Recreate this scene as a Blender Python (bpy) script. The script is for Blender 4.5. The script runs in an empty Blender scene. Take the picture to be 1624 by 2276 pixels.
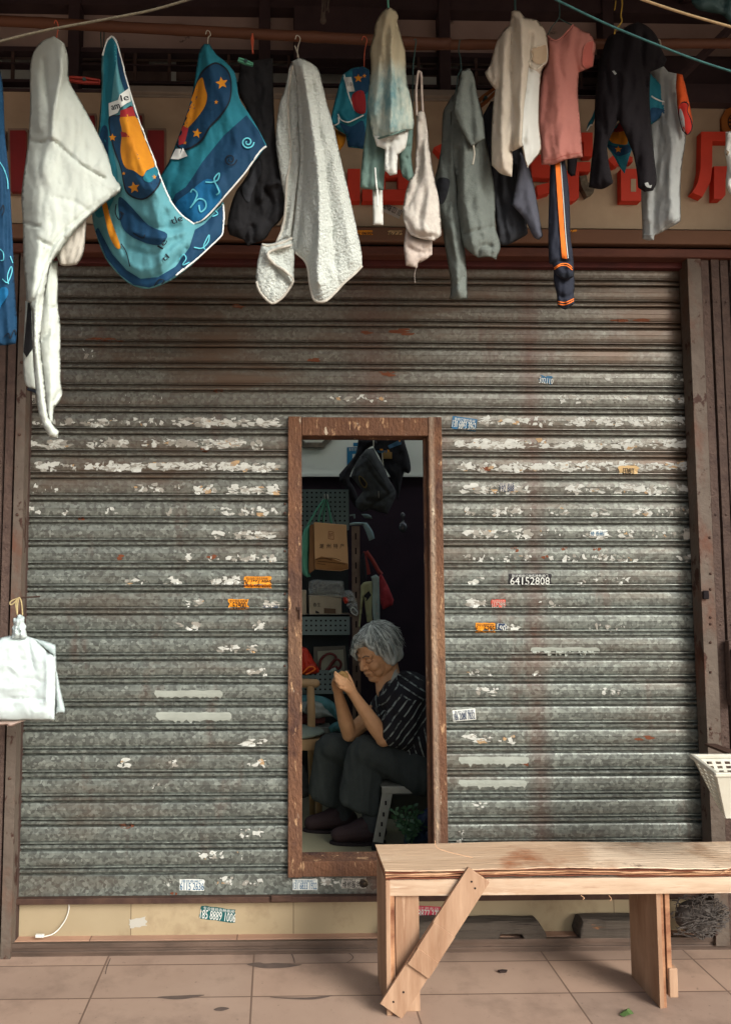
import bpy, bmesh, math, random
import numpy as np
from mathutils import Vector, Matrix, noise
from mathutils.bvhtree import BVHTree
from mathutils.geometry import delaunay_2d_cdt
R = math.radians
S = bpy.context.scene
COL = S.collection

# ---------------- camera ----------------
CAM = Vector((0.0, -3.03, 1.378))
YAW, PITCH, FOC, CX, CY = 0.0214, 0.0808, 1732.0, 650.0, 1138.0
cd = bpy.data.cameras.new("camera"); cam = bpy.data.objects.new("camera", cd); COL.objects.link(cam)
cam.location = CAM; cam.rotation_euler = (math.pi/2+PITCH, 0, -YAW)
cd.sensor_fit = 'VERTICAL'; cd.sensor_height = 24; cd.lens = 24*FOC/2276
cd.shift_x = (812-CX)/2276; cd.shift_y = 0.0; cd.clip_end = 500; cd.clip_start = 0.05
S.camera = cam
_F = Vector((math.sin(YAW)*math.cos(PITCH), math.cos(YAW)*math.cos(PITCH), math.sin(PITCH)))
_R = Vector((math.cos(YAW), -math.sin(YAW), 0)); _U = _R.cross(_F)
def ray(px, py): return (_F + _R*((px-CX)/FOC) + _U*((CY-py)/FOC))
def P(px, py, Y):
    d = ray(px, py); return CAM + d*((Y-CAM.y)/d.y)
def PZ(px, py, Z):
    d = ray(px, py); return CAM + d*((Z-CAM.z)/d.z)

# ---------------- light ----------------
SUN_DIR = Vector((0.80, -1.0, 0.72)).normalized()
w = bpy.data.worlds.new("World"); S.world = w; w.use_nodes = True
nt = w.node_tree; sky = nt.nodes.new('ShaderNodeTexSky'); sky.sky_type = 'NISHITA'; sky.sun_disc = False
sky.sun_elevation = math.asin(SUN_DIR.z); sky.sun_rotation = math.atan2(SUN_DIR.x, SUN_DIR.y)
sky.air_density = 1.0; sky.dust_density = 4.0; sky.ozone_density = 1.0
hs = nt.nodes.new('ShaderNodeHueSaturation'); hs.inputs['Saturation'].default_value = .55   # overcast: a paler sky
nt.links.new(sky.outputs[0], hs.inputs['Color']); nt.links.new(hs.outputs[0], nt.nodes['Background'].inputs[0]); nt.nodes['Background'].inputs[1].default_value = 0.15
sl = bpy.data.lights.new("sun", 'SUN'); so = bpy.data.objects.new("sun", sl); COL.objects.link(so)
sl.energy = 2.2; sl.angle = R(26); sl.color = (1.0, 0.998, 0.98)
so.rotation_euler = SUN_DIR.to_track_quat('Z', 'Y').to_euler(); so.location = (3, -8, 8)
S.view_settings.view_transform = 'Standard'; S.view_settings.look = 'None'
S.view_settings.exposure = 0.36; S.view_settings.gamma = 1.0
S.render.engine = 'CYCLES'; S.cycles.max_bounces = 6; S.cycles.diffuse_bounces = 4
S.cycles.use_denoising = True

# ---------------- materials ----------------
def srgb(r, g, b):
    f = lambda c: (c/255/12.92) if c <= 10 else ((c/255+0.055)/1.055)**2.4
    return (f(r), f(g), f(b))
_M = {}
def M(name, c1, c2=None, c3=None, scale=8, rough=.8, metal=0., bump=0., bscale=None, stretch=(1,1,1), contrast=.5,
      alpha=1., detail=6, spec=.3, trans=0., sheen=0., rot=(0,0,0), voro=False, mid=.5):
    """principled material; base colour mixes 2-3 real surface colours by noise in object space"""
    if name in _M: return _M[name]
    m = bpy.data.materials.new(name); m.use_nodes = True; _M[name] = m
    n = m.node_tree.nodes; l = m.node_tree.links; b = n['Principled BSDF']
    b.inputs['Roughness'].default_value = rough; b.inputs['Metallic'].default_value = metal
    b.inputs['Specular IOR Level'].default_value = spec; b.inputs['Alpha'].default_value = alpha
    if sheen: b.inputs['Sheen Weight'].default_value = sheen
    tc = n.new('ShaderNodeTexCoord'); mp = n.new('ShaderNodeMapping')
    mp.inputs['Scale'].default_value = stretch; mp.inputs['Rotation'].default_value = rot
    l.new(tc.outputs['Object'], mp.inputs['Vector'])
    if c2 is None: b.inputs['Base Color'].default_value = (*c1, 1)
    else:
        nz = n.new('ShaderNodeTexNoise'); nz.inputs['Scale'].default_value = scale
        nz.inputs['Detail'].default_value = detail; nz.inputs['Roughness'].default_value = .62
        l.new(mp.outputs[0], nz.inputs['Vector'])
        src = nz.outputs['Fac']
        if voro:
            vo = n.new('ShaderNodeTexVoronoi'); vo.inputs['Scale'].default_value = scale*4
            l.new(mp.outputs[0], vo.inputs['Vector'])
            mx = n.new('ShaderNodeMath'); mx.operation = 'MULTIPLY_ADD'; mx.inputs[1].default_value = .72
            sp = n.new('ShaderNodeSeparateColor'); l.new(vo.outputs['Color'], sp.inputs[0])
            l.new(sp.outputs[0], mx.inputs[0]); ml = n.new('ShaderNodeMath'); ml.operation = 'MULTIPLY'
            ml.inputs[1].default_value = .28; l.new(src, ml.inputs[0]); l.new(ml.outputs[0], mx.inputs[2]); src = mx.outputs[0]
        cr = n.new('ShaderNodeValToRGB'); e = cr.color_ramp.elements
        h = (1-contrast)*.5
        e[0].position = max(0, mid-h*.8); e[0].color = (*c1, 1); e[1].position = min(1, mid+h*.8); e[1].color = (*c2, 1)
        if c3 is not None:
            x = cr.color_ramp.elements.new(min(.99, mid+h*1.3)); x.color = (*c3, 1)
        l.new(src, cr.inputs[0]); l.new(cr.outputs[0], b.inputs['Base Color'])
    if bump:
        bn = n.new('ShaderNodeTexNoise'); bn.inputs['Scale'].default_value = bscale or scale*3; bn.inputs['Detail'].default_value = 5
        l.new(mp.outputs[0], bn.inputs['Vector']); bp = n.new('ShaderNodeBump')
        bp.inputs['Strength'].default_value = bump; bp.inputs['Distance'].default_value = .01
        l.new(bn.outputs['Fac'], bp.inputs['Height']); l.new(bp.outputs[0], b.inputs['Normal'])
    if trans:
        tr = n.new('ShaderNodeBsdfTranslucent'); tr.inputs[0].default_value = (*c1, 1)
        mx = n.new('ShaderNodeMixShader'); mx.inputs[0].default_value = trans
        l.new(b.outputs[0], mx.inputs[1]); l.new(tr.outputs[0], mx.inputs[2]); l.new(mx.outputs[0], n['Material Output'].inputs[0])
    return m

# ---------------- objects ----------------
ORG = {}
def base_of(V):
    a = np.array([tuple(v) for v in V]); lo = a.min(0); hi = a.max(0)
    return Vector(((lo[0]+hi[0])/2, (lo[1]+hi[1])/2, lo[2]))
def thing(name, label, cat, loc, group=None):
    o = bpy.data.objects.new(name, None); COL.objects.link(o); o.location = loc; o.empty_display_size = .1
    o['label'] = label; o['category'] = cat
    if group: o['group'] = group
    ORG[o.name] = Vector(loc); return o
class MB:
    def __init__(s): s.V = []; s.F = []; s.I = []; s.mi = 0
    def add(s, V, F):
        k = len(s.V); s.V += [Vector(v) for v in V]; s.F += [tuple(i+k for i in f) for f in F]; s.I += [s.mi]*len(F); return s
    def box(s, x0, x1, y0, y1, z0, z1):
        V = [(x,y,z) for z in (z0,z1) for y in (y0,y1) for x in (x0,x1)]
        return s.add(V, [(0,2,3,1),(4,5,7,6),(0,1,5,4),(2,6,7,3),(0,4,6,2),(1,3,7,5)])
    def obox(s, c, ax, ay, az):       # centre and three half-axis vectors
        c, ax, ay, az = map(Vector, (c, ax, ay, az))
        V = [c+ax*i+ay*j+az*k for k in (-1,1) for j in (-1,1) for i in (-1,1)]
        return s.add(V, [(0,2,3,1),(4,5,7,6),(0,1,5,4),(2,6,7,3),(0,4,6,2),(1,3,7,5)])
    def bar(s, a, b, w, t, up=(0,0,1)):    # rectangular bar from a to b
        a, b = Vector(a), Vector(b); d = (b-a); L = d.length; d.normalize(); up = Vector(up)
        q = d.cross(up)
        if q.length < 1e-4: q = d.cross(Vector((0,1,0)))
        q.normalize(); r = q.cross(d).normalized()
        return s.obox((a+b)/2, d*(L/2), q*(w/2), r*(t/2))
    def tube(s, pts, r, n=8, cap=True, close=False):
        pts = [Vector(p) for p in pts]; m = len(pts); rs = r if isinstance(r, (list, tuple)) else [r]*m
        V = []; q = None
        for i, p in enumerate(pts):
            d = (pts[min(i+1, m-1)]-pts[max(i-1, 0)])
            if d.length < 1e-9: d = Vector((0,0,1))
            d.normalize()
            if q is None: q = d.orthogonal().normalized()
            else:
                q = q - d*q.dot(d)
                q = q.normalized() if q.length > 1e-6 else d.orthogonal().normalized()
            b = d.cross(q)
            for k in range(n):
                a = 2*math.pi*k/n; V.append(p+(q*math.cos(a)+b*math.sin(a))*rs[i])
        F = [(i*n+k, i*n+(k+1)%n, (i+1)*n+(k+1)%n, (i+1)*n+k) for i in range(m-1) for k in range(n)]
        if cap: F += [tuple(range(n-1, -1, -1)), tuple((m-1)*n+k for k in range(n))]
        return s.add(V, F)
    def prism(s, pts, off):           # closed polygon of 3d points extruded by off
        n = len(pts); off = Vector(off); V = [Vector(p) for p in pts]+[Vector(p)+off for p in pts]
        return s.add(V, [tuple(range(n)), tuple(range(2*n-1, n-1, -1))]+[(i, i+n, (i+1)%n+n, (i+1)%n) for i in range(n)])
    def lathe(s, c, prof, n=24, axis=(0,0,1)):
        c = Vector(c); ax = Vector(axis).normalized(); q = ax.orthogonal().normalized(); b = ax.cross(q); V = []
        for (r, h) in prof:
            for k in range(n):
                a = 2*math.pi*k/n; V.append(c+ax*h+(q*math.cos(a)+b*math.sin(a))*r)
        m = len(prof)
        F = [(i*n+k, i*n+(k+1)%n, (i+1)*n+(k+1)%n, (i+1)*n+k) for i in range(m-1) for k in range(n)]
        F += [tuple(range(n-1, -1, -1)), tuple((m-1)*n+k for k in range(n))]
        return s.add(V, F)
    def ell(s, c, r, n=14, M3=None):
        c = Vector(c); V = []; m = n//2+1
        for i in range(m+1):
            t = math.pi*i/m
            for k in range(n):
                a = 2*math.pi*k/n
                v = Vector((math.sin(t)*math.cos(a)*r[0], math.sin(t)*math.sin(a)*r[1], math.cos(t)*r[2]))
                V.append(c+(M3 @ v if M3 else v))
        return s.add(V, [(i*n+k, (i+1)*n+k, (i+1)*n+(k+1)%n, i*n+(k+1)%n) for i in range(m) for k in range(n)])
    def cone(s, a, ra, b, rb, n=12):  # rounded cone (closed)
        a, b = Vector(a), Vector(b); d = b-a; L = max(d.length, 1e-5); d.normalize(); pr = []
        for i in range(1, 6): t = math.pi/2*i/5; pr.append((ra*math.sin(t), -ra*math.cos(t)))
        for i in range(0, 5): t = math.pi/2*i/5; pr.append((rb*math.cos(t), L+rb*math.sin(t)))
        return s.lathe(a, pr, n, d)
    def obj(s, name, mat, parent=None, label=None, cat=None, group=None, kind=None, smooth=False, bevel=0, wn=False):
        if parent is not None:
            r = parent
            while r.parent: r = r.parent
            org = ORG[r.name]
        else: org = base_of(s.V)
        me = bpy.data.meshes.new(name); me.from_pydata([tuple(v-org) for v in s.V], [], s.F)
        for m in (mat if isinstance(mat, (list, tuple)) else [mat]): me.materials.append(m)
        if any(s.I): me.polygons.foreach_set('material_index', s.I)
        if smooth: me.polygons.foreach_set('use_smooth', [True]*len(me.polygons))
        me.update()
        o = bpy.data.objects.new(name, me); COL.objects.link(o)
        if parent is not None: o.parent = parent
        else: o.location = org; ORG[o.name] = org
        if label: o['label'] = label
        if cat: o['category'] = cat
        if group: o['group'] = group
        if kind: o['kind'] = kind
        if bevel:
            b = o.modifiers.new('bevel', 'BEVEL'); b.width = bevel; b.segments = 2; b.limit_method = 'ANGLE'; b.angle_limit = R(40)
        return o
    def bvh(s): return BVHTree.FromPolygons([tuple(v) for v in s.V], [f for f in s.F], epsilon=0)

def cr(pts, k=6, close=False):      # catmull-rom resample
    p = [np.array(q, float) for q in pts]; n = len(p); out = []
    for i in range(n if close else n-1):
        a, b, c, d = (p[(i-1) % n], p[i], p[(i+1) % n], p[(i+2) % n]) if close else (p[max(i-1,0)], p[i], p[i+1], p[min(i+2,n-1)])
        for j in range(k):
            t = j/k; out.append(.5*((2*b)+(c-a)*t+(2*a-5*b+4*c-d)*t*t+(3*b-a-3*c+d)*t**3))
    if not close: out.append(p[-1])
    return [tuple(o) for o in out]
def segdist(Q, poly, close=False):
    Q = np.asarray(Q, float); p = np.asarray(poly, float); a = p if close else p[:-1]; b = np.roll(p, -1, 0) if close else p[1:]
    D = np.full(len(Q), 1e9)
    for u, v in zip(a, b):
        e = v-u; L = (e@e)+1e-12; t = np.clip(((Q-u)@e)/L, 0, 1); d = np.linalg.norm(Q-(u+t[:,None]*e), axis=1); D = np.minimum(D, d)
    return D
def inside(Q, poly):
    Q = np.asarray(Q, float); p = np.asarray(poly, float); r = np.zeros(len(Q), bool); j = len(p)-1
    for i in range(len(p)):
        xi, yi = p[i]; xj, yj = p[j]
        c = ((yi > Q[:,1]) != (yj > Q[:,1])) & (Q[:,0] < (xj-xi)*(Q[:,1]-yi)/((yj-yi) if abs(yj-yi) > 1e-12 else 1e-12)+xi)
        r ^= c; j = i
    return r
def fillpoly(poly, step, jit=.25, rng=None):
    rng = rng or np.random.default_rng(1); b = []
    n = len(poly)
    for i in range(n):
        u = np.array(poly[i], float); v = np.array(poly[(i+1) % n], float); k = max(1, int(np.linalg.norm(v-u)/step+.5))
        for j in range(k): b.append(u+(v-u)*j/k)
    b = np.array(b); lo = b.min(0); hi = b.max(0)
    gx, gy = np.meshgrid(np.arange(lo[0], hi[0]+step, step), np.arange(lo[1], hi[1]+step, step*.9))
    gx = gx + (np.arange(gx.shape[0]) % 2)[:,None]*step/2
    g = np.stack([gx.ravel(), gy.ravel()], 1)+rng.uniform(-jit*step, jit*step, (gx.size, 2))
    g = g[inside(g, b)]
    if len(g): g = g[segdist(g, b, True) > step*.45]
    allp = np.concatenate([b, g]) if len(g) else b
    nb = len(b)
    res = delaunay_2d_cdt([Vector((float(x), float(y))) for x, y in allp], [], [list(range(nb))], 1, 1e-5)
    V = np.array([(v[0], v[1]) for v in res[0]]); T = [tuple(f) for f in res[2]]
    return V, T
def nz3(x, y, z): return noise.noise(Vector((x, y, z)))
CLOTH = {}
def softpoly(pts, k=4, ang=36):
    """smooth a traced outline but keep its real corners"""
    n = len(pts); p = [np.array(q, float) for q in pts]; corner = []
    for i in range(n):
        u = p[i]-p[i-1]; v = p[(i+1) % n]-p[i]
        c = (u@v)/(np.linalg.norm(u)*np.linalg.norm(v)+1e-9); corner.append(math.degrees(math.acos(max(-1, min(1, c)))) > ang)
    out = []
    for i in range(n):
        b, c = p[i], p[(i+1) % n]
        a = b-(c-b) if corner[i] else p[i-1]; d = c+(c-b) if corner[(i+1) % n] else p[(i+2) % n]
        for j in range(k):
            t = j/k; out.append(tuple(.5*((2*b)+(c-a)*t+(2*a-5*b+4*c-d)*t*t+(3*b-a-3*c+d)*t**3)))
    return out
def cloth_mb(mb, poly, Y, bulge=.02, Rr=30, folds=(), noisef=(), step=4.6, back=.35, smooth=1, seed=0, waves=(), facets=(), ridge=.4, drift=9.):
    """cloth piece with the traced outline: thin sheet with hanging folds pushed in and out"""
    poly = softpoly(poly) if smooth else list(poly)
    V, T = fillpoly(poly, step, rng=np.random.default_rng(seed+5))
    d = segdist(V, poly, True); edge = d < .3
    q = np.clip(d/Rr, 0, 1); infl = np.sin(q*math.pi/2); env = .62+.38*np.clip(d/7, 0, 1)
    dep = bulge*.36*infl+.0025*np.clip(d/3, 0, 1)
    for (line, amp, wd) in folds:
        L = cr(line, 5) if len(line) > 2 else line
        dep += 1.05*amp*np.exp(-(segdist(V, L)/wd)**1.5)*env
    W = np.array([(nz3(x/60, y/90, seed+50), nz3(x/26, y/60, seed+77)) for x, y in V])
    for (sx, sy, amp, ph) in noisef:
        f = np.array([nz3((x+w[0]*drift*2)/sx, y/sy, seed+ph) for (x, y), w in zip(V, W)])
        rd = 1-np.abs(f)*2.6; dep += (f*.65+np.clip(rd, -.4, 1)*.38*ridge)*amp*env
    if ridge:
        f = np.array([nz3((x+w[0]*14+w[1]*5)/7.5, (y+w[1]*30)/60, seed+91) for (x, y), w in zip(V, W)])
        dep += (np.clip(1-np.abs(f)*3.2, 0, 1)**1.5)*.0060*ridge*env
        f = np.array([nz3((x*.5+y*.8)/9, (y*.6-x*.7)/26, seed+33) for x, y in V]); dep += (np.clip(1-np.abs(f)*4, 0, 1)**1.5)*.0022*ridge*env
    for (line, sl, sr) in facets:     # broad planes either side of a ridge line: the cloth turns away from it
        L = np.array(sorted(cr(line, 5) if len(line) > 2 else line, key=lambda q: q[1])); xr_ = np.interp(V[:,1], L[:,1], L[:,0])
        dx = (V[:,0]-xr_)*.00136; dep -= np.where(dx < 0, -dx*sl, dx*sr)*(1-np.exp(-(np.abs(dx)/.004)))
    for (fx, fy, amp) in waves: dep += amp*np.sin(V[:,0]*fx+V[:,1]*fy+W[:,0]*2.5)*env
    fr = [P(x, y, Y-dd) for (x, y), dd in zip(V, dep)]
    n = len(V); bk = []; idx = {}
    for i in range(n):
        if edge[i]: idx[i] = i
        else: idx[i] = n+len(bk); bk.append(P(V[i][0], V[i][1], Y+.004-dep[i]+.3*back*bulge*infl[i]+.002))
    F = []
    for t in T:
        a, b, c = (V[k] for k in t)
        if (b[0]-a[0])*(c[1]-a[1])-(b[1]-a[1])*(c[0]-a[0]) > 0: t = (t[0], t[2], t[1])
        F.append(t)
    F2 = [tuple(idx[k] for k in reversed(t)) for t in F]
    F2 = [t for t in F2 if not all(k < n for k in t)]
    mb.add(fr+bk, F+F2)
    return mb
def cast(bvh, x, y, off, fallback=None):
    d = ray(x, y).normalized(); h = bvh.ray_cast(CAM, d)
    if h[0] is None: return fallback
    return h[0]-d*off
def decal_mb(mb, poly, bvh, off=.002, step=4, smooth=0, pts=None, tris=None):
    if pts is None:
        poly = cr(poly, 4, True) if smooth else poly
        V, T = fillpoly(poly, step)
    else: V, T = pts, tris
    W = [cast(bvh, x, y, off) for x, y in V]; keep = {i: k for k, i in enumerate([i for i, q in enumerate(W) if q is not None])}
    F = []
    for t in T:
        if all(i in keep for i in t):
            q = [W[i] for i in t]
            if max((q[i]-q[i-1]).length for i in range(len(q))) > .2: continue
            F.append(tuple(keep[i] for i in t))
    if F: mb.add([W[i] for i in keep], F)
def line_mb(mb, pts, wd, bvh, off=.0025, k=6):
    L = cr(pts, k) if len(pts) > 2 else [tuple(np.array(pts[0])+(np.array(pts[1])-np.array(pts[0]))*i/8) for i in range(9)]
    L = np.array(L); V = []; m = len(L)
    for i in range(m):
        t = L[min(i+1,m-1)]-L[max(i-1,0)]; t = t/(np.linalg.norm(t)+1e-9); nn = np.array([-t[1], t[0]])
        V += [L[i]+nn*wd/2, L[i]-nn*wd/2]
    F = [(2*i, 2*i+1, 2*i+3, 2*i+2) for i in range(m-1)]
    decal_mb(mb, None, bvh, off, pts=np.array(V), tris=F)
def cord_mb(mb, pts, r, bvh, off=.002, k=6, n=6):
    L = cr(pts, k); W = []
    for x, y in L:
        q = cast(bvh, x, y, off)
        if q is None:
            for dx, dy in ((2,0),(-2,0),(0,2),(0,-2),(4,0),(-4,0),(0,4),(0,-4),(4,4),(-4,4),(-4,-4),(4,-4)):
                q = cast(bvh, x+dx, y+dy, off)
                if q is not None: break
        if q is not None: W.append(q)
    if len(W) > 1: mb.tube(W, r, n)
_T = {}
def text2d(s):
    if s in _T: return _T[s]
    c = bpy.data.curves.new('t', 'FONT'); c.body = s; c.resolution_u = 2; o = bpy.data.objects.new('t', c); COL.objects.link(o)
    bpy.context.view_layer.update()
    me = bpy.data.meshes.new_from_object(o.evaluated_get(bpy.context.evaluated_depsgraph_get()))
    V = np.array([v.co[:2] for v in me.vertices]); F = [tuple(p.vertices) for p in me.polygons]
    bpy.data.objects.remove(o); bpy.data.meshes.remove(me); bpy.data.curves.remove(c)
    lo = V.min(0); hi = V.max(0); V = (V-lo)/(hi-lo)-.5; _T[s] = (V, F); return V, F
def text_mb(mb, s, cx, cy, w, h, ang, bvh, off=.003, bold=0):
    V, F = text2d(s); a = R(ang); Q = V*np.array([w, -h])
    for dx in ([0] if not bold else [-bold, 0, bold]):
        q = Q+np.array([dx, 0]); q = np.stack([q[:,0]*math.cos(a)-q[:,1]*math.sin(a)+cx, q[:,0]*math.sin(a)+q[:,1]*math.cos(a)+cy], 1)
        decal_mb(mb, None, bvh, off+dx*.0002, pts=q, tris=F)
def single(mb, name, mat, label, cat, **k): return mb.obj(name, mat, None, label, cat, **k)
rnd = random.Random(7)
# ---------------- setting: ground, riser, facade ----------------
WX0, WX1 = -2.6, 3.4
ZB = P(600, 1998, 0).z          # bottom of shutter = shop floor level
m_tile = M('floor_tile', srgb(158,134,118), srgb(178,154,136), srgb(136,114,100), scale=3.2, rough=.5, contrast=.30, spec=.35, bump=.06, bscale=9)
def tile_nodes(m, bw, bh, ox, oy, mort, mc):
    n = m.node_tree.nodes; l = m.node_tree.links; b = n['Principled BSDF']
    old = b.inputs['Base Color'].links[0].from_socket
    tc = n.new('ShaderNodeTexCoord'); mp = n.new('ShaderNodeMapping'); mp.inputs['Location'].default_value = (ox, oy, 0)
    l.new(tc.outputs['Object'], mp.inputs['Vector'])
    br = n.new('ShaderNodeTexBrick'); br.offset = 0; br.squash = 1
    br.inputs['Scale'].default_value = 1; br.inputs['Brick Width'].default_value = bw; br.inputs['Row Height'].default_value = bh
    br.inputs['Mortar Size'].default_value = mort; br.inputs['Mortar Smooth'].default_value = .3
    br.inputs['Color1'].default_value = (.86,.86,.86,1); br.inputs['Color2'].default_value = (1.08,1.04,1.0,1)
    br.inputs['Mortar'].default_value = (.42,.38,.36,1)
    l.new(mp.outputs[0], br.inputs['Vector'])
    mx = n.new('ShaderNodeMix'); mx.data_type = 'RGBA'; mx.blend_type = 'MULTIPLY'; mx.inputs[0].default_value = 1
    l.new(old, mx.inputs[6]); l.new(br.outputs['Color'], mx.inputs[7]); l.new(mx.outputs[2], b.inputs['Base Color'])
def dirt(m, col, sc, lo, hi, seed):
    n = m.node_tree.nodes; l = m.node_tree.links; b = n['Principled BSDF']; old = b.inputs['Base Color'].links[0].from_socket
    tc = n.new('ShaderNodeTexCoord'); mp = n.new('ShaderNodeMapping'); mp.inputs['Location'].default_value = (seed, seed*2, seed*3); l.new(tc.outputs['Object'], mp.inputs['Vector'])
    nz = n.new('ShaderNodeTexNoise'); nz.inputs['Scale'].default_value = sc; nz.inputs['Detail'].default_value = 8; nz.inputs['Roughness'].default_value = .68; l.new(mp.outputs[0], nz.inputs['Vector'])
    mr = n.new('ShaderNodeMapRange'); mr.inputs[1].default_value = lo; mr.inputs[2].default_value = hi; mr.inputs[4].default_value = .75; l.new(nz.outputs['Fac'], mr.inputs[0])
    mx = n.new('ShaderNodeMix'); mx.data_type = 'RGBA'; l.new(mr.outputs[0], mx.inputs[0]); l.new(old, mx.inputs[6]); mx.inputs[7].default_value = (*col, 1); l.new(mx.outputs[2], b.inputs['Base Color'])
g0 = PZ(246, 2116, 0); g1 = PZ(565, 2113, 0); TW = g1.x-g0.x
GB = base_of([(WX0-6, -14, 0), (WX1+6, -.05, 0)])
add_rust_later = True
gy = PZ(558, 2216, 0).y; gy2 = PZ(558, 2143, 0).y
tile_nodes(m_tile, TW, gy2-gy, (GB.x-g1.x) % TW, (GB.y-gy) % (gy2-gy), .0035, None)
dirt(m_tile, srgb(112,94,82), 5, .50, .78, 3); dirt(m_tile, srgb(96,82,74), 40, .62, .72, 7)
b = MB(); b.box(WX0-6, WX1+6, -14, -.045, -.05, 0); pave = b.obj('pavement', m_tile, kind='structure')
b = MB(); b.box(-90, 90, -90, -14, -.12, -.06); b.box(-90, 90, 2.62, 60, -.12, -.06); b.obj('ground', M('asphalt', (.06,.06,.06), (.11,.1,.1), scale=3, rough=.9), kind='structure')
# worn patches in the joints
m_wear = M('wear', srgb(110,94,84), srgb(86,74,67), scale=20, rough=.9)
b = MB()
def flat(poly, z): return [PZ(x, y, z) for x, y in poly]
for pl in ([(548,2143),(575,2139),(590,2142),(612,2140),(655,2143),(671,2144),(640,2150),(600,2152),(575,2150)],
           [(350,2216),(390,2213),(455,2211),(420,2219),(385,2221)],
           [(475,2244),(490,2238),(510,2241),(492,2247)], [(600,2216),(680,2217),(740,2212),(700,2221),(640,2220)]):
    q = cr(pl, 4, True); V = flat(q, .0015); b.add(V, [tuple(range(len(V)))])
for ln in ([(235,2165),(238,2150),(246,2130)], [(655,2140),(652,2128),(647,2118)], [(770,2140),(785,2128),(772,2116)]):
    q = cr(ln, 5); V = []
    for i, (x, y) in enumerate(q): V += [PZ(x-1, y, .0015), PZ(x+1, y, .0015)]
    b.add(V, [(2*i, 2*i+1, 2*i+3, 2*i+2) for i in range(len(q)-1)])
o = b.obj('worn_patch', m_wear, kind='structure')

zt = P(600, 2076, 0).z
m_step = M('step_tile', srgb(180,145,122), srgb(160,125,105), scale=5, rough=.5, contrast=.3)
tile_nodes(m_step, .54, 5, 0, 0, .003, None)
b = MB(); b.box(WX0, WX1, -.05+.012, .06, 0, zt); b.obj('step', m_step, kind='structure', bevel=.002)
m_rail = M('rail_metal', srgb(78,66,58), srgb(110,92,80), srgb(60,42,36), scale=14, rough=.6, metal=.3, bump=.3, stretch=(.3,1,1))
b = MB()
yr = -.052
b.box(WX0, WX1, yr-.016, yr, 0, zt+.004); b.box(WX0, WX1, yr-.022, yr-.016, .012, .020); b.box(WX0, WX1, yr-.022, yr-.016, zt-.01, zt+.006)
single(b, 'floor_track', m_rail, 'dark steel track for the folding gate along the foot of the shop front', 'track', bevel=.0015)
m_riser = M('riser_tile', srgb(160,144,114), srgb(176,160,130), srgb(138,120,92), scale=3.5, rough=.45, contrast=.25, bump=.03)
tile_nodes(m_riser, .605, 5, (base_of([(WX0,0,0),(WX1,0,0)]).x - P(652,2040,0).x) % .605, 2.5, .002, None)
dirt(m_riser, srgb(120,100,76), 6, .52, .75, 5)
b = MB(); b.box(WX0, WX1, 0, .05, zt, ZB-.012)
riser = b.obj('riser', m_riser, kind='structure')
rb = b.bvh()

# shutter
anc_hi = P(1000, 1020, 0).z; anc_lo = P(1000, 1830, 0).z; PT = (anc_hi-anc_lo)/16
SXL, SXR = P(20, 1700, 0).x, P(1600, 1700, 0).x
DXL, DXR = P(655, 1400, 0).x, P(972, 1400, 0).x
DZT = P(800, 945, 0).z; DZB = P(700, 1935, 0).z; SZB = P(600, 1985, 0).z; SZT = P(1000, 566, 0).z
PROF = [(0,-.006),(.0010,.011),(.006,.0135),(.024,.0150),(.0255,.0142),(.040,.0128),(.050,.0100),(.0550,.0065),(.0562,.0135),(.0590,.0140),
        (.0605,-.003),(.0670,-.004),(.0685,.0065),(.0720,.0105),(.077,.0100),(.0800,.0070),(.0810,-.005)]
def slat_rows(mb, x0, x1, ztop, zbot, nseg):
    k0 = int(math.floor((anc_hi-ztop)/PT))-1
    prof = []; full = []
    for k in range(k0, 60):
        z0 = anc_hi-k*PT
        if z0 < zbot-.1: break
        for (dz, dy) in PROF:
            z = z0-dz*PT/.0872
            full.append((z, dy, k))
    for i, (z, dy, k) in enumerate(full):
        if i:
            zp, dp, kp = full[i-1]
            for zc in (ztop, zbot):
                if zp > zc > z: t = (zp-zc)/(zp-z); prof.append((zc, dp+(dy-dp)*t, k))
        if ztop > z > zbot: prof.append((z, dy, k))
    xs = [x0+(x1-x0)*i/nseg for i in range(nseg+1)]; V = []
    for (z, dy, k) in prof:
        for x in xs:
            wz = .0016*nz3(x*1.4, k*3.1, 2)+.0005*nz3(x*9, k*2.7, 5); wy = .003*nz3(x*.9, k*.7, 9)+.0016*nz3(x*4, z*20, 1)
            V.append((x, -dy+wy, z+wz))
    n = nseg+1; m = len(prof)
    mb.add(V, [(i*n+j, (i+1)*n+j, (i+1)*n+j+1, i*n+j+1) for i in range(m-1) for j in range(nseg)])
m_slat = M('galvanised', srgb(82,85,80), srgb(118,124,116), srgb(148,154,145), scale=24, rough=.42, metal=.35, bump=.08, bscale=60, voro=True, contrast=.30, spec=.45)
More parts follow.
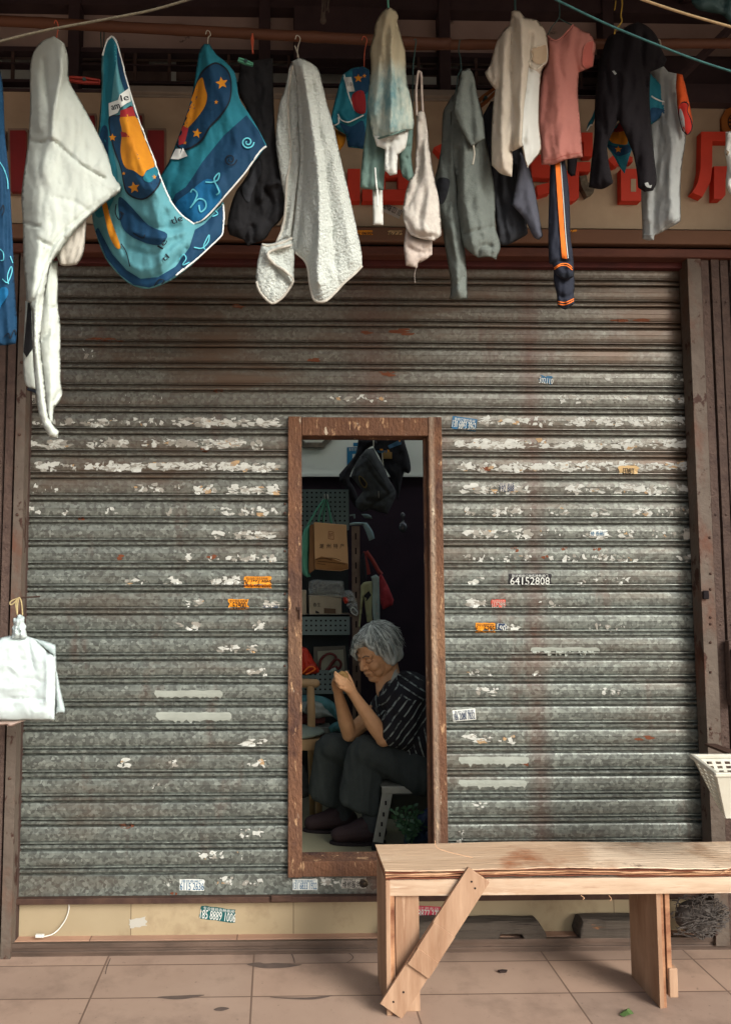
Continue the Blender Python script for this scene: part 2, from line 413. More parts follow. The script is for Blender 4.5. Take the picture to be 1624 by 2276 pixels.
def add_rust_or_shade(m, col, sx, sz, lo, hi, seed=0, extra=None):
    n = m.node_tree.nodes; l = m.node_tree.links; b = n['Principled BSDF']
    old = b.inputs['Base Color'].links[0].from_socket
    tc = n.new('ShaderNodeTexCoord'); mp = n.new('ShaderNodeMapping'); mp.inputs['Scale'].default_value = (sx, sx, sz)
    mp.inputs['Location'].default_value = (seed, seed*2, seed*3)
    l.new(tc.outputs['Object'], mp.inputs['Vector'])
    nz = n.new('ShaderNodeTexNoise'); nz.inputs['Scale'].default_value = 1; nz.inputs['Detail'].default_value = 7; nz.inputs['Roughness'].default_value = .65
    l.new(mp.outputs[0], nz.inputs['Vector']); mr = n.new('ShaderNodeMapRange'); mr.inputs[1].default_value = lo; mr.inputs[2].default_value = hi
    l.new(nz.outputs['Fac'], mr.inputs[0]); f = mr.outputs[0]
    if extra:   # (axis, centre, half width) local bias for a stain, or painted shade, with a place of its own
        sp = n.new('ShaderNodeSeparateXYZ'); l.new(tc.outputs['Object'], sp.inputs[0])
        for (ax, c, hw, s) in extra:
            a = n.new('ShaderNodeMath'); a.operation = 'SUBTRACT'; l.new(sp.outputs[ax], a.inputs[0]); a.inputs[1].default_value = c
            a2 = n.new('ShaderNodeMath'); a2.operation = 'ABSOLUTE'; l.new(a.outputs[0], a2.inputs[0])
            m2 = n.new('ShaderNodeMapRange'); m2.inputs[1].default_value = hw; m2.inputs[2].default_value = 0; m2.inputs[3].default_value = 0; m2.inputs[4].default_value = s
            l.new(a2.outputs[0], m2.inputs[0]); ad = n.new('ShaderNodeMath'); ad.operation = 'MULTIPLY_ADD'
            l.new(m2.outputs[0], ad.inputs[0]); l.new(nz.outputs['Fac'], ad.inputs[1]); l.new(f, ad.inputs[2]); ad.use_clamp = True; f = ad.outputs[0]
    mx = n.new('ShaderNodeMix'); mx.data_type = 'RGBA'; l.new(f, mx.inputs[0]); l.new(old, mx.inputs[6]); mx.inputs[7].default_value = (*col, 1)
    l.new(mx.outputs[2], b.inputs['Base Color'])
    iv = n.new('ShaderNodeMapRange'); iv.inputs[3].default_value = b.inputs['Metallic'].default_value; iv.inputs[4].default_value = 0
    l.new(f, iv.inputs[0]); l.new(iv.outputs[0], b.inputs['Metallic'])
rx = (SXL+SXR)/2
sh = thing('roller_shutter', 'wide galvanised rolling shutter with torn stickers and a small doorway cut through it', 'shutter', ((SXL+SXR)/2, 0, SZB))
top_z = SZT - SZB
add_rust_or_shade(m_slat, srgb(92,76,62), 1.1, 4, .50, .80, 3, [('Z', top_z, 1.35, 1.4)])  # browner toward the top: dirt, with the dimmer light painted in too
add_rust_or_shade(m_slat, srgb(84,52,38), 6, 1.6, .58, .80, 8, [('X', P(822,700,0).x-rx, .12, 1.0), ('X', P(1178,900,0).x-rx, .06, .9)])
b = MB(); slat_rows(b, SXL, SXR, SZT, DZT, 90)
slat_rows(b, SXL, DXL, DZT, P(600,1941,0).z, 40); slat_rows(b, DXR, SXR, DZT, P(600,1941,0).z, 40)
z1 = P(600, 1941, 0).z
b.box(SXL, SXR, -.012, .004, SZB, z1)
SB = b.bvh(); b.obj('slat_curtain', m_slat, sh)
m_rust = M('rust_paint', srgb(120,70,48), srgb(92,52,38), srgb(160,108,76), scale=9, rough=.8, bump=.35, contrast=.35, metal=.1)
m_bar = M('bottom_bar', srgb(88,66,54), srgb(66,48,42), scale=16, rough=.7, metal=.3, bump=.3)
b = MB(); b.box(SXL-.01, SXR, -.034, .01, SZB-.022, SZB-.001); b.box(P(603,1980,0).x, P(648,1980,0).x, -.046, -.034, SZB-.014, SZB+.008)
b.obj('bottom_bar', m_bar, sh, bevel=.002)
# small orange rust blooms in the slat grooves
b = MB(); rr = random.Random(4)
for (x, y, ww) in [(225,757,60),(485,870,14),(525,683,30),(845,830,40),(700,800,26),(880,735,40),(1770,0,0),(475,500,0),(285,1835,28),(385,1990,20),(1565,1245,30),(820,740,30),
                   (455,1000,22),(740,1000,16),(1210,1240,12),(1255,1220,16),(1325,1220,14),(1400,710,60),(900,740,40),(1140,1220,18),(470,1238,16),(265,1238,20),(180,1150,12),(1170,1700,12),(1430,1640,30),(1090,1040,40)]:
    for k in range(3):
        if ww == 0: continue
        cx, cy = x+rr.uniform(-ww, ww)*.5, y+rr.uniform(-4, 4)
        pl = [(cx+math.cos(a)*ww*rr.uniform(.12,.5), cy+math.sin(a)*rr.uniform(2,4)) for a in np.linspace(0, 2*math.pi, 9)[:-1]]
        decal_mb(b, pl, SB, .0012, 6, 1)
b.obj('rust_spot', M('rust_orange', srgb(122,66,40), srgb(96,62,44), scale=30, rough=.9, contrast=.2), sh, kind='stuff')

# torn paper left on the slats
def scrap(mb, cx, cy, w_, h_, rr, bv=None, st=6):
    """angular torn shard of paper: straight torn edges, sometimes one clean cut side"""
    n = rr.randint(5, 9); pl = []; sk = rr.uniform(-.5, .5); cut = rr.random() < .3
    for i in range(n):
        a = 2*math.pi*(i+rr.uniform(-.35,.35))/n; q = rr.uniform(.45, 1.0) if i % 2 else rr.uniform(.12, .9)
        u = math.cos(a)*q; v = math.sin(a)*q
        if cut: v = max(-.55, v)
        pl.append((cx+(u+sk*v)*w_*.58, cy+v*h_*.58))
    out = []
    for i in range(n):
        a_, b_ = pl[i], pl[(i+1) % n]; L = math.hypot(b_[0]-a_[0], b_[1]-a_[1]); out.append(a_)
        if L > 7: m_ = rr.uniform(.3, .7); j = rr.uniform(-1, 1)*L*.13; out.append((a_[0]+(b_[0]-a_[0])*m_-(b_[1]-a_[1])/L*j, a_[1]+(b_[1]-a_[1])*m_+(b_[0]-a_[0])/L*j))
    try: decal_mb(mb, out, bv or SB, rr.uniform(.0010,.0018), st)
    except Exception: pass
def rowy(k, x): # image row of slat k at column x
    return None
rr = random.Random(12); bs = [MB(), MB(), MB()]
ROWS = [ # y, x0, x1, count, mean width
 (886,270,290,1,12),(886,335,360,2,16),(886,730,870,8,22),(886,1240,1330,8,26),(886,1350,1400,4,24),(886,1440,1535,10,26),(843,1340,1375,2,20),(838,1480,1530,4,18),(783,180,208,3,14),
 (936,65,200,8,24),(938,190,260,10,30),(936,270,370,7,16),(936,385,480,16,32),(938,450,620,42,36),(934,1065,1180,26,30),(936,1180,1250,8,18),(936,1255,1400,26,28),(936,1400,1540,28,28),
 (986,65,155,16,40),(984,190,290,14,36),(984,310,350,5,24),(984,360,425,12,32),(984,430,545,30,36),(990,560,585,6,22),(986,1020,1120,30,36),(986,1110,1300,42,36),(986,1300,1400,22,34),(986,1400,1540,30,32),
 (1036,65,170,13,26),(1036,190,280,18,30),(1036,280,360,18,30),(1036,360,440,24,34),(1036,430,615,60,32),(1038,1015,1160,34,28),(1036,1150,1260,24,32),(1036,1250,1400,34,32),(1036,1400,1545,32,34),
 (1086,60,130,4,14),(1084,300,355,7,24),(1086,385,400,2,10),(1086,425,480,9,30),(1088,505,615,26,34),(1086,1020,1100,8,30),(1088,1070,1180,14,28),(1086,1255,1290,8,30),(1086,1290,1400,12,24),(1084,1385,1420,8,32),(1086,1425,1540,18,24),
 (1135,60,95,4,26),(1135,140,160,2,16),(1136,235,265,3,24),(1134,370,385,2,14),(1136,475,518,5,30),(1136,530,615,12,28),(1136,1030,1060,4,16),(1138,1080,1180,12,22),(1136,1200,1265,6,26),(1136,1290,1350,6,26),(1136,1380,1440,8,26),(1136,1460,1540,8,20),
 (1188,478,515,5,24),(1188,525,612,20,30),(1186,1035,1105,10,30),(1186,1115,1180,7,26),(1186,1200,1250,3,14),(1186,1295,1350,9,34),(1186,1370,1410,6,28),(1186,1430,1500,4,24),(1186,1520,1552,5,24),
 (1238,410,435,2,24),(1240,465,485,2,24),(1240,510,612,16,24),(1240,1030,1180,12,18),(1240,1220,1300,6,18),(1240,1310,1420,12,20),(1240,1500,1550,4,20),
 (1290,280,330,4,20),(1290,368,400,4,28),(1290,460,545,12,28),(1290,1030,1080,4,26),(1290,1290,1400,6,20),
 (1341,415,450,5,28),(1341,578,615,7,30),(1341,1190,1250,3,16),(1341,1040,1078,12,36),(1391,395,440,5,26),(1391,560,590,5,26),(1395,1280,1400,5,14),
 (1441,490,530,6,30),(1441,550,575,4,26),(1395,1120,1150,5,26),(1493,550,592,7,28),(1493,1040,1090,4,26),(1493,1180,1220,3,24),(1537,1060,1110,6,26),(1537,1340,1380,4,20),
 (1650,545,590,7,32),(1640,1040,1090,7,38),(1642,1110,1145,4,26),(1696,260,290,5,28),(1696,365,392,3,26),(1696,548,600,4,24),(1747,330,370,2,12),(1790,1055,1080,4,24),
 (1850,535,585,6,24),(1900,435,495,8,20),(1900,520,540,2,8),(1960,365,380,2,8),(1960,540,580,5,18),(1958,480,515,6,24),(1845,1015,1030,2,18),(1868,1015,1030,2,20),(1960,690,760,7,22)]
for (y, x0, x1, n_, mw) in ROWS:
    for k in range(int(n_*2.3)):
        x = rr.uniform(x0, x1); g = rr.random(); q = 2 if g < .04 else (1 if g < .42 else 0)
        big = rr.random() < .28; ww_ = mw*(rr.uniform(.6, 1.1) if big else rr.uniform(.15, .55))
        scrap(bs[q], x, y+rr.uniform(-7, 9), ww_, rr.uniform(9, 18) if big else rr.uniform(2.5, 10), rr)
m_scr = [M('paper_white', srgb(200,202,194), srgb(168,169,160), scale=40, rough=.8, contrast=.3), M('paper_grey', srgb(160,157,147), srgb(126,123,113), scale=40, rough=.85, contrast=.3), M('paper_tan', srgb(180,148,108), srgb(150,128,100), scale=40, rough=.85)]
for q in range(3): bs[q].obj('paper_scrap', m_scr[q], sh, kind='stuff')
# rolled-over white paint
b = MB()
for (x0, x1, y, h_) in [(345,495,1542,15),(348,515,1592,18),(1180,1332,1446,14),(1020,1175,1690,16),(1020,1170,1741,15)]:
    pl = []; r2 = random.Random(int(x0+y)); x = x0
    while x < x1: pl.append((x, y-h_/2+r2.uniform(-1, 1))); x += 9
    pl.append((x1, y-h_*.2)); pl.append((x1, y+h_*.2)); x = x1-5
    while x > x0+4: pl.append((x, y+h_/2+(r2.uniform(2, 9) if r2.random() < .2 else r2.uniform(-2, 2)))); x -= 5
    pl.append((x0-2, y))
    b = MB(); decal_mb(b, pl, SB, .0014, 5); b.obj('paint_patch', M('white_roller_paint', srgb(158,163,153), srgb(138,143,133), scale=12, rough=.75, contrast=.3), sh)
# printed phone stickers
MS = {k: M('sticker_'+k, v, rough=.6) for k, v in dict(white=srgb(205,208,200), blue=srgb(36,92,126), navy=srgb(32,52,82), black=srgb(34,32,34), orange=srgb(222,142,32), red=srgb(200,70,52), teal=srgb(20,84,84), tan=srgb(190,160,112), pink=srgb(190,60,80), grey=srgb(176,172,160)).items()}
def sticker(cx, cy, w_, h_, ang, bg, fg, top, main, parent, bv, label=None, ragged=0, mw=.94, small=None, seed=1):
    a = R(ang); rr = random.Random(seed); pl = []
    def T(u, v): return (cx+u*math.cos(a)-v*math.sin(a), cy+u*math.sin(a)+v*math.cos(a))
    N = 7
    for (u0, v0, u1, v1) in ((-1,-1,1,-1),(1,-1,1,1),(1,1,-1,1),(-1,1,-1,-1)):
        for k in range(N):
            t = k/N; u = u0+(u1-u0)*t; v = v0+(v1-v0)*t
            j = ragged
            pl.append(T(u*w_/2*(1-j*rr.random()), v*h_/2*(1-j*rr.random())))
    b = MB(); decal_mb(b, pl, bv, .0022, 5)
    o = b.obj('sticker', MS[bg], parent, label=label)
    b = MB()
    if top: text_mb(b, top, *T(0, -h_*.30), w_*.82, h_*.24, ang, bv, .0034)
    if main: text_mb(b, main, *T(0, h_*.12), w_*mw, h_*.62, ang, bv, .0036, bold=.14)
    if b.F: b.obj('lettering', MS[fg], o)
    return o
ST = [ (1031,942,55,28,8,'blue','white','急修订做的卷闸','130 6883 3962','blue sticker with a white phone number beside the door top',0,.94),
 (1213,844,33,20,6,'blue','white',None,'302110','torn small blue sticker high on the right',.45,.94),
 (1177,1288,97,27,0,'black','white','附近维修订做各种卷闸门','64152808','black sticker with large white number',.06,.9),
 (573,1294,63,27,0,'orange','black','附近急修订做各类卷闸门','26 6556 0808','orange sticker with black number left of the door',.1,.94),
 (530,1343,48,24,0,'orange','black','修订做各类卷闸','152800','orange torn sticker below the other orange one',.2,.7),
 (602,1347,40,12,2,'grey','navy',None,'100 4000','torn pale sticker beside the small orange one',.3,.8),
 (1107,1342,33,20,0,'red','grey','附近维修各种','61152808','small red sticker right of the door',.15,.9),
 (1078,1395,46,22,0,'orange','black','低价订做维修各种','6115295','orange sticker right of the door',.1,.9),
 (1114,1394,24,20,2,'navy','white','门','190','navy sticker scrap against the orange one',.25,.8),
 (1031,1589,51,25,-5,'white','navy','急修订做卷闸','186 2080 7832','white sticker with a blue phone number beside the door',0,.92),
 (427,1967,57,27,1,'white','blue','维修卷闸厂','6115 2636','white torn sticker with blue number at the foot of the shutter',.12,.92),
 (678,1966,56,25,0,'white','blue','专业电动卷闸厂','131 6833 1922','white sticker with blue number under the door frame',.03,.94),
 (786,1963,58,25,0,'grey','black','地址广州','维修服务部','worn printed sticker around the lock',.12,.85),
 (1126,1083,40,22,0,'grey','navy','附近急修','192 888','navy and white torn sticker',.35,.8),
 (1396,1045,50,22,0,'tan','black',None,'田町','tan printed scrap high on the right',.25,.5),
 (74,888,10,20,0,'grey','black',None,'58','pale sticker end at the left rail',.1,.8),
 (1535,1187,36,26,2,'grey','black','附近订做',None,'pale torn sticker at the right end',.15,.8),
 (1330,1184,44,16,0,'white','blue',None,'修 卷闸厂','white torn sticker with blue characters',.3,.8)]
for i, t in enumerate(ST): sticker(*t[:9], sh, SB, t[9], t[10], t[11], seed=i+3)
# lock
b = MB(); c = P(808, 1962, -.012)
b.lathe(c, [(.016,0),(.017,.003),(.012,.006),(.012,.003),(.005,.003),(.005,.008),(.003,.009)], 20, (0,-1,0)); b.obj('lock', M('lock_metal', srgb(90,80,66), srgb(60,52,46), scale=30, rough=.4, metal=.8), sh, smooth=False)
# stickers on the riser
for i, t in enumerate([(485,2032,84,32,7,'teal','white','专业维修各种卷闸','185 8889 1006','green torn sticker with a white number on the riser',.16,.94),
    (307,2051,42,24,-8,'grey','pink',None,None,'faded pink scrap on the riser',.3,.9),
    (953,2028,52,28,3,'pink','white','江苏名店','8877 372','red sticker with a white number on the riser',.05,.94)]):
    sticker(*t[:9], riser, rb, t[9], t[10], t[11], seed=40+i)

# ---------------- door frame in the shutter ----------------
m_door = M('rusty_frame', srgb(84,60,48), srgb(116,80,56), srgb(138,100,72), scale=9, rough=.85, bump=.9, bscale=70, contrast=.25, stretch=(1.4,1.4,.7), detail=10)
dz_ = P(812, 926, -.034).z-P(812, 1950, -.034).z
add_rust_or_shade(m_door, srgb(66,44,38), 5, 2.6, .50, .60, 2)
add_rust_or_shade(m_door, srgb(172,138,104), 36, 12, .60, .66, 15, [('Z', dz_*.50, .34, .40)])
add_rust_or_shade(m_door, srgb(186,172,150), 30, 9, .66, .70, 25, [('X', P(966,1440,-.034).x-(P(640,1440,-.034).x+P(989,1440,-.034).x)/2, .014, .75)])
add_rust_or_shade(m_door, srgb(60,38,32), 60, 60, .66, .69, 9)
yf, yk = -.034, .072
ox0, ox1 = P(640,1440,yf).x, P(989,1440,yf).x; oz1, oz0 = P(812,926,yf).z, P(812,1950,yf).z
ix0, ix1 = P(671,1440,yf).x, P(958,1440,yf).x; iz1, iz0 = P(812,968,yf).z, P(750,1915,yf).z
fr = thing('door_frame', 'rusty flaking wicket door frame set in the rolling shutter', 'door frame', ((ox0+ox1)/2, (yf+yk)/2, oz0))
b = MB(); b.box(ox0, ix0, yf, yk, oz0, oz1); b.obj('jamb', m_door, fr, bevel=.003)
b = MB(); b.box(ix1, ox1, yf, yk, oz0, oz1); b.box(ix1-.012, ix1, yf+.035, yf+.06, iz0, iz1); b.obj('jamb', m_door, fr, bevel=.003)
b = MB(); b.box(ix0+.0005, ix1-.0005, yf+.002, yk, iz1, oz1-.002); b.obj('head_rail', m_door, fr, bevel=.003)
b = MB(); b.box(ix0+.0005, ix1-.0005, yf+.002, yk, oz0+.002, iz0); b.obj('sill', m_door, fr, bevel=.003)
b = MB(); c = P(663, 1352, yf); b.box(c.x-.004, c.x+.009, yf-.008, yf, c.z-.006, c.z+.006); b.box(c.x+.004, c.x+.009, yf-.012, yf, c.z-.04, c.z+.006); b.obj('latch', m_bar, fr)
b = MB()
for yy in (1098, 1232, 1320, 1350, 1360):
    c = P(657, yy, yf-.0); 
for yy in (1120,1140,1225,1320,1355,1396,1480): 
    c = P(633, yy, -.02); b.ell(c, (.005,.004,.005), 8)
b.obj('rivet', m_bar, fr, kind='stuff', smooth=True)

# ---------------- side posts and folding gates ----------------
m_post = M('post_metal', srgb(112,101,90), srgb(86,75,66), srgb(64,50,42), scale=7, rough=.7, metal=.25, bump=.4, bscale=50, contrast=.3)
add_rust_or_shade(m_post, srgb(66,44,36), 16, 10, .56, .60, 6)
add_rust_or_shade(m_post, srgb(96,60,44), 4, 2, .52, .66, 9)
m_gate = M('gate_metal', srgb(100,82,72), srgb(70,55,50), srgb(120,100,88), scale=30, rough=.75, metal=.2, bump=.6, bscale=90, contrast=.3)
m_dark = M('black_gap', srgb(26,20,22), rough=.95)
ztp = P(800, 566, -.07).z
# right
def chan(mb, x0, x1, y0, y1, z0, z1, lip=.003):
    mb.box(x0, x1, y0, y0+.003, z0, z1); mb.box(x0, x0+lip, y0+.003, y1, z0, z1); mb.box(x1-lip, x1, y0+.003, y1, z0, z1)
gt = thing('folding_gate', 'rusty folding gate pushed into a stack at the right of the shutter', 'gate', (P(1600,1700,-.09).x, -.06, .02))
xp0, xp1 = P(1566,1600,-.075).x, P(1597,1600,-.075).x
b = MB(); chan(b, xp0, xp1, -.085, -.02, .02, ztp, .004); b.obj('lock_stile', m_post, gt, bevel=.001)
b = MB()
for yy in (1195, 1275, 1310, 1372, 1387, 1428, 1494, 1620): c = P(1578, yy, -.086); b.ell((min(max(c.x, xp0+.012), xp1-.012), -.086, c.z), (.0055,.004,.0055), 8)
b.obj('rivet', m_bar, gt, kind='stuff', smooth=True)
x = xp1+.006
for i in range(9):
    b = MB(); chan(b, x, x+.030, -.075-.004*(i % 2), -.03, .02, ztp, .003)
    for zz in [0.35+.42*k for k in range(6)]: b.ell((x+.015, -.076-.004*(i % 2), zz+.0), (.005,.003,.005), 7)
    b.obj('gate_bar', m_gate, gt); x += .0385
b = MB(); hx = xp1+.028; zz = P(1600,1500,-.08).z
b.box(hx, hx+.026, -.112, -.082, zz-.11, zz+.13); b.box(hx+.004, hx+.022, -.125, -.112, zz-.02, zz+.10); b.obj('handle', m_gate, gt, bevel=.004)
# hook latch on the lock stile
b = MB(); c = P(1566, 1322, -.08); b.box(c.x-.016, c.x+.006, -.098, -.088, c.z-.016, c.z+.016); b.obj('hasp', m_dark, gt, bevel=.003)
gr_ = thing('guide_rail', 'dark guide channel at the right end of the shutter', 'guide rail', (xp0-.02, 0, .05))
b = MB(); b.box(P(1560,1600,0).x, xp0+.03, -.018, .012, .05, SZT); b.obj('channel', m_dark, gr_)
# left
gl = thing('folding_gate', 'rusty folding gate stacked at the left of the shutter behind the white plastic bags', 'gate', (P(20,1700,-.09).x, -.06, .02))
xl0, xl1 = P(13,1700,-.075).x, P(37,1700,-.075).x
b = MB(); chan(b, xl0+.004, xl1, -.085, -.02, .0, ztp, .004); b.obj('lock_stile', m_post, gl, bevel=.001)
b = MB()
for yy in (805, 966, 1144, 1380, 1730): c = P(24, yy, -.086); b.ell((xl0+.02, -.086, c.z), (.006,.004,.006), 8)
b.obj('rivet', m_bar, gl, kind='stuff', smooth=True)
x = xl0-.036
for i in range(6):
    b = MB(); chan(b, x, x+.030, -.075-.004*(i % 2), -.03, .02, ztp, .003)
    for zz in [0.30+.42*k for k in range(6)]: b.ell((x+.015, -.076, zz), (.005,.003,.005), 7)
    b.obj('gate_bar', m_gate, gl); x -= .0385
grl = thing('guide_rail', 'brown guide channel at the left end of the shutter', 'guide rail', (xl1+.02, 0, .05))
b = MB(); b.box(xl1+.002, P(57,1000,0).x, -.030, .012, .03, SZT); b.obj('channel', M('guide_brown', srgb(78,62,54), srgb(54,38,34), scale=9, rough=.8, bump=.4, contrast=.3), grl)

# pier walls beside the shop front, out to both sides
m_pier = M('pier_wall', srgb(52,46,44), srgb(38,32,32), scale=4, rough=.9, bump=.2)
b = MB(); b.box(x-.02, x+.034, -.10, .3, .0, ztp); b.box(WX0-3, x-.0205, -.10, .3, 0, 3.6); single(b, 'wall', m_pier, 'dark masonry pier at the left edge of the shop front', 'wall')
xr = xp1+.006+9*.0385+.01
b = MB(); b.box(xr, WX1+3, -.42, .3, 0, 3.6); single(b, 'wall', m_pier, 'dark masonry pier at the right edge of the shop front', 'wall')

# ---------------- header: beams, sign board, vents ----------------
Z = lambda y, Y=0: P(812, y, Y).z
m_beam = M('rusty_beam', srgb(104,62,48), srgb(76,46,38), srgb(132,92,70), scale=12, rough=.75, metal=.1, bump=.4, stretch=(.4,1,1), contrast=.3)
hd = thing('gate_head_beam', 'rusty steel beam running across the shop front over the shutter', 'beam', (.4, -.08, Z(566,-.09)))
b = MB(); b.box(WX0, xr, -.095, -.02, Z(566,-.095), Z(546,-.095)); b.obj('beam', m_beam, hd, bevel=.006)
b = MB(); b.box(WX0, xr, -.045, -.005, Z(590,-.045), Z(577,-.045)); b.obj('lower_strip', M('dark_red', srgb(88,40,36), srgb(66,34,32), scale=9, rough=.8), hd, bevel=.002)
b = MB(); b.box(WX0, xr, -.055, -.01, Z(575,-.055), Z(568,-.055)); b.obj('channel', m_rail, hd)
# sign
m_sign = M('sign_stucco', srgb(186,166,140), srgb(160,140,116), srgb(126,106,88), scale=2.6, rough=.85, bump=.15, bscale=18, contrast=.5)
add_rust_or_shade(m_sign, srgb(64,50,42), 14, 12, .66, .72, 4)
ys = -.06
sg = thing('sign_board', 'long taupe rendered sign board with raised red characters behind the washing', 'sign', (.4, ys, Z(506, ys)))
b = MB(); b.box(WX0, xr, ys, .1, Z(503, ys), Z(214, ys)); b.obj('board', m_sign, sg); sgb = b.bvh()
m_ledge = M('ledge_brown', srgb(122,88,66), srgb(100,72,56), srgb(84,58,46), scale=3, rough=.8, stretch=(.5,1,1), contrast=.3)
b = MB(); b.box(WX0, xr, ys-.04, ys-.002, Z(536, ys-.04), Z(504, ys-.04)); b.obj('bottom_ledge', m_ledge, sg, bevel=.004); lgb = b.bvh()
b = MB(); b.box(WX0, xr, -.02, .1, Z(546,-.02), Z(536,-.02)-.001); b.obj('soffit_gap', m_dark, sg)
m_trim = M('trim_white', srgb(150,142,130), srgb(118,110,100), scale=8, rough=.6, contrast=.3)
b = MB(); b.box(P(236,200,ys-.02).x, P(1252,200,ys-.02).x, ys-.03, ys, Z(211, ys-.03), Z(196, ys-.03)); b.box(P(236,200,ys-.02).x, P(1252,200,ys-.02).x, ys-.012, ys, Z(220, ys-.012), Z(213, ys-.012)); b.obj('top_trim', m_trim, sg, bevel=.003)
# raised characters (strokes as seen between the clothes)
m_red = M('sign_red', srgb(214,66,42), srgb(186,52,36), srgb(150,42,32), scale=6, rough=.6, contrast=.25, bump=.05)
m_redd = M('sign_red_old', srgb(128,34,34), srgb(110,30,32), scale=6, rough=.6)
m_edge = M('sign_letter_edge', srgb(70,28,22), rough=.8)
def stroke(mb, pl, dep=.035):
    V = [P(x, y, ys-dep) for x, y in pl]; mb.prism(V, (0, dep+.002, 0))
def letter(polys, mat, lab):
    b = MB()
    for pl in polys: stroke(b, pl)
    return b.obj('letter', mat, sg, label=lab)
C1 = lambda L: [(x*.375, y*.375) for x, y in L]
C2 = lambda L: [(475.8+x*.3906, y*.3906) for x, y in L]
C3 = lambda L: [(1015+x*.375, y*.375) for x, y in L]
C4 = lambda L: [(x*.3906, 444+y*.3906) for x, y in L]
# framed left characters
def framed(pl):
    b = MB(); V = [P(x, y, ys-.018) for x, y in pl]; b.prism(V, (0, .02, 0))
    cx = sum(x for x, y in pl)/len(pl); cy = sum(y for x, y in pl)/len(pl)
    o = b.obj('letter_backing', M('letter_cream', srgb(150,130,112), srgb(120,100,88), scale=10, rough=.8), sg)
    q = []
    for x, y in pl: q.append((x+(4.5 if x < cx else -4.5), y+(4.5 if y < cy else -4.5)))
    b = MB(); b.prism([P(x, y, ys-.038) for x, y in q], (0, .0195, 0)); b.obj('letter', m_redd, o)
for pl in ([(18,285),(62,285),(62,430),(21,430)], [(-60,290),(14,290),(14,332),(-60,332)], [(188,252),(214,252),(214,440),(188,440)],
           [(290,252),(320,252),(320,440),(290,440)], [(324,285),(369,285),(369,432),(324,432)]): framed(pl)
letter([C2(p) for p in ([(842,1078),(1085,1078),(1085,1143),(842,1143)], [(968,970),(1045,970),(1045,1008),(968,1008)], [(1046,965),(1110,965),(1110,1076),(1046,1076)], [(965,1008),(975,1008),(975,1076),(965,1076)],
        [(760,960),(830,960),(830,1143),(760,1143)])], m_red, None)
letter([C2([(1250,838),(1292,818),(1330,850),(1330,900),(1290,885)]), C2([(1530,790),(1575,790),(1575,830),(1530,830)]), C2([(1545,868),(1600,868),(1600,915),(1545,915)]), C2([(1340,838),(1540,838),(1540,870),(1340,870)])], m_red, None)
letter([C3(p) for p in ([(165,825),(200,825),(215,862),(172,862)], [(180,905),(240,905),(240,945),(180,955)], [(200,1150),(225,1130),(235,1180),(210,1195)], [(700,785),(803,785),(803,925),(752,925),(752,838),(700,838)], [(440,925),(500,915),(560,1000),(560,1055),(445,1050)],
        [(700,960),(790,960),(790,1015),(722,1015),(722,1170),(695,1190),(650,1190),(650,1010),(700,1010)], [(470,1100),(550,1080),(550,1140),(480,1162)])], m_red, None)
letter([C3(p) for p in ([(893,945),(925,920),(960,975),(935,985)], [(970,1000),(1090,1000),(1090,1190),(972,1190)], [(1000,920),(1040,930),(1040,960),(960,960)])], m_red, None)
b = MB(); b.prism([P(x, y, ys-.0375) for x, y in C3([(1030,1060),(1060,1060),(1060,1135),(1030,1135)])], (0, .0024, 0)); b.obj('letter_opening', m_sign, sg)
letter([C3(p) for p in ([(1447,780),(1700,780),(1700,835),(1512,835),(1510,1000),(1500,1080),(1453,1167),(1393,1140),(1425,1085),(1442,1000)], [(1522,985),(1700,985),(1700,1030),(1590,1030),(1590,1155),(1570,1178),(1522,1178)])], m_red, None)
# sign scraps
sticker(871,468,47,22,205,'grey','black',None,'131 122 80600',sg,sgb,'white upside-down number sticker on the sign board',.12,.92,seed=3)
sticker(806,517,44,11,0,'orange','black',None,'122 0690',sg,lgb,'orange number sticker on the ledge',.1,.9,seed=5)
sticker(878,517,34,11,0,'tan','black',None,'677',sg,lgb,'torn tan sticker on the ledge',.25,.8,seed=6)
sticker(1270,512,24,9,-6,'orange','black',None,'7',sg,lgb,'small orange scrap on the ledge',.35,.3,seed=8)
b = MB(); pl = [(1287,392),(1302,388),(1306,405),(1322,412),(1318,428),(1304,436),(1292,415)]
b.prism([P(x, y, ys-.03) for x, y in pl], (0,.03,0)); b.obj('broken_chip', M('chip', srgb(120,112,96), srgb(70,62,54), scale=30, rough=.95, bump=.6), sg)
b = MB(); pl = [(1602,262),(1612,243),(1640,232),(1668,243),(1678,262),(1678,288),(1665,305),(1640,312),(1618,306),(1603,288)]
b.prism([P(x, y, ys-.012) for x, y in pl], (0,.012,0)); o = b.obj('emblem', M('emblem_orange', srgb(160,96,36), srgb(130,76,30), scale=14, rough=.6), sg)
b = MB()
for rr_ in (.042,.030): b.tube([P(1640,272,ys-.014)+Vector((math.cos(a)*rr_, 0, math.sin(a)*rr_)) for a in np.linspace(0, 2*math.pi, 33)], .0018, 5)
for k in range(14):
    a = 2*math.pi*k/14; c = P(1640,272,ys-.014)+Vector((math.cos(a)*.036, 0, math.sin(a)*.036)); b.box(c.x-.003, c.x+.003, c.y-.001, c.y+.001, c.z-.003, c.z+.003)
b.obj('emblem_ring', MS['black'], o)
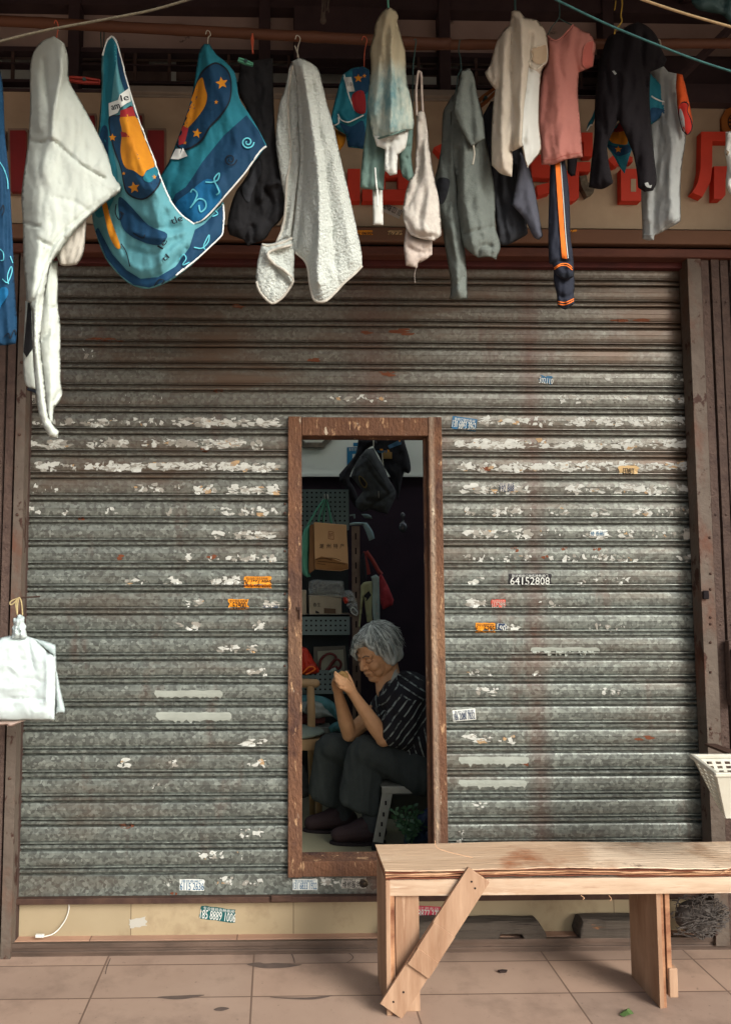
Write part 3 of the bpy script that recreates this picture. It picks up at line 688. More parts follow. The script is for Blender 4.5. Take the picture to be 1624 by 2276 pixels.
# vent band and upper wall
m_up = M('upper_wall', srgb(176,156,144), srgb(146,126,118), srgb(104,88,86), scale=3.5, rough=.9, bump=.25, contrast=.2)
add_rust_or_shade(m_up, srgb(34,28,30), 6, 9, .62, .68, 4)
uw = thing('upper_wall', 'dim stained upper wall panels between dark posts above the sign', 'wall', (.4, .1, Z(190,.1)))
b = MB(); b.box(WX0, xr, .12, .2, Z(116,.12), Z(20,.12)); b.obj('wall_panel', m_up, uw)
b = MB(); b.box(WX0, xr, .30, .34, Z(225,.3), Z(100,.3)); b.box(WX0, xr, .0, .32, Z(213,.0)+.001, Z(206,.0)); b.obj('recess', M('recess_dark', srgb(96,80,78), srgb(76,62,64), scale=6, rough=.9), uw)
b = MB()
for (x0, x1, y0, y1) in ((172,262,132,150),(172,262,155,182),(275,330,132,150),(280,380,158,186),(392,440,130,182),(940,985,130,165),(1020,1110,132,182),(1120,1230,140,180),(1240,1330,130,182),(1390,1500,150,186)):
    b.box(P(x0,150,.25).x, P(x1,150,.25).x, .25, .28, Z(y1,.25), Z(y0,.25))
b.obj('vent_panel', M('vent_panel', srgb(120,102,92), srgb(88,74,70), scale=8, rough=.8), uw)
m_blk = M('black_paint', srgb(58,46,48), srgb(70,56,56), scale=10, rough=.7)
b = MB(); b.box(WX0, xr, .06, .12, Z(20,.06), Z(-60,.06)); b.box(WX0, xr, .08, .12, Z(124,.08), Z(114,.08)); b.box(WX0, xr, .08, .12, Z(152,.08), Z(149,.08)); b.box(WX0, xr, .08, .12, Z(192,.08), Z(186,.08)); b.obj('rail', m_blk, uw)
for xx in (-300, -70, 163, 587, 987, 1351, 1700):
    b = MB(); x0 = P(xx, 80, .05).x; b.box(x0-.022, x0+.026, .05, .118, Z(214,.05), Z(-60,.05)); b.obj('post', m_blk, uw, bevel=.003)
b = MB()
for xx in (28, 105, 272, 300, 376, 508, 642, 700, 930, 1058, 1140, 1220, 1290, 1334, 1402, 1460, 1540):
    x0 = P(xx, 150, .085).x; b.box(x0-.006, x0+.006, .085, .1, Z(190,.085), Z(120,.085))
b.obj('vent_bar', M('vent_bar', srgb(92,74,66), srgb(64,50,46), scale=20, rough=.7), uw, kind='stuff')
b = MB(); b.box(P(653,80,.02).x, P(883,80,.02).x, .02, .1, Z(130,.02), Z(14,.02)); b.obj('meter_box', m_blk, uw, bevel=.004)
b = MB(); b.box(P(1352,200,-.06).x, xr, -.10, -.058, Z(218,-.1), Z(176,-.1)); b.box(P(1352,200,-.06).x, xr, -.02, .03, Z(178,-.02), Z(120,-.02)); b.obj('dark_fascia', m_blk, uw)
# diagonal strut, upper right
b = MB(); b.bar(P(1640, 45, -.25), P(1350, 330, .0)+Vector((0,0,0)), .035, .02); single(b, 'strut', m_blk, 'dark diagonal steel strut at the upper right holding the canopy', 'strut')
# canopy over the pavement
m_can = M('canopy', srgb(110,98,94), srgb(92,80,78), scale=5, rough=.9)
cn = thing('canopy', 'dark sheet canopy over the pavement above the washing', 'canopy', (.4, -.7, 3.80))
def slab(mb, x0, x1, ya, za, yb, zb, th): mb.prism([(x0,ya,za),(x1,ya,za),(x1,yb,zb),(x0,yb,zb)], (0,0,th))
CE = (-1.6, 3.34)
b = MB(); slab(b, -3.2, xr+1.6, .118, 3.86, CE[0], CE[1], .02); b.obj('sheet', m_can, cn)
b = MB(); b.box(-3.2, xr+1.6, CE[0], CE[0]+.04, CE[1]-.045, CE[1]-.002)
for xx in (-2.2, -.9, .4, 1.7): slab(b, xx, xx+.04, .05, 3.79, CE[0]+.041, CE[1]-.03, .038)
b.obj('frame', m_blk, cn)
# unseen wall added above the shop to stop sky leaking over the facade
b = MB(); b.box(WX0-3, WX1+3, .205, .25, Z(100,.2), 3.95); b.box(WX0-3, WX1+3, .12, .203, Z(0,.12)+.1, 3.95); single(b, 'wall', m_up, 'plain unseen wall added above the canopy to stop sky leaking in', 'wall')
# ---------------- washing ----------------
def seg_label(): pass
FAB = dict(
 quilt=M('quilt_cotton', srgb(214,222,212), srgb(200,208,198), scale=8, rough=.85, bump=.12, bscale=30, trans=.12, contrast=.3),
 quilt_in=M('quilt_lining', srgb(190,186,174), srgb(176,172,160), scale=8, rough=.9, bump=.1, bscale=30),
 navy=M('print_navy', srgb(18,62,92), srgb(14,54,84), scale=10, rough=.8, bump=.08, bscale=60),
 blue=M('print_blue', srgb(12,96,142), srgb(10,88,132), scale=10, rough=.8, bump=.08, bscale=60),
 teal=M('print_teal', srgb(38,124,140), srgb(30,112,130), scale=10, rough=.8, bump=.08, bscale=60, trans=.1),
 pale=M('print_pale', srgb(100,160,168), srgb(84,148,158), scale=10, rough=.8, bump=.08, bscale=60, trans=.1),
 ink=M('print_ink', srgb(24,30,40), rough=.85), gold=M('print_gold', srgb(208,138,30), srgb(188,118,26), scale=14, rough=.85),
 pred=M('print_red', srgb(150,40,44), rough=.85), white=M('piping_white', srgb(226,230,224), rough=.8), cyan=M('print_cyan', srgb(96,186,202), rough=.8),
 black=M('black_cloth', srgb(24,24,26), srgb(32,32,34), scale=8, rough=.95, bump=.2, bscale=50),
 fleece=M('fleece', srgb(206,212,204), srgb(186,192,184), scale=30, rough=1, bump=.9, bscale=130, contrast=.2, trans=.08),
 grey=M('grey_marl', srgb(96,104,98), srgb(112,118,112), scale=60, rough=1, bump=.3, bscale=200, contrast=.1),
 cream=M('cream_cotton', srgb(214,204,186), srgb(200,190,172), scale=9, rough=.9, bump=.12, bscale=60, trans=.18),
 lightw=M('white_cotton', srgb(224,226,218), srgb(212,214,206), scale=9, rough=.9, bump=.12, bscale=60, trans=.18),
 pink=M('pink_cotton', srgb(192,128,116), srgb(180,116,106), scale=9, rough=.9, bump=.1, bscale=90, trans=.12),
 pinkin=M('pink_inside', srgb(176,96,86), rough=.95),
 ntrack=M('navy_jersey', srgb(30,34,46), srgb(40,44,56), scale=9, rough=.85, bump=.1), orange=M('orange_trim', srgb(236,120,40), rough=.8),
 blackp=M('black_knit', srgb(18,14,18), srgb(24,20,24), scale=9, rough=.95, bump=.15),
 lgrey=M('pale_grey_jersey', srgb(172,176,172), srgb(158,162,160), scale=9, rough=.9, bump=.1, bscale=90, trans=.15),
 slate=M('slate_cloth', srgb(86,88,98), srgb(74,76,86), scale=9, rough=.95, bump=.1), dslate=M('dark_slate_cloth', srgb(50,52,56), srgb(40,42,46), scale=12, rough=.95, bump=.2),
 floral=M('floral_cotton', srgb(214,210,198), srgb(196,188,178), srgb(160,144,136), scale=95, rough=.95, bump=.15, contrast=.55, trans=.12),
 florin=M('floral_inside', srgb(192,180,168), srgb(176,162,152), scale=60, rough=.95, bump=.1),
 ored=M('sleeve_orange', srgb(220,92,34), srgb(204,78,30), scale=8, rough=.85), dred=M('sleeve_red', srgb(178,44,36), rough=.9),
)
# tie-dye: large soft patches of the dye itself
def tiedye():
    m = M('tie_dye', srgb(104,142,144), srgb(196,204,188), srgb(58,96,116), scale=13, rough=.9, bump=.08, bscale=70, contrast=.72, stretch=(1,1,.6), trans=.15, mid=.5)
    n = m.node_tree.nodes; l = m.node_tree.links; bs = n['Principled BSDF']; old = bs.inputs['Base Color'].links[0].from_socket
    tc = n.new('ShaderNodeTexCoord'); sp = n.new('ShaderNodeSeparateXYZ'); l.new(tc.outputs['Object'], sp.inputs[0])
    nz = n.new('ShaderNodeTexNoise'); nz.inputs['Scale'].default_value = 7; l.new(tc.outputs['Object'], nz.inputs['Vector'])
    ad = n.new('ShaderNodeMath'); ad.operation = 'MULTIPLY_ADD'; l.new(nz.outputs['Fac'], ad.inputs[0]); ad.inputs[1].default_value = .22; l.new(sp.outputs['Z'], ad.inputs[2])
    mr = n.new('ShaderNodeMapRange'); mr.inputs[1].default_value = .52; mr.inputs[2].default_value = .60; l.new(ad.outputs[0], mr.inputs[0])
    mx = n.new('ShaderNodeMix'); mx.data_type = 'RGBA'; l.new(mr.outputs[0], mx.inputs[0]); l.new(old, mx.inputs[6]); mx.inputs[7].default_value = (*srgb(176,166,138), 1); l.new(mx.outputs[2], bs.inputs['Base Color'])
    m2 = M('tie_dye_green', srgb(110,134,122), srgb(84,110,106), srgb(140,156,140), scale=9, rough=.9, bump=.1, bscale=70, contrast=.2, trans=.1)
    return m, m2
m_td, m_td2 = tiedye()
def star(cx, cy, r, a0=-90):
    return [(cx+math.cos(R(a0+36*k))*(r if k % 2 == 0 else r*.45), cy+math.sin(R(a0+36*k))*(r if k % 2 == 0 else r*.45)) for k in range(10)]
def swirl(cx, cy, r, turns=1.6, sg=1): return [(cx+math.cos(t)*r*(1-t/(turns*2*math.pi)*.85)*sg, cy+math.sin(t)*r*(1-t/(turns*2*math.pi)*.85)) for t in np.linspace(0, turns*2*math.pi*.95, 22)]
def hanging(name, label, cat, mb, **k): pass
def start(name, label, cat, V, group='washing hung under the canopy'):
    return thing(name, label, cat, base_of(V), group)
m_wire = M('hanger_wire', srgb(58,84,82), rough=.5, metal=.3); m_wirew = M('hanger_white', srgb(170,165,150), rough=.6); m_wireo = M('hanger_orange', srgb(190,92,66), rough=.6)
YP = -.60  # pole
def hook_mb(x, y0, y1, Y, r=.0016, w_=6):   # wire hook from cloth top y1 up over the pole
    b = MB(); pts = [(x, y1), (x+1, (y0+y1)/2), (x+w_, y0+8), (x+w_*.6, y0), (x-w_*.3, y0-2), (x-w_*.8, y0+6)]
    b.tube([P(px, py, Y) for px, py in cr(pts, 5)], r, 6); return b
def garment(name, label, cat, parts, hook=None):
    """parts: list of (part_name or None, material, cloth kwargs); the first part is the body of the thing"""
    mbs = []
    for (pn, mat, kw) in parts:
        b = MB(); kws = kw if isinstance(kw, list) else [kw]
        for q in kws: cloth_mb(b, **q)
        mbs.append((pn, mat, b))
    V = [v for _, _, b in mbs for v in b.V]
    t = start(name, label, cat, V)
    for pn, mat, b in mbs: b.obj(pn, mat, t, smooth=True)
    if hook: hook[0].obj('hanger_hook', hook[1], t, smooth=True)
    return t, [b.bvh() for _, _, b in mbs]
def dec(name, mat, parent, bv, polys, off=.0022, smooth=0, step=4):
    off = off*1.7; o = None
    for p in polys:
        b = MB(); decal_mb(b, p, bv, off, step, smooth)
        if b.F: o = b.obj(name, mat, parent, smooth=True)
    return o
def lin(name, mat, parent, bv, lines, wd, off=.003):
    off = off*1.7; o = None
    for p in lines:
        b = MB(); line_mb(b, p, wd, bv, off)
        if b.F: o = b.obj(name, mat, parent, smooth=True)
    return o
def cord(name, mat, parent, bv, lines, r, off=.001):
    b = MB()
    for p in lines: cord_mb(b, p, r, bv, off)
    if b.F: return b.obj(name, mat, parent, smooth=True)
K = lambda L: [(x*.4459, y*.4459) for x, y in L]

# white quilt, far left
Q1 = K([(270,180),(322,215),(342,290),(346,400),(400,500),(450,592),(520,730),(575,860),(607,928),(602,958),(540,1000),(480,1050),(425,1100),(360,1170),(310,1240),(255,1320),(235,1420),(215,1560),(205,1700),(225,1900),(240,2050),(262,2110),(296,2150),(290,2182),(250,2180),(225,2140),(195,2060),(180,1950),(168,1800),(163,1700),(165,1580),(150,1510),(132,1500),(128,1400),(118,1300),(115,1100),(108,990),(118,880),(132,780),(146,650),(152,500),(150,350),(168,260),(212,205)])
Q2 = K([(300,1130),(432,1090),(428,1180),(415,1270),(385,1320),(330,1326),(300,1320),(280,1250)])
Q3 = K([(200,1300),(290,1300),(292,1420),(291,1530),(302,1600),(304,1760),(306,1900),(312,1960),(300,2000),(272,2040),(270,2110),(235,2110),(215,1900),(190,1700)])
Q4 = K([(128,1500),(160,1500),(168,1800),(185,1940),(150,1938),(125,1905),(117,1800),(120,1700)])
t, bv = garment('quilt', 'large white padded quilt hanging in a long point at the far left', 'quilt', [
 ('cover', FAB['quilt'], dict(poly=Q1, Y=-.72, facets=[(K([(318,215),(305,380),(268,560),(255,700),(212,850),(203,1000),(198,1150),(190,1250),(160,1500),(165,1900),(180,2180)]), 1.5, .12)], bulge=.055, Rr=34, seed=1, folds=[
   (K([(255,690),(262,600),(285,480),(305,380),(300,300)]), .022, 9), (K([(250,700),(245,560),(225,420),(220,300)]), -.020, 7), (K([(200,640),(195,500),(185,380)]), .015, 9),
   (K([(145,700),(215,710),(258,695),(330,755),(420,830),(520,888)]), -.013, 3.2), (K([(210,720),(195,850),(205,1000),(195,1150)]), -.012, 8), (K([(118,1112),(200,1130)]), -.010, 3.5),
   (K([(195,1195),(245,1222)]), -.012, 3.5), (K([(596,945),(520,985),(430,1075),(330,1170),(270,1260),(220,1380),(185,1520),(180,1700),(195,1850),(215,1980),(250,2120)]), .014, 8),
   (K([(570,945),(480,1020),(400,1080),(310,1165),(250,1250),(205,1370),(170,1500)]), -.010, 4), (K([(200,1480),(193,1600),(205,1750),(228,1900),(245,2100)]), -.012, 4.5), (K([(260,980),(380,1010),(450,1060)]), -.006, 5)],
   noisef=[(60,90,.018,3),(22,40,.008,9),(14,60,.006,31)])),
 ('lining', FAB['quilt_in'], dict(poly=Q2, Y=-.67, bulge=.04, Rr=20, seed=2, folds=[(K([(400,1120),(395,1200),(360,1300)]), -.008, 5), (K([(420,1150),(405,1250),(370,1310)]), .006, 4), (K([(370,1150),(350,1250),(330,1310)]), -.007, 4)], noisef=[(12,50,.012,4)])),
 ('lower_fold', FAB['quilt'], [dict(poly=Q3, Y=-.65, facets=[(K([(250,1300),(255,1700),(255,2110)]), .3, .8)], bulge=.04, Rr=20, seed=3, folds=[(K([(265,1300),(262,1500),(260,1620),(215,1690)]), -.010, 5), (K([(262,1535),(300,1535)]), -.012, 3), (K([(300,1950),(270,2000)]), -.012, 4), (K([(262,1690),(262,1800)]), -.006, 6)], noisef=[(20,60,.010,5)]),
    dict(poly=Q4, Y=-.655, bulge=.02, Rr=12, seed=4, noisef=[(20,60,.006,5)])])])
dec('gap_patch', FAB['black'], t, bv[2], [K([(140,1508),(158,1512),(164,1740),(134,1782),(118,1755),(130,1620)])], .004)  # black patch painted for the dark gap seen between the folds
b = MB(); b.tube([P(x, y, -.66) for x, y in cr([(62,865),(72,868),(80,872),(90,890)], 4)], .004, 6); b.obj('tape', FAB['ink'], t)
b = MB(); b.tube([P(x, y, -.66) for x, y in cr([(126,84),(130,62),(128,50),(124,45),(121,52)], 5)], .0016, 6); b.obj('hanger_hook', m_wireo, t)

# blue cartoon-free printed blanket
RV = [(454,97),(466,98),(480,120),(502,138),(523,165),(532,218),(555,255),(577,292),(593,324),(570,354),(544,386),(520,414),(499,439),(469,472),(450,491),(431,499),(405,488),(378,460),(358,420),(352,398),(375,360),(390,322),(412,262),(427,210),(437,150),(444,112)]
SV = [(248,80),(256,84),(265,100),(277,157),(290,205),(300,240),(322,300),(345,360),(362,405),(378,443),(405,478),(431,498),(448,493),(470,472),(497,448),(498,480),(496,522),(462,555),(430,587),(400,610),(375,626),(332,642),(297,635),(270,616),(234,573),(211,510),(205,470),(206,400),(212,340),(220,280),(226,200),(225,150),(228,120),(236,94)]
t, bv = garment('printed_blanket', 'bright blue child blanket printed with stars and swirls, slung in a deep V', 'blanket', [
 ('sling', FAB['pale'], dict(poly=SV, Y=-.74, facets=[([(256,80),(262,160),(275,260),(300,380),(350,480),(360,640)], .9, .25)], bulge=.045, Rr=34, seed=11, folds=[
    ([(255,100),(262,180),(280,260),(300,330),(330,400),(370,460)], .022, 12), (C4([(560,150),(640,330),(740,430),(850,450),(960,400),(1060,280)]), -.014, 9), (C4([(600,150),(690,300),(780,390),(900,370),(1000,260)]), .010, 9),
    (C4([(700,40),(800,120),(900,160),(1000,160),(1110,150)]), -.012, 8), (C4([(760,180),(880,220),(1000,200),(1100,165)]), .012, 8), (C4([(740,280),(860,310),(960,270),(1090,170)]), -.010, 7), ([(240,130),(236,240),(232,340),(240,420)], -.016, 8)],
    noisef=[(16,70,.012,2),(40,40,.012,8),(9,60,.004,12)])),
 ('hanging_end', FAB['teal'], dict(poly=RV, Y=-.70, facets=[([(462,97),(470,200),(465,300),(440,400),(430,499)], .7, -.25)], bulge=.035, Rr=34, seed=12, folds=[
    ([(456,110),(470,160),(500,230),(520,330),(480,420)], .014, 14), ([(450,120),(440,200),(420,290),(395,380)], -.012, 7), ([(470,115),(500,170),(540,260),(570,320)], -.008, 8), (C1([(1050,1000),(1180,900),(1400,760)]), -.006, 16)],
    noisef=[(18,60,.008,4),(40,50,.010,8)]))])
bs_, br_ = bv
dec('print_band', FAB['navy'], t, br_, [C1([(1462,682),(1535,778),(1575,866),(1450,1025),(1330,1165),(1248,1255),(1200,1302),(1150,1322),(1090,1290),(1022,1195),(1040,1150),(1100,1110),(1150,1040),(1200,960),(1330,800)])], .0016)
dec('print_band', FAB['blue'], t, br_, [C1([(1040,1210),(1120,1140),(1230,1060),(1300,1110),(1310,1180),(1240,1258),(1200,1300),(1150,1318),(1095,1290)])], .0024, 1)
dec('print_patch', FAB['ink'], t, br_, [C1([(1262,372),(1310,380),(1355,420),(1374,490),(1365,600),(1310,690),(1245,760),(1195,840),(1105,890),(1050,870),(1040,800),(1090,700),(1140,560),(1190,430)])], .0030, 1)
dec('print_patch', FAB['navy'], t, br_, [C1([(1265,382),(1308,390),(1348,428),(1366,492),(1356,598),(1302,682),(1237,752),(1188,830),(1104,880),(1058,862),(1050,800),(1098,700),(1148,560),(1196,440)])], .0038, 1)
dec('print_patch', FAB['gold'], t, br_, [C1([(1200,460),(1215,520),(1228,570),(1215,630),(1175,690),(1145,725),(1100,768),(1082,735),(1100,670),(1145,560),(1170,490)])], .0044, 1)
dec('print_patch', FAB['pred'], t, br_, [C1([(1085,745),(1118,760),(1095,850),(1060,860),(1060,800)])], .0048)
dec('print_star', FAB['gold'], t, br_, [C1(star(1315,492,38,-100)), C1(star(1168,790,30,-80)), C1(star(1282,605,13)), C1(star(1097,845,12))], .0048)
dec('print_label', FAB['white'], t, br_, [C1([(1042,882),(1075,882),(1060,945),(1012,942)]), C1([(1085,875),(1112,925),(1055,945)])], .005)
lin('print_swirl', FAB['cyan'], t, br_, [C1(swirl(1468,842,38,1.7)), C1([(1218,1078),(1255,1080),(1292,1065),(1300,1025),(1270,1060),(1290,1110),(1300,1140),(1282,1155)]), C1([(1130,1140),(1145,1122),(1170,1150),(1150,1200),(1128,1232),(1175,1180),(1215,1190),(1220,1230),(1190,1255),(1180,1215)])], 3.0, .0050)
lin('print_swirl', FAB['ink'], t, br_, [C1(swirl(1366,945,38,1.7))], 2.4, .005)
cord('piping', FAB['white'], t, br_, [C1([(1578,866),(1535,905),(1450,1025),(1330,1165),(1250,1258),(1200,1302),(1152,1324)])], .0032)
cord('piping', FAB['white'], t, bs_, [C1([(610,330),(625,280),(645,228),(668,219),(690,250),(715,340),(745,440),(780,560),(830,720),(870,840),(920,960),(965,1075),(1010,1175),(1080,1268),(1150,1324)]), C4([(1270,30),(1274,110),(1272,185),(1180,280),(1100,352),(1000,430)])], .0034)
dec('print_band', FAB['navy'], t, bs_, [C4([(540,170),(560,160),(640,310),(720,400),(800,450),(900,440),(1000,380),(1080,270),(1110,170),(1160,140),(1230,70),(1270,25),(1270,190),(1100,358),(960,458),(850,500),(760,484),(690,432),(605,330)])], .0018, 0)
dec('print_band', FAB['teal'], t, bs_, [[(238,96),(250,86),(262,110),(250,200),(246,300),(262,400),(240,470),(214,480),(210,420),(216,340),(224,280),(230,180),(231,125)]], .0016, 1)
dec('print_band', FAB['navy'], t, bs_, [[(264,440),(285,452),(330,500),(372,520),(352,545),(300,530),(270,500)], [(262,100),(275,157),(288,205),(284,215),(270,180),(262,140)], [(226,285),(240,290),(238,390),(214,440),(211,400),(217,340)]], .0022, 1)
dec('print_patch', FAB['ink'], t, bs_, [C1([(648,690),(715,680),(800,640),(930,980),(955,1080),(885,1168),(820,1184),(745,1136),(715,1000),(675,890),(650,780)])], .0030, 1)
dec('print_patch', FAB['navy'], t, bs_, [C1([(656,694),(715,688),(798,652),(922,985),(945,1076),(880,1160),(820,1174),(752,1128),(722,998),(683,884),(658,780)])], .0036, 1)
dec('print_patch', FAB['gold'], t, bs_, [C1([(714,692),(804,690),(850,800),(895,910),(918,985),(870,1010),(845,1045),(795,1012),(742,990),(716,900),(724,780)])], .0044, 1)
dec('print_patch', FAB['teal'], t, bs_, [C1([(870,1015),(922,990),(938,1030),(890,1080),(850,1060)])], .0046, 1)
dec('print_patch', FAB['pred'], t, bs_, [C1([(714,655),(788,630),(805,688),(712,694)]), C1([(716,780),(745,785),(770,812),(722,812)])], .0048)
dec('print_label', FAB['white'], t, bs_, [C1([(712,560),(765,522),(777,600),(752,612),(712,640),(700,668),(648,690),(645,612),(700,592)])], .0050)
b = MB(); text_mb(b, 'le', *C1([(740,578)])[0], 17, 14, -14, bs_, .0098, .4); text_mb(b, 'am', *C1([(686,634)])[0], 19, 10, -14, bs_, .0098, .4)
text_mb(b, 'tle', *C4([(1005,112)])[0], 26, 15, -20, bs_, .0085, .4); text_mb(b, 'le', *C4([(925,250)])[0], 22, 14, -60, bs_, .0085, .4); text_mb(b, 'tl', *C4([(940,330)])[0], 16, 12, -40, bs_, .0085, .4)
b.obj('print_lettering', FAB['ink'], t)
dec('print_star', FAB['gold'], t, bs_, [C1(star(795,1112,36,-100)), C1(star(668,815,24)), C1(star(735,1028,11)), C1(star(915,1048,15))], .0050)
dec('print_patch', FAB['gold'], t, bs_, [C1([(606,1205),(630,1195),(655,1290),(680,1360),(715,1460),(690,1470),(650,1400),(625,1300)])], .0040, 1)
lin('print_swirl', FAB['ink'], t, bs_, [C1([(690,1210),(685,1260),(705,1300),(725,1280),(715,1255),(735,1270)]), C1([(790,1380),(820,1400),(850,1410),(860,1390)]), C4([(880,490),(905,455),(935,460),(920,480),(895,495)]), C4([(690,250),(720,300),(740,380)])], 2.4, .0046)
lin('print_swirl', FAB['cyan'], t, bs_, [C4([(1020,340),(1045,310),(1060,335),(1040,370),(1080,355)]), C4([(1105,270),(1150,275),(1185,240),(1190,200),(1160,260),(1170,285)]), C4([(1210,95),(1240,80),(1225,60)])], 2.4, .0046)
hook_mb(462, 70, 98, -.68).obj('hanger_hook', m_wirew, t, smooth=True)

# blue cloth cut by the left edge
LB = [(-60,120),(0,150),(8,200),(12,300),(22,400),(28,520),(34,640),(39,720),(36,764),(0,768),(-70,760)]
t, bv = garment('printed_sheet', 'dark blue printed sheet cut off by the left edge of the photo', 'sheet', [('cloth', FAB['navy'], dict(poly=LB, Y=-.80, bulge=.03, Rr=26, seed=14, folds=[([(-10,160),(4,400),(10,560),(20,740)], .012, 8), ([(0,300),(14,430),(18,560)], -.012, 5)], noisef=[(14,80,.012,3)]))])
lin('print_swirl', FAB['cyan'], t, bv[0], [C1([(0,960),(25,1000),(45,1060),(50,1120)]), C4([(0,280),(20,300),(22,340),(5,345)]), C4([(15,450),(45,470),(70,410),(65,380),(45,430),(50,480)]), C4([(60,320),(75,360)])], 2.2, .003)
lin('print_swirl', FAB['ink'], t, bv[0], [C4([(5,60),(20,30),(25,60),(12,90)]), C4([(25,780),(50,760),(60,790),(85,740),(100,800)])], 2.2, .003)
dec('print_patch', FAB['blue'], t, bv[0], [C4([(0,510),(40,500),(48,540),(10,600),(0,620)])], .003, 1)

# black garment behind
BG = C2([(150,360),(200,345),(335,330),(337,480),(345,700),(362,900),(400,1010),(416,1080),(408,1180),(380,1250),(330,1300),(290,1360),(220,1388),(190,1402),(168,1365),(130,1352),(88,1335),(75,1285),(90,1190),(125,1090),(180,1010),(205,930),(190,650),(150,560),(135,500)])
t, bv = garment('jumper', 'rumpled black jumper hanging between the blue blanket and the pale fleece', 'jumper', [('cloth', FAB['black'], dict(poly=BG, Y=-.60, bulge=.05, Rr=26, seed=15, folds=[(C2([(270,1130),(300,1060),(380,1040),(400,1090)]), .022, 7), (C2([(290,1080),(330,1160),(300,1250)]), -.02, 7), (C2([(230,400),(235,700),(240,1000),(200,1250)]), -.012, 8), (C2([(180,1380),(190,1300),(220,1290),(225,1370)]), -.016, 5)], noisef=[(20,60,.02,3),(9,20,.008,6)]))])
dec('print_patch', FAB['dslate'], t, bv[0], [C2([(240,930),(262,920),(268,980),(245,1030),(215,1100),(200,1150),(170,1120),(160,1060),(205,1010)])], .003, 1)

# pale fleece
FW1 = C2([(440,350),(480,330),(530,345),(590,390),(610,450),(640,580),(680,720),(720,900),(762,1080),(800,1250),(838,1430),(842,1515),(800,1560),(740,1612),(690,1665),(640,1712),(600,1722),(565,1705),(545,1620),(533,1520),(505,1470),(455,1432),(440,1380),(455,1250),(470,1100),(490,900),(480,700),(470,500),(455,400)])
FW2 = C2([(430,380),(455,350),(480,420),(490,700),(495,900),(470,1100),(450,1280),(440,1360),(400,1360),(350,1390),(385,1300),(400,1150),(385,1050),(360,900),(350,780),(370,600),(405,500),(420,430)])
FW3 = C2([(270,1385),(330,1385),(400,1358),(440,1352),(456,1440),(455,1550),(450,1620),(400,1685),(345,1728),(310,1718),(260,1660),(238,1600),(245,1500)])
t, bv = garment('fleece_blanket', 'pale textured fleece blanket hanging in two points with corded edging', 'blanket', [
 ('front_drape', FAB['fleece'], dict(poly=FW1, Y=-.72, facets=[(C2([(500,340),(545,600),(590,900),(600,1200),(595,1720)]), .9, .10)], bulge=.045, Rr=30, seed=21, folds=[(C2([(500,380),(540,600),(580,900),(600,1200),(590,1600)]), .02, 14), (C2([(480,450),(500,800),(500,1100),(470,1400)]), -.014, 8), (C2([(580,420),(640,700),(720,1100),(790,1480)]), .010, 12), (C2([(560,500),(610,800),(660,1200),(690,1500)]), -.010, 10)], noisef=[(20,90,.014,3)], step=3.4, waves=[(.28,.62,.0013),(1.1,.5,.0007)], ridge=.3)),
 ('back_drape', FAB['fleece'], dict(poly=FW2, Y=-.64, bulge=.03, Rr=20, seed=22, folds=[(C2([(440,400),(430,700),(440,1000),(400,1300)]), -.014, 6)], noisef=[(14,60,.014,3)], step=3.4, waves=[(.28,.62,.0012),(1.1,.5,.0009)], ridge=.3)),
 ('lower_corner', FAB['fleece'], dict(poly=FW3, Y=-.66, bulge=.03, Rr=22, seed=23, folds=[(C2([(440,1400),(320,1420),(310,1470),(400,1540),(445,1610)]), .018, 6), (C2([(330,1500),(380,1560),(430,1620)]), -.012, 5)], noisef=[(14,40,.012,3)], step=3.4, waves=[(.28,.62,.0014),(1.1,.5,.0012)], ridge=.3))])
m_cord = M('fleece_cord', srgb(196,192,180), srgb(170,166,154), scale=80, rough=1)
cord('edging', m_cord, t, bv[1], [C2([(450,370),(432,450),(420,600),(428,750),(435,900),(415,1020),(408,1150),(398,1260),(365,1350),(345,1385)])], .0045)
cord('edging', m_cord, t, bv[2], [C2([(445,1355),(380,1385),(310,1400),(275,1392)]), C2([(440,1395),(330,1425),(305,1455),(340,1500),(400,1540),(440,1580),(450,1600)]), C2([(450,1600),(400,1680),(345,1722),(310,1714),(262,1660),(242,1605)])], .0045)
cord('edging', m_cord, t, bv[0], [C2([(455,1432),(505,1470),(534,1520),(547,1620),(568,1702),(600,1717),(640,1708),(690,1662),(740,1608),(800,1556),(840,1514)])], .0045)
b = hook_mb(661, 81, 128, -.68); b.tube([P(x, y, -.68) for x, y in cr([(655,102),(660,115),(664,128)], 4)], .002, 6); b.obj('hanger_hook', m_wirew, t, smooth=True)

# small blue printed garment
t, bv = garment('child_shirt', 'small blue printed child shirt tucked behind the tie-dyed dress', 'shirt', [
 ('cloth', FAB['teal'], dict(poly=C2([(735,420),(790,385),(850,378),(885,400),(880,650),(860,850),(800,842),(762,838),(748,765),(705,740),(662,690),(670,640),(690,560),(712,480)]), Y=-.60, bulge=.035, Rr=20, seed=31, folds=[(C2([(740,440),(720,560),(700,680)]), -.012, 6), (C2([(720,640),(760,690),(830,660),(860,650)]), .018, 5), (C2([(780,500),(800,640)]), -.012, 5)], noisef=[(12,30,.014,3)])),
 ('tail', FAB['gold'], dict(poly=C2([(690,735),(752,770),(740,820),(710,862),(695,820)]), Y=-.57, bulge=.012, Rr=10, seed=32))])
dec('print_patch', FAB['navy'], t, bv[0], [C2([(790,390),(850,382),(880,402),(875,520),(820,540),(795,480)]), C2([(715,700),(780,720),(850,690),(850,838),(765,832),(745,760)])], .0026, 1)
dec('print_patch', FAB['pred'], t, bv[0], [C2([(785,540),(850,520),(860,640),(800,630)])], .003, 1)
dec('print_star', FAB['gold'], t, bv[0], [C2(star(820,445,26)), C2(star(855,432,12))], .0036)
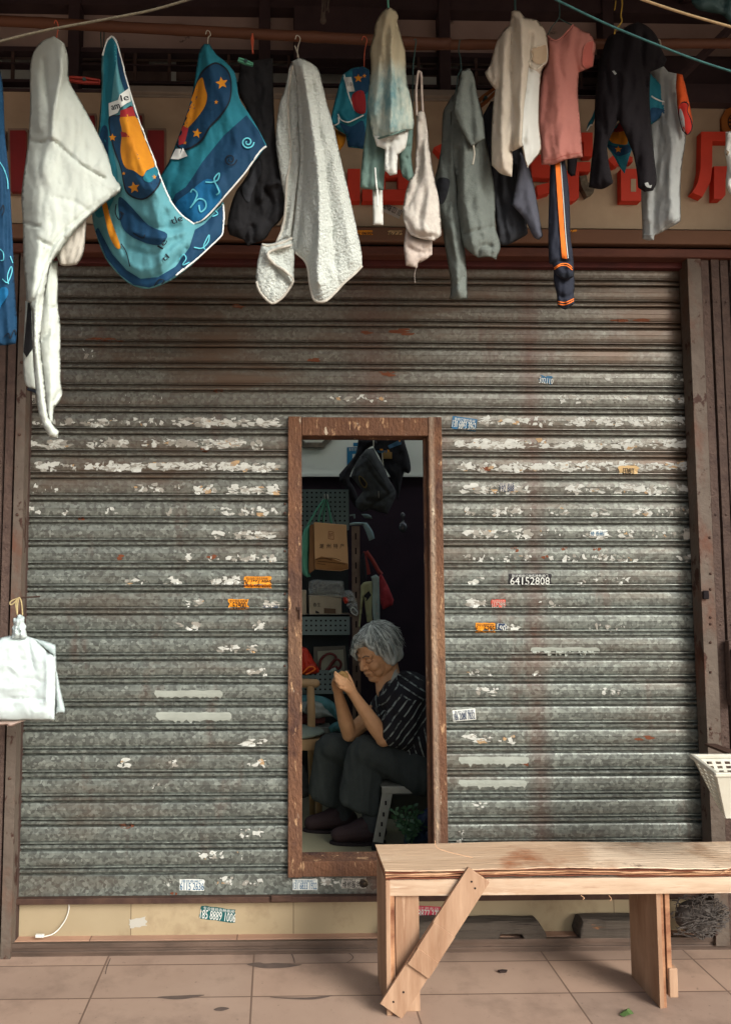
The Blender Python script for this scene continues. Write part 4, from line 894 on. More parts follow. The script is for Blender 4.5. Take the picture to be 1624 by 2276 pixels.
dec('care_label', FAB['lightw'], t, bv[0], [C2([(735,440),(780,438),(800,520),(762,522)])], .0040)
b = MB(); text_mb(b, '110', *C2([(772,478)])[0], 9, 8, 0, bv[0], .0085); b.obj('print_lettering', FAB['ink'], t)
cord('piping', FAB['white'], t, bv[0], [C2([(705,650),(720,680),(760,695),(800,680),(850,655)]), C2([(680,715),(708,700),(706,670)]), C2([(740,425),(765,540),(800,630)])], .0022)
hook_mb(809, 83, 148, -.60, .0014).obj('hanger_hook', m_wireo, t, smooth=True)

# tie-dyed dress
TD2 = C2([(880,480),(930,500),(975,900),(968,1000),(965,1082),(900,1080),(830,1065),(838,950),(848,850),(862,740),(872,620)])
TD3 = C2([(1040,700),(1135,690),(1130,780),(1122,900),(1136,1000),(1108,1032),(1072,1005),(1055,940)])
TDW = C2([(905,770),(1000,740),(1105,740),(1092,832),(1070,862),(1045,880),(1040,990),(1000,1000),(968,965),(972,850),(925,832)])
TD1 = C2([(910,185),(912,150),(935,95),(965,58),(1000,43),(1030,60),(1047,95),(1042,130),(1062,200),(1088,300),(1095,450),(1118,560),(1138,690),(1130,738),(1085,742),(1040,758),(985,775),(930,792),(905,780),(885,700),(870,620),(880,500),(892,400),(886,290),(898,230)])
t, bv = garment('dress', 'sheer tie-dyed cream and green dress with a white lining, hung highest at the centre', 'dress', [
 ('bodice', m_td, dict(poly=TD1, Y=-.80, facets=[(C2([(1000,43),(1010,300),(1000,780)]), .9, .5)], bulge=.04, Rr=24, seed=41, folds=[(C2([(1000,60),(985,300),(960,600),(940,780)]), -.012, 5), (C2([(1020,80),(1030,350),(1050,600),(1060,740)]), -.010, 5), (C2([(975,80),(940,350),(910,650)]), .010, 6), (C2([(1000,100),(1010,400),(1010,750)]), .010, 6), (C2([(925,120),(930,170),(915,200)]), .012, 5)], noisef=[(9,70,.014,2),(30,40,.008,7)])),
 ('skirt', m_td2, [dict(poly=TD2, Y=-.72, bulge=.025, Rr=16, seed=42, folds=[(C2([(900,600),(890,850),(870,1050)]), -.010, 5)], noisef=[(10,40,.012,2)]), dict(poly=TD3, Y=-.73, bulge=.02, Rr=14, seed=43, noisef=[(9,16,.014,2)])]),
 ('lining', FAB['lightw'], dict(poly=TDW, Y=-.76, bulge=.02, Rr=14, seed=44, folds=[(C2([(1000,800),(995,980)]), -.008, 4), (C2([(960,800),(1080,790)]), -.006, 3)], noisef=[(9,22,.010,2)])),
 ('ribbon', FAB['lightw'], dict(poly=C2([(900,1078),(958,1078),(962,1280),(905,1280)]), Y=-.70, bulge=.006, Rr=6, seed=45, smooth=0))])
cord('drawstring', FAB['white'], t, bv[1], [C2([(915,955),(922,1050),(926,1075)])], .0028)
b = MB(); b.tube([P(x, y, -.725) for x, y in C2([(926,1070),(930,1120),(928,1172)])], .0030, 6); b.obj('drawstring', FAB['white'], t)
cord('hem', m_td2, t, bv[0], [C2([(930,790),(985,773),(1040,756),(1085,740)])], .003)
b = MB(); b.tube([P(x, y, -.78) for x, y in [(862,-12),(862,5),(863,18)]], .003, 6); b.obj('hanger_hook', M('green_cord', srgb(90,150,130), rough=.6), t)
# floral cream garment
t, bv = garment('camisole', 'cream floral camisole twisted on its strap beside the tie-dyed dress', 'top', [
 ('cloth', FAB['floral'], dict(poly=C2([(1150,640),(1190,620),(1205,680),(1225,850),(1250,1000),(1280,1150),(1293,1340),(1250,1372),(1180,1360),(1120,1340),(1088,1290),(1072,1220),(1080,1140),(1105,1040),(1138,980),(1145,850)]), Y=-.68, bulge=.04, Rr=22, seed=51, folds=[(C2([(1180,700),(1180,900),(1150,1050),(1100,1180)]), -.014, 5), (C2([(1200,800),(1220,1050),(1200,1300)]), .014, 9), (C2([(1090,1250),(1140,1330),(1250,1345)]), -.010, 4)], noisef=[(12,40,.014,2)])),
 ('inner_side', FAB['florin'], dict(poly=C2([(1092,1290),(1130,1345),(1240,1370),(1240,1450),(1200,1480),(1160,1500),(1155,1525),(1090,1512),(1078,1400)]), Y=-.65, bulge=.022, Rr=14, seed=52, folds=[(C2([(1100,1400),(1150,1430),(1230,1440)]), -.010, 4)], noisef=[(14,16,.014,2)]))])
b = MB(); b.tube([P(x, y, -.685) for x, y in cr(C2([(1152,660),(1148,520),(1158,420),(1168,410),(1178,430),(1180,520),(1186,640)]), 5)], .0042, 7); b.obj('strap', FAB['florin'], t, smooth=True)
b = MB(); b.tube([P(x, y, -.64) for x, y in cr(C2([(1150,1520),(1140,1560),(1143,1610)]), 4)], .0007, 4); b.obj('loose_thread', FAB['florin'], t)
b = MB(); b.tube([P(x, y, -.665) for x, y in cr(C2([(1128,640),(1130,400),(1140,300),(1148,230),(1136,225)]), 4)], .002, 5); b.obj('hanger_hook', m_wire, t)

# grey hoodie
HG = C2([(1405,402),(1450,385),(1475,430),(1498,540),(1530,660),(1545,800),(1565,900),(1590,1050),(1598,1150),(1600,1290),(1628,1400),(1602,1476),(1560,1462),(1500,1467),(1450,1432),(1412,1390),(1400,1330),(1380,1200),(1375,1000),(1350,850),(1345,640),(1360,540),(1390,470)])
HS = C2([(1355,540),(1390,560),(1385,850),(1378,1000),(1400,1200),(1415,1350),(1428,1450),(1436,1570),(1440,1700),(1390,1706),(1340,1700),(1345,1610),(1325,1480),(1308,1380),(1290,1260),(1245,1170),(1248,1050),(1272,940),(1292,820),(1300,650),(1325,590)])
HH = C2([(1405,405),(1450,392),(1474,430),(1500,560),(1530,680),(1542,790),(1500,815),(1462,832),(1425,780),(1395,720),(1362,640),(1372,560)])
t, bv = garment('hoodie', 'dark grey hooded sweatshirt with one sleeve hanging low', 'hoodie', [
 ('body', FAB['grey'], dict(poly=HG, Y=-.66, facets=[(C2([(1450,385),(1440,700),(1420,1000),(1480,1470)]), .9, .35)], bulge=.045, Rr=24, seed=61, folds=[(C2([(1385,850),(1380,1100),(1400,1300)]), -.018, 6), (C2([(1480,850),(1500,1100),(1520,1300)]), .012, 12), (C2([(1420,1330),(1500,1310),(1590,1290)]), -.010, 4), (C2([(1550,900),(1560,1200),(1580,1450)]), -.012, 6), (C2([(1500,1465),(1520,1400),(1580,1400)]), -.016, 5)], noisef=[(14,50,.014,2),(6,14,.004,5)])),
 ('sleeve', FAB['grey'], dict(poly=HS, Y=-.62, facets=[(C2([(1385,540),(1350,1000),(1390,1700)]), .9, .3)], bulge=.04, Rr=18, seed=62, folds=[(C2([(1340,650),(1330,900),(1350,1150)]), -.014, 7), (C2([(1350,1300),(1375,1450),(1390,1650)]), .010, 8), (C2([(1425,1570),(1400,1600),(1360,1640)]), -.010, 4)], noisef=[(14,40,.016,2),(6,12,.004,5)])),
 ('hood', FAB['grey'], dict(poly=HH, Y=-.70, bulge=.03, Rr=18, seed=63, folds=[(C2([(1440,410),(1460,600),(1470,800)]), -.012, 7)], noisef=[(14,40,.010,2)]))])
b = MB(); b.tube([P(x, y, -.735) for x, y in cr(C2([(1474,828),(1480,870),(1476,905),(1470,935)]), 4)], .0026, 6); b.obj('drawstring', m_wirew, t)
dec('print_patch', FAB['dslate'], t, bv[1], [C2([(1270,1020),(1335,1020),(1330,1090),(1300,1160),(1262,1130)])], .003, 1)
b = MB(); b.tube([P(x, y, -.64) for x, y in cr(C2([(1405,400),(1400,330),(1390,290),(1395,235),(1400,228)]), 4)], .0018, 5); b.tube([P(x, y, -.64) for x, y in cr(C2([(1403,395),(1385,440),(1375,520)]), 4)], .0018, 5); b.obj('hanger_hook', m_wire, t)

# slate shirt behind cream shirt
t, bv = garment('slate_shirt', 'dark slate grey shirt hanging behind the cream shirt', 'shirt', [
 ('cloth', FAB['dslate'], dict(poly=C3([(200,600),(260,600),(380,860),(395,1000),(400,1200),(420,1380),(400,1400),(300,1452),(262,1452),(240,1400),(222,1250),(205,1080),(170,850),(150,690)]), Y=-.58, bulge=.04, Rr=22, seed=65, folds=[(C3([(240,1000),(260,1200),(290,1400)]), -.014, 6)], noisef=[(12,40,.018,2)])),
 ('front_panel', FAB['slate'], dict(poly=C3([(375,900),(415,960),(445,1050),(480,1230),(508,1400),(485,1422),(450,1400),(400,1300),(325,1215),(345,1100)]), Y=-.63, bulge=.022, Rr=14, seed=66, folds=[(C3([(400,1000),(430,1200),(490,1400)]), .008, 8)], noisef=[(14,50,.008,2)]))])
# cream shirt
KW = C3([(322,68),(345,60),(370,65),(402,105),(450,112),(485,128),(520,180),(538,240),(532,370),(500,430),(488,600),(488,740),(500,860),(490,905),(460,945),(418,993),(402,950),(388,870),(345,890),(325,900),(330,945),(325,1048),(260,1030),(205,980),(204,800),(212,640),(228,530),(200,500),(178,465),(163,430),(192,390),(215,310),(240,240),(275,180),(310,150),(318,110)])
t, bv = garment('cream_shirt', 'loose cream short-sleeved shirt hanging sideways, sleeve opening toward the street', 'shirt', [
 ('body', FAB['cream'], dict(poly=KW, Y=-.74, facets=[(C3([(400,60),(392,500),(388,1040)]), .45, .75)], bulge=.05, Rr=26, seed=71, folds=[(C3([(330,120),(320,400),(330,700),(325,900)]), -.014, 5), (C3([(290,180),(270,450),(265,750),(270,1000)]), .012, 8), (C3([(380,120),(385,400),(380,600),(378,860)]), .014, 7), (C3([(245,250),(240,500),(235,800)]), -.010, 5), (C3([(440,200),(430,400),(400,600),(392,850)]), -.016, 5), (C3([(430,380),(470,415),(520,385)]), .012, 5), (C3([(200,400),(215,470)]), -.012, 4)], noisef=[(9,70,.012,2),(5,60,.005,9)]))])
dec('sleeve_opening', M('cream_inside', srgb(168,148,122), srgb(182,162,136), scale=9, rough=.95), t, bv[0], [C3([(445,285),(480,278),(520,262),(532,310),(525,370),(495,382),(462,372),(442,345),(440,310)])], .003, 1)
cord('sleeve_hem', FAB['cream'], t, bv[0], [C3([(448,280),(440,300),(445,340),(425,375),(440,400),(470,412),(505,385),(527,366),(533,310),(522,264),(480,276),(448,280)])], .0038)
dec('white_panel', FAB['lightw'], t, bv[0], [C3([(425,400),(470,420),(490,440),(482,600),(480,740),(494,860),(484,905),(455,940),(420,985),(408,950),(392,862),(384,840),(395,650),(412,520)])], .0028, 0)
b = MB(); b.tube([P(x, y, -.72) for x, y in cr(C3([(345,62),(343,20),(345,-30)]), 4)], .0035, 6); b.obj('hanger_hook', m_wire, t)

# pink T-shirt
LK = C3([(535,208),(560,232),(590,238),(625,215),(655,180),(690,143),(740,180),(785,198),(812,235),(822,270),(815,330),(806,395),(765,412),(722,430),(716,520),(718,620),(732,760),(744,930),(700,938),(650,945),(600,965),(570,975),(500,976),(492,850),(478,720),(484,560),(505,440),(530,370),(536,290)])
t, bv = garment('t_shirt', 'salmon pink short-sleeved T-shirt on a green wire hanger', 't-shirt', [
 ('body', FAB['pink'], dict(poly=LK, Y=-.70, facets=[(C3([(690,143),(640,500),(600,976)]), .35, .25)], bulge=.04, Rr=26, seed=75, folds=[(C3([(560,260),(590,500),(600,900)]), .008, 14), (C3([(700,180),(690,300),(715,430),(700,700)]), -.010, 7), (C3([(540,450),(545,650),(560,950)]), -.006, 9), (C3([(640,230),(660,500),(650,930)]), -.006, 10)], noisef=[(14,80,.010,2)]))])
dec('sleeve_opening', FAB['pinkin'], t, bv[0], [C3([(758,268),(785,245),(806,242),(800,300),(806,340),(800,395),(775,405),(758,400),(742,370),(746,310)])], .003, 1)
cord('sleeve_hem', FAB['pink'], t, bv[0], [C3([(806,242),(780,248),(757,268),(745,310),(742,372),(758,402)])], .0030)
cord('collar', FAB['pink'], t, bv[0], [C3([(537,212),(560,234),(590,240),(626,217),(657,182),(688,147)])], .0034)
cord('hem_seam', FAB['pinkin'], t, bv[0], [C3([(500,945),(570,946),(640,920),(740,905)])], .0008)
b = MB(); b.tube([P(x, y, -.69) for x, y in cr(C3([(610,-30),(606,30),(608,70),(606,100),(600,110)]), 4)], .002, 6); b.tube([P(x, y, -.69) for x, y in C3([(537,205),(560,160),(604,108),(640,130),(690,152)])], .0018, 6); b.obj('wire_hanger', m_wire, t)

# navy track trousers
t, bv = garment('track_trousers', 'navy track trousers with an orange side stripe and ringed cuffs, below the pink T-shirt', 'trousers', [
 ('front_leg', FAB['ntrack'], dict(poly=C3([(553,950),(640,950),(665,1150),(672,1400),(686,1500),(692,1600),(690,1640),(650,1665),(600,1640),(572,1600),(568,1570),(545,1560),(540,1400),(545,1150)]), Y=-.655, bulge=.04, Rr=16, seed=81, folds=[(C3([(570,1560),(620,1545),(690,1560)]), -.012, 4)], noisef=[(12,50,.010,2)])),
 ('rear_leg', FAB['ntrack'], dict(poly=C3([(575,1560),(690,1560),(696,1700),(692,1740),(695,1800),(640,1837),(595,1812),(590,1745),(572,1660)]), Y=-.63, bulge=.035, Rr=16, seed=82, folds=[(C3([(590,1745),(650,1760),(690,1745)]), -.010, 4)], noisef=[(12,30,.010,2)])),
 ('waist_end', FAB['blackp'], dict(poly=C3([(650,935),(714,935),(700,1040),(675,1046),(655,1025)]), Y=-.60, bulge=.02, Rr=12, seed=83))])
dec('side_stripe', FAB['orange'], t, bv[0], [C3([(582,958),(610,956),(620,1100),(634,1350),(652,1535),(622,1530),(604,1300),(590,1100)])], .0026)
lin('stripe_edge', FAB['lightw'], t, bv[0], [C3([(614,960),(630,1180),(645,1400),(658,1530)])], 1.6, .0032)
lin('cuff_ring', FAB['orange'], t, bv[0], [C3([(572,1600),(610,1575),(650,1575),(684,1600)]), C3([(574,1588),(615,1564),(655,1564),(682,1586)])], 2.0, .003)
lin('cuff_ring', FAB['orange'], t, bv[1], [C3([(597,1800),(640,1806),(692,1782)]), C3([(597,1786),(640,1792),(692,1770)])], 2.0, .003)
dec('cuff_opening', FAB['ink'], t, bv[0], [C3([(600,1625),(640,1618),(685,1625),(660,1645),(625,1640)])], .004, 1)

# blue printed bib behind the black trousers
t, bv = garment('printed_cape', 'blue printed child cape showing behind and between the black trouser legs', 'cape', [
 ('cloth', FAB['teal'], dict(poly=C3([(1140,430),(1180,470),(1225,490),(1278,602),(1240,690),(1215,690),(1160,732),(1080,780),(1030,900),(992,1030),(960,985),(930,930),(888,870),(905,800),(960,720),(900,650),(830,660),(800,740),(765,778),(775,735),(800,690),(840,600),(950,520),(1050,450)]), Y=-.58, bulge=.03, Rr=18, seed=85, noisef=[(12,40,.012,2)]))])
dec('print_patch', FAB['gold'], t, bv[0], [C3([(900,800),(930,780),(990,780),(1010,850),(960,855),(910,840)])], .003, 1)
dec('print_patch', FAB['pred'], t, bv[0], [C3([(955,725),(985,745),(990,775),(930,780)])], .0034, 1)
dec('print_patch', FAB['navy'], t, bv[0], [C3([(890,860),(960,870),(1018,860),(1025,900),(960,925),(925,905)]), C3([(1150,640),(1235,655),(1205,690),(1155,725)])], .0030, 1)
dec('print_star', FAB['gold'], t, bv[0], [C3(star(955,885,22))], .0042)
cord('piping', FAB['white'], t, bv[0], [C3([(1150,570),(1185,590),(1230,605),(1275,605),(1242,686)]), C3([(768,775),(790,742),(805,742)])], .0024)
# black trousers
NP = C3([(1010,152),(1070,130),(1120,150),(1165,190),(1190,230),(1210,290),(1242,352),(1228,390),(1180,412),(1146,425),(1140,560),(1146,700),(1158,830),(1168,930),(1182,1072),(1160,1130),(1110,1138),(1072,1112),(1064,1020),(1045,920),(1018,850),(985,770),(955,712),(925,780),(892,850),(895,940),(925,1085),(890,1108),(850,1122),(780,1110),(795,960),(812,800),(815,640),(822,520),(840,380),(862,300),(890,225),(930,195),(962,196)])
t, bv = garment('black_trousers', 'small black trousers hung upside up with legs apart, on a yellow cord', 'trousers', [
 ('cloth', FAB['blackp'], dict(poly=NP, Y=-.68, facets=[(C3([(1070,130),(980,600),(980,1130)]), .5, .4)], bulge=.05, Rr=26, seed=91, folds=[(C3([(1000,200),(960,450),(955,700)]), -.012, 8), (C3([(1100,200),(1100,350),(1120,500)]), -.012, 6), (C3([(1130,900),(1120,1100)]), .008, 7)], noisef=[(14,60,.014,2)]))])
dec('print_mark', FAB['lgrey'], t, bv[0], [C3([(918,422),(930,418),(946,436),(935,444)]), C3([(1110,1085),(1130,1080),(1140,1100),(1155,1095),(1148,1115),(1125,1110),(1115,1100)])], .003)
b = MB(); b.tube([P(x, y, -.69) for x, y in cr(C3([(975,-20),(978,30),(970,90),(975,130),(940,175),(932,200)]), 4)], .0024, 6); b.tube([P(x, y, -.69) for x, y in cr(C3([(940,5),(936,40),(932,60)]), 4)], .0018, 6); b.obj('cord_loop', M('yellow_cord', srgb(170,140,60), rough=.8), t)
# pale grey shirt with orange sleeve
t, bv = garment('raglan_shirt', 'pale grey long shirt with an orange and red sleeve, right of the black trousers', 'shirt', [
 ('body', FAB['lgrey'], dict(facets=[(C3([(1300,380),(1306,800),(1300,1425)]), .55, .9)], poly=C3([(1146,400),(1180,395),(1215,383),(1250,425),(1300,436),(1306,520),(1302,620),(1325,740),(1352,800),(1350,860),(1328,1000),(1322,1150),(1324,1290),(1310,1320),(1260,1350),(1195,1385),(1170,1395),(1165,1422),(1130,1425),(1098,1415),(1096,1300),(1090,1150),(1110,900),(1140,700),(1140,500)]), Y=-.60, bulge=.04, Rr=24, seed=95, folds=[(C3([(1200,700),(1180,1000),(1170,1350)]), -.008, 7), (C3([(1260,600),(1270,900),(1260,1300)]), .010, 12), (C3([(1300,900),(1300,1200)]), -.008, 6), (C3([(1150,900),(1130,1300)]), .008, 7)], noisef=[(9,70,.010,2)])),
 ('sleeve', FAB['ored'], dict(poly=C3([(1300,436),(1335,442),(1358,530),(1378,620),(1395,720),(1392,775),(1362,800),(1335,770),(1310,690),(1304,610),(1296,520)]), Y=-.63, bulge=.03, Rr=14, seed=96, noisef=[(12,30,.006,2)]))])
dec('sleeve_opening', FAB['dred'], t, bv[1], [C3([(1318,622),(1345,608),(1366,622),(1362,660),(1382,710),(1388,760),(1365,795),(1342,780),(1320,710),(1312,655)])], .003, 1)
dec('sleeve_lining', FAB['lgrey'], t, bv[1], [C3([(1316,650),(1328,650),(1345,700),(1350,775),(1342,775),(1320,710)])], .0036, 1)
cord('sleeve_hem', FAB['ink'], t, bv[1], [C3([(1314,640),(1330,612),(1352,606),(1367,622),(1362,660),(1384,710),(1390,758),(1368,794),(1342,782),(1320,712),(1311,660),(1314,640)])], .0022)
cord('hem_seam', FAB['lgrey'], t, bv[0], [C3([(1100,1390),(1165,1390),(1250,1330),(1318,1290)])], .0016)
b = MB(); b.tube([P(x, y, -.60) for x, y in cr(C3([(1190,235),(1200,240),(1206,270),(1202,310)]), 4)], .0025, 6); b.obj('hanger_hook', m_wirew, t)
# white cloth cut off by right edge
t, bv = garment('white_vest', 'white vest cut off by the right edge of the photo', 'vest', [
 ('cloth', FAB['lightw'], dict(poly=C3([(1590,782),(1640,776),(1740,780),(1760,1200),(1640,1165),(1605,1130),(1592,1080),(1598,980),(1584,900),(1590,850)]), Y=-.62, bulge=.03, Rr=20, seed=98, folds=[(C3([(1600,1100),(1630,1040),(1680,1060)]), .012, 6)], noisef=[(12,30,.012,2)]))])
dec('print_mark', M('print_taupe', srgb(140,122,98), rough=.9), t, bv[0], [C3([(1590,885),(1612,900),(1600,925),(1590,915),(1600,905)])], .003)

# bamboo poles
m_bam = M('bamboo', srgb(104,66,44), srgb(80,50,38), srgb(122,82,54), scale=9, rough=.6, stretch=(.2,1,1), bump=.15, contrast=.3)
def pole(pts, r, label, name='bamboo_pole', cat='pole'):
    b = MB(); a, c = P(*pts[0]), P(*pts[1]); n = 26; L = []; rs = []
    for i in range(n*2+1):
        t = i/(n*2); L.append(a+(c-a)*t); rs.append(r*(1.09 if i % 7 == 3 else 1)*(1+.05*nz3(i*.3, r*90, 1)))
    b.tube(L, rs, 12); single(b, name, m_bam, label, cat, smooth=True)
pole([(-120,40,-.56),(1000,98,-.58)], .0165, 'long brown bamboo pole carrying the washing, sagging from the upper left')
pole([(880,100,-.54),(1720,96,-.54)], .0155, 'second bamboo pole behind the shirts on the right')
# clips
m_clip = M('clip_red', srgb(150,52,42), rough=.5)
def clip(x, y, Y, ang, L, mat, label, cat='clothes peg', w_=.022):
    a = R(ang); c = P(x, y, Y); d = Vector((math.cos(a), 0, -math.sin(a))); n = Vector((math.sin(a), 0, math.cos(a)))
    t = thing('clothes_peg', label, cat, c, 'clothes pegs on the washing')
    for s in (-1, 1):
        b = MB(); b.prism([c+d*(L*u)+n*(w_*v) for u, v in ((-.5,.05*s),(-.5,.42*s),(0,.5*s),(.5,.3*s),(.5,.05*s),(.1,.12*s),(-.1,.12*s))], (0,.010,0)); b.obj('jaw', mat, t, bevel=.001)
    b = MB(); b.lathe(c+Vector((0,.014,0)), [(.006,0),(.006,.018)], 10, (0,-1,0)); b.obj('spring', m_wire, t)
clip(188, 177, -.62, 5, .10, m_clip, 'red plastic peg clipped beside the quilt')
clip(546, 136, -.66, 20, .05, M('clip_green', srgb(96,170,140), rough=.4), 'pale green peg over the black jumper', w_=.014)
clip(1078, 218, -.60, -42, .11, M('clip_wood', srgb(150,92,40), srgb(110,64,30), scale=20, rough=.6), 'amber peg between the hoodie and the cream shirt', w_=.03)
b = MB(); b.tube([P(x, y, -.60) for x, y in cr(C1([(1496,200),(1500,240),(1497,290),(1499,318)]), 4)], .0028, 6); b.tube([P(x, y, -.60) for x, y in cr(C1([(1496,200),(1490,240),(1497,290)]), 4)], .0024, 6)
single(b, 'cord_tie', m_wireo, 'short orange cord looped over the bamboo pole', 'cord')
b = MB(); b.tube([P(x, y, -.52) for x, y in cr(C1([(606,140),(598,200),(602,285)]), 4)], .002, 6); b.tube([P(x, y, -.52) for x, y in cr(C1([(616,145),(618,200),(614,290)]), 4)], .002, 6)
single(b, 'cord_tie', m_wire, 'thin grey double cord hanging from the pole beside the blue blanket', 'cord')
b = MB()
for k, (x0, x1, y1) in enumerate(((612,612,70),(622,608,95),(630,628,80),(640,652,70),(650,640,60))): b.tube([P(x, y, -.5) for x, y in cr(C2([(x0,-60),(x0+4,0),(x1,y1)]), 4)], .002, 5)
b.cone(P(*C2([(622,75)])[0], -.5), .004, P(*C2([(620,118)])[0], -.5), .011)
single(b, 'tassel', M('tassel', srgb(104,94,84), srgb(84,76,68), scale=40, rough=.9), 'frayed grey tassel hanging above the fleece blanket', 'tassel', smooth=True)
# ropes
def rope(p, r, mat, label):
    b = MB(); b.tube([P(x, y, Y) for x, y, Y in cr(p, 10)], r, 8); single(b, 'rope', mat, label, 'rope', smooth=True)
rope([(-60,104,-1.0),(0,92,-1.0),(100,68,-1.0),(240,42,-1.0),(340,22,-1.0),(430,-4,-1.0),(520,-30,-1.0)], .0034, M('rope_grey', srgb(120,112,92), srgb(92,86,72), scale=60, rough=.95, bump=.5, bscale=300), 'grey-beige rope rising across the upper left corner')
rope([(1180,-26,-1.0),(1236,0,-1.0),(1340,50,-1.0),(1450,96,-1.0),(1560,138,-1.0),(1700,182,-1.0)], .0028, M('rope_green', srgb(66,112,108), srgb(50,88,90), scale=60, rough=.9), 'thin green cord slanting down to the right edge')
rope([(1380,-22,-1.0),(1430,0,-1.0),(1520,30,-1.0),(1624,60,-1.0),(1700,82,-1.0)], .0034, M('rope_cream', srgb(196,170,128), srgb(170,146,110), scale=60, rough=.95), 'cream rope crossing the upper right corner')
# green tarpaulin in the top right corner
b = MB(); cloth_mb(b, C3([(1380,-80),(1390,20),(1430,60),(1500,75),(1560,85),(1600,120),(1640,190),(1800,240),(1800,-80)]), -.9, bulge=.03, Rr=30, seed=77, noisef=[(20,20,.02,3)], step=8)
single(b, 'tarpaulin', M('tarp_green', srgb(26,48,48), srgb(34,60,58), scale=8, rough=.6), 'dark green tarpaulin edge in the top right corner', 'tarpaulin', smooth=True)
# ---------------- interior of the shop ----------------
FZ = ZB
m_if = M('inner_floor', srgb(150,146,120), srgb(134,132,108), scale=6, rough=.55, contrast=.3)
RX0, RX1, RY1 = -1.25, 1.7, 2.5
b = MB(); b.box(RX0, RX1, .051, RY1, FZ-.15, FZ); b.obj('shop_floor', m_if, kind='structure')
m_iw = M('inner_wall_white', srgb(232,238,228), srgb(224,230,220), scale=3, rough=.6, contrast=.2)
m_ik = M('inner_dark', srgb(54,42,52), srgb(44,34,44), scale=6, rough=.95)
YB = 1.75
zW = P(812, 1056, YB).z
iw = thing('shop_inner_wall', 'back wall of the shop, white above and black below', 'wall', (.4, YB, FZ))
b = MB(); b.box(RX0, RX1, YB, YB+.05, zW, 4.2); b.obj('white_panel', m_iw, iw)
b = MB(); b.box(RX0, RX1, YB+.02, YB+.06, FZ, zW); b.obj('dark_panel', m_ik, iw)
b = MB(); b.box(RX0, RX1, YB-.02, YB-.001, zW-.012, zW+.004); b.obj('ledge', m_iw, iw)
b = MB(); x = P(898, 1000, YB).x; b.box(x-.001, x+.002, YB-.0035, YB-.001, zW+.01, 2.9); b.obj('panel_joint', m_ik, iw)
# unseen side walls; open top and left opening added to let daylight in
b = MB()
b.box(RX1, RX1+.06, .32, RY1, FZ-.1, 1.9)
b.box(RX0-.06, RX0, .32, RY1, FZ-.1, FZ+.35); b.box(RX0-.06, RX0, 1.74, RY1, FZ+.35, 3.2)
b.box(RX0-.06, RX0, .332, RY1, FZ-.2, FZ-.1)
single(b, 'wall', m_iw, 'pale unseen side walls with openings added to let daylight into the shop', 'wall')

b = MB(); b.box(RX0-.06, RX0, .26, .33, FZ+.76, 3.9); b.box(RX0, RX1, .262, .31, 2.45, 3.9)  # unseen white walls added as bounce for the daylight inside
single(b, 'wall', m_iw, 'white unseen upper walls added to bounce daylight into the shop', 'wall')
# clock
t = thing('wall_clock', 'octagonal wall clock with a silver frame, mostly hidden by the top of the doorway', 'clock', P(697, 950, YB-.03))
c = P(697, 940, YB-.03); RC = .165
def octo(r, y): return [Vector((c.x+math.cos(R(22.5+45*k))*r, y, c.z+math.sin(R(22.5+45*k))*r)) for k in range(8)]
b = MB(); A_, B_, C_, D_ = octo(RC, c.y+.03), octo(RC, c.y), octo(RC-.028, c.y-.004), octo(RC-.036, c.y+.008)
b.add(A_+B_+C_+D_, [(i+8*r, (i+1) % 8+8*r, (i+1) % 8+8*(r+1), i+8*(r+1)) for r in range(3) for i in range(8)])
b.obj('frame', M('clock_silver', srgb(150,146,132), srgb(90,88,80), scale=12, rough=.35, metal=.7), t)
b = MB(); b.add(octo(RC-.034, c.y+.007), [tuple(range(8))]); b.obj('dial', M('dial', srgb(214,214,200), rough=.5), t)
wallb = MB(); wallb.box(RX0, RX1, YB-.028, YB, 1.2, 3.1); wb = wallb.bvh()
b = MB(); text_mb(b, '6', 705, 971, 8, 12, 0, wb, .004); text_mb(b, '5', 736, 968, 8, 10, -10, wb, .004)
b.obj('numeral', MS['black'], t)
wallb = MB(); wallb.box(RX0, RX1, YB-.001, YB, 1.2, 3.1); wb2 = wallb.bvh()
# notice
b = MB(); decal_mb(b, [(771,994),(812,994),(812,1034),(771,1034)], wb2, .002)
t = b.obj('notice', M('notice_blue', srgb(30,110,150), rough=.6), None, 'blue printed notice on the white wall behind the black backpack', 'notice')
b = MB(); text_mb(b, '推荐使用', 786, 999, 22, 7, 0, wb2, .0035); decal_mb(b, [(783,1009),(812,1009),(812,1030),(783,1030)], wb2, .0032); b.obj('lettering', MS['white'], t)
b = MB(); decal_mb(b, [(785,984),(798,984),(798,992),(785,992)], wb2, .002); single(b, 'notice', M('notice_blue', (.02,.16,.3)), 'tiny blue printed strip above the blue notice', 'notice')

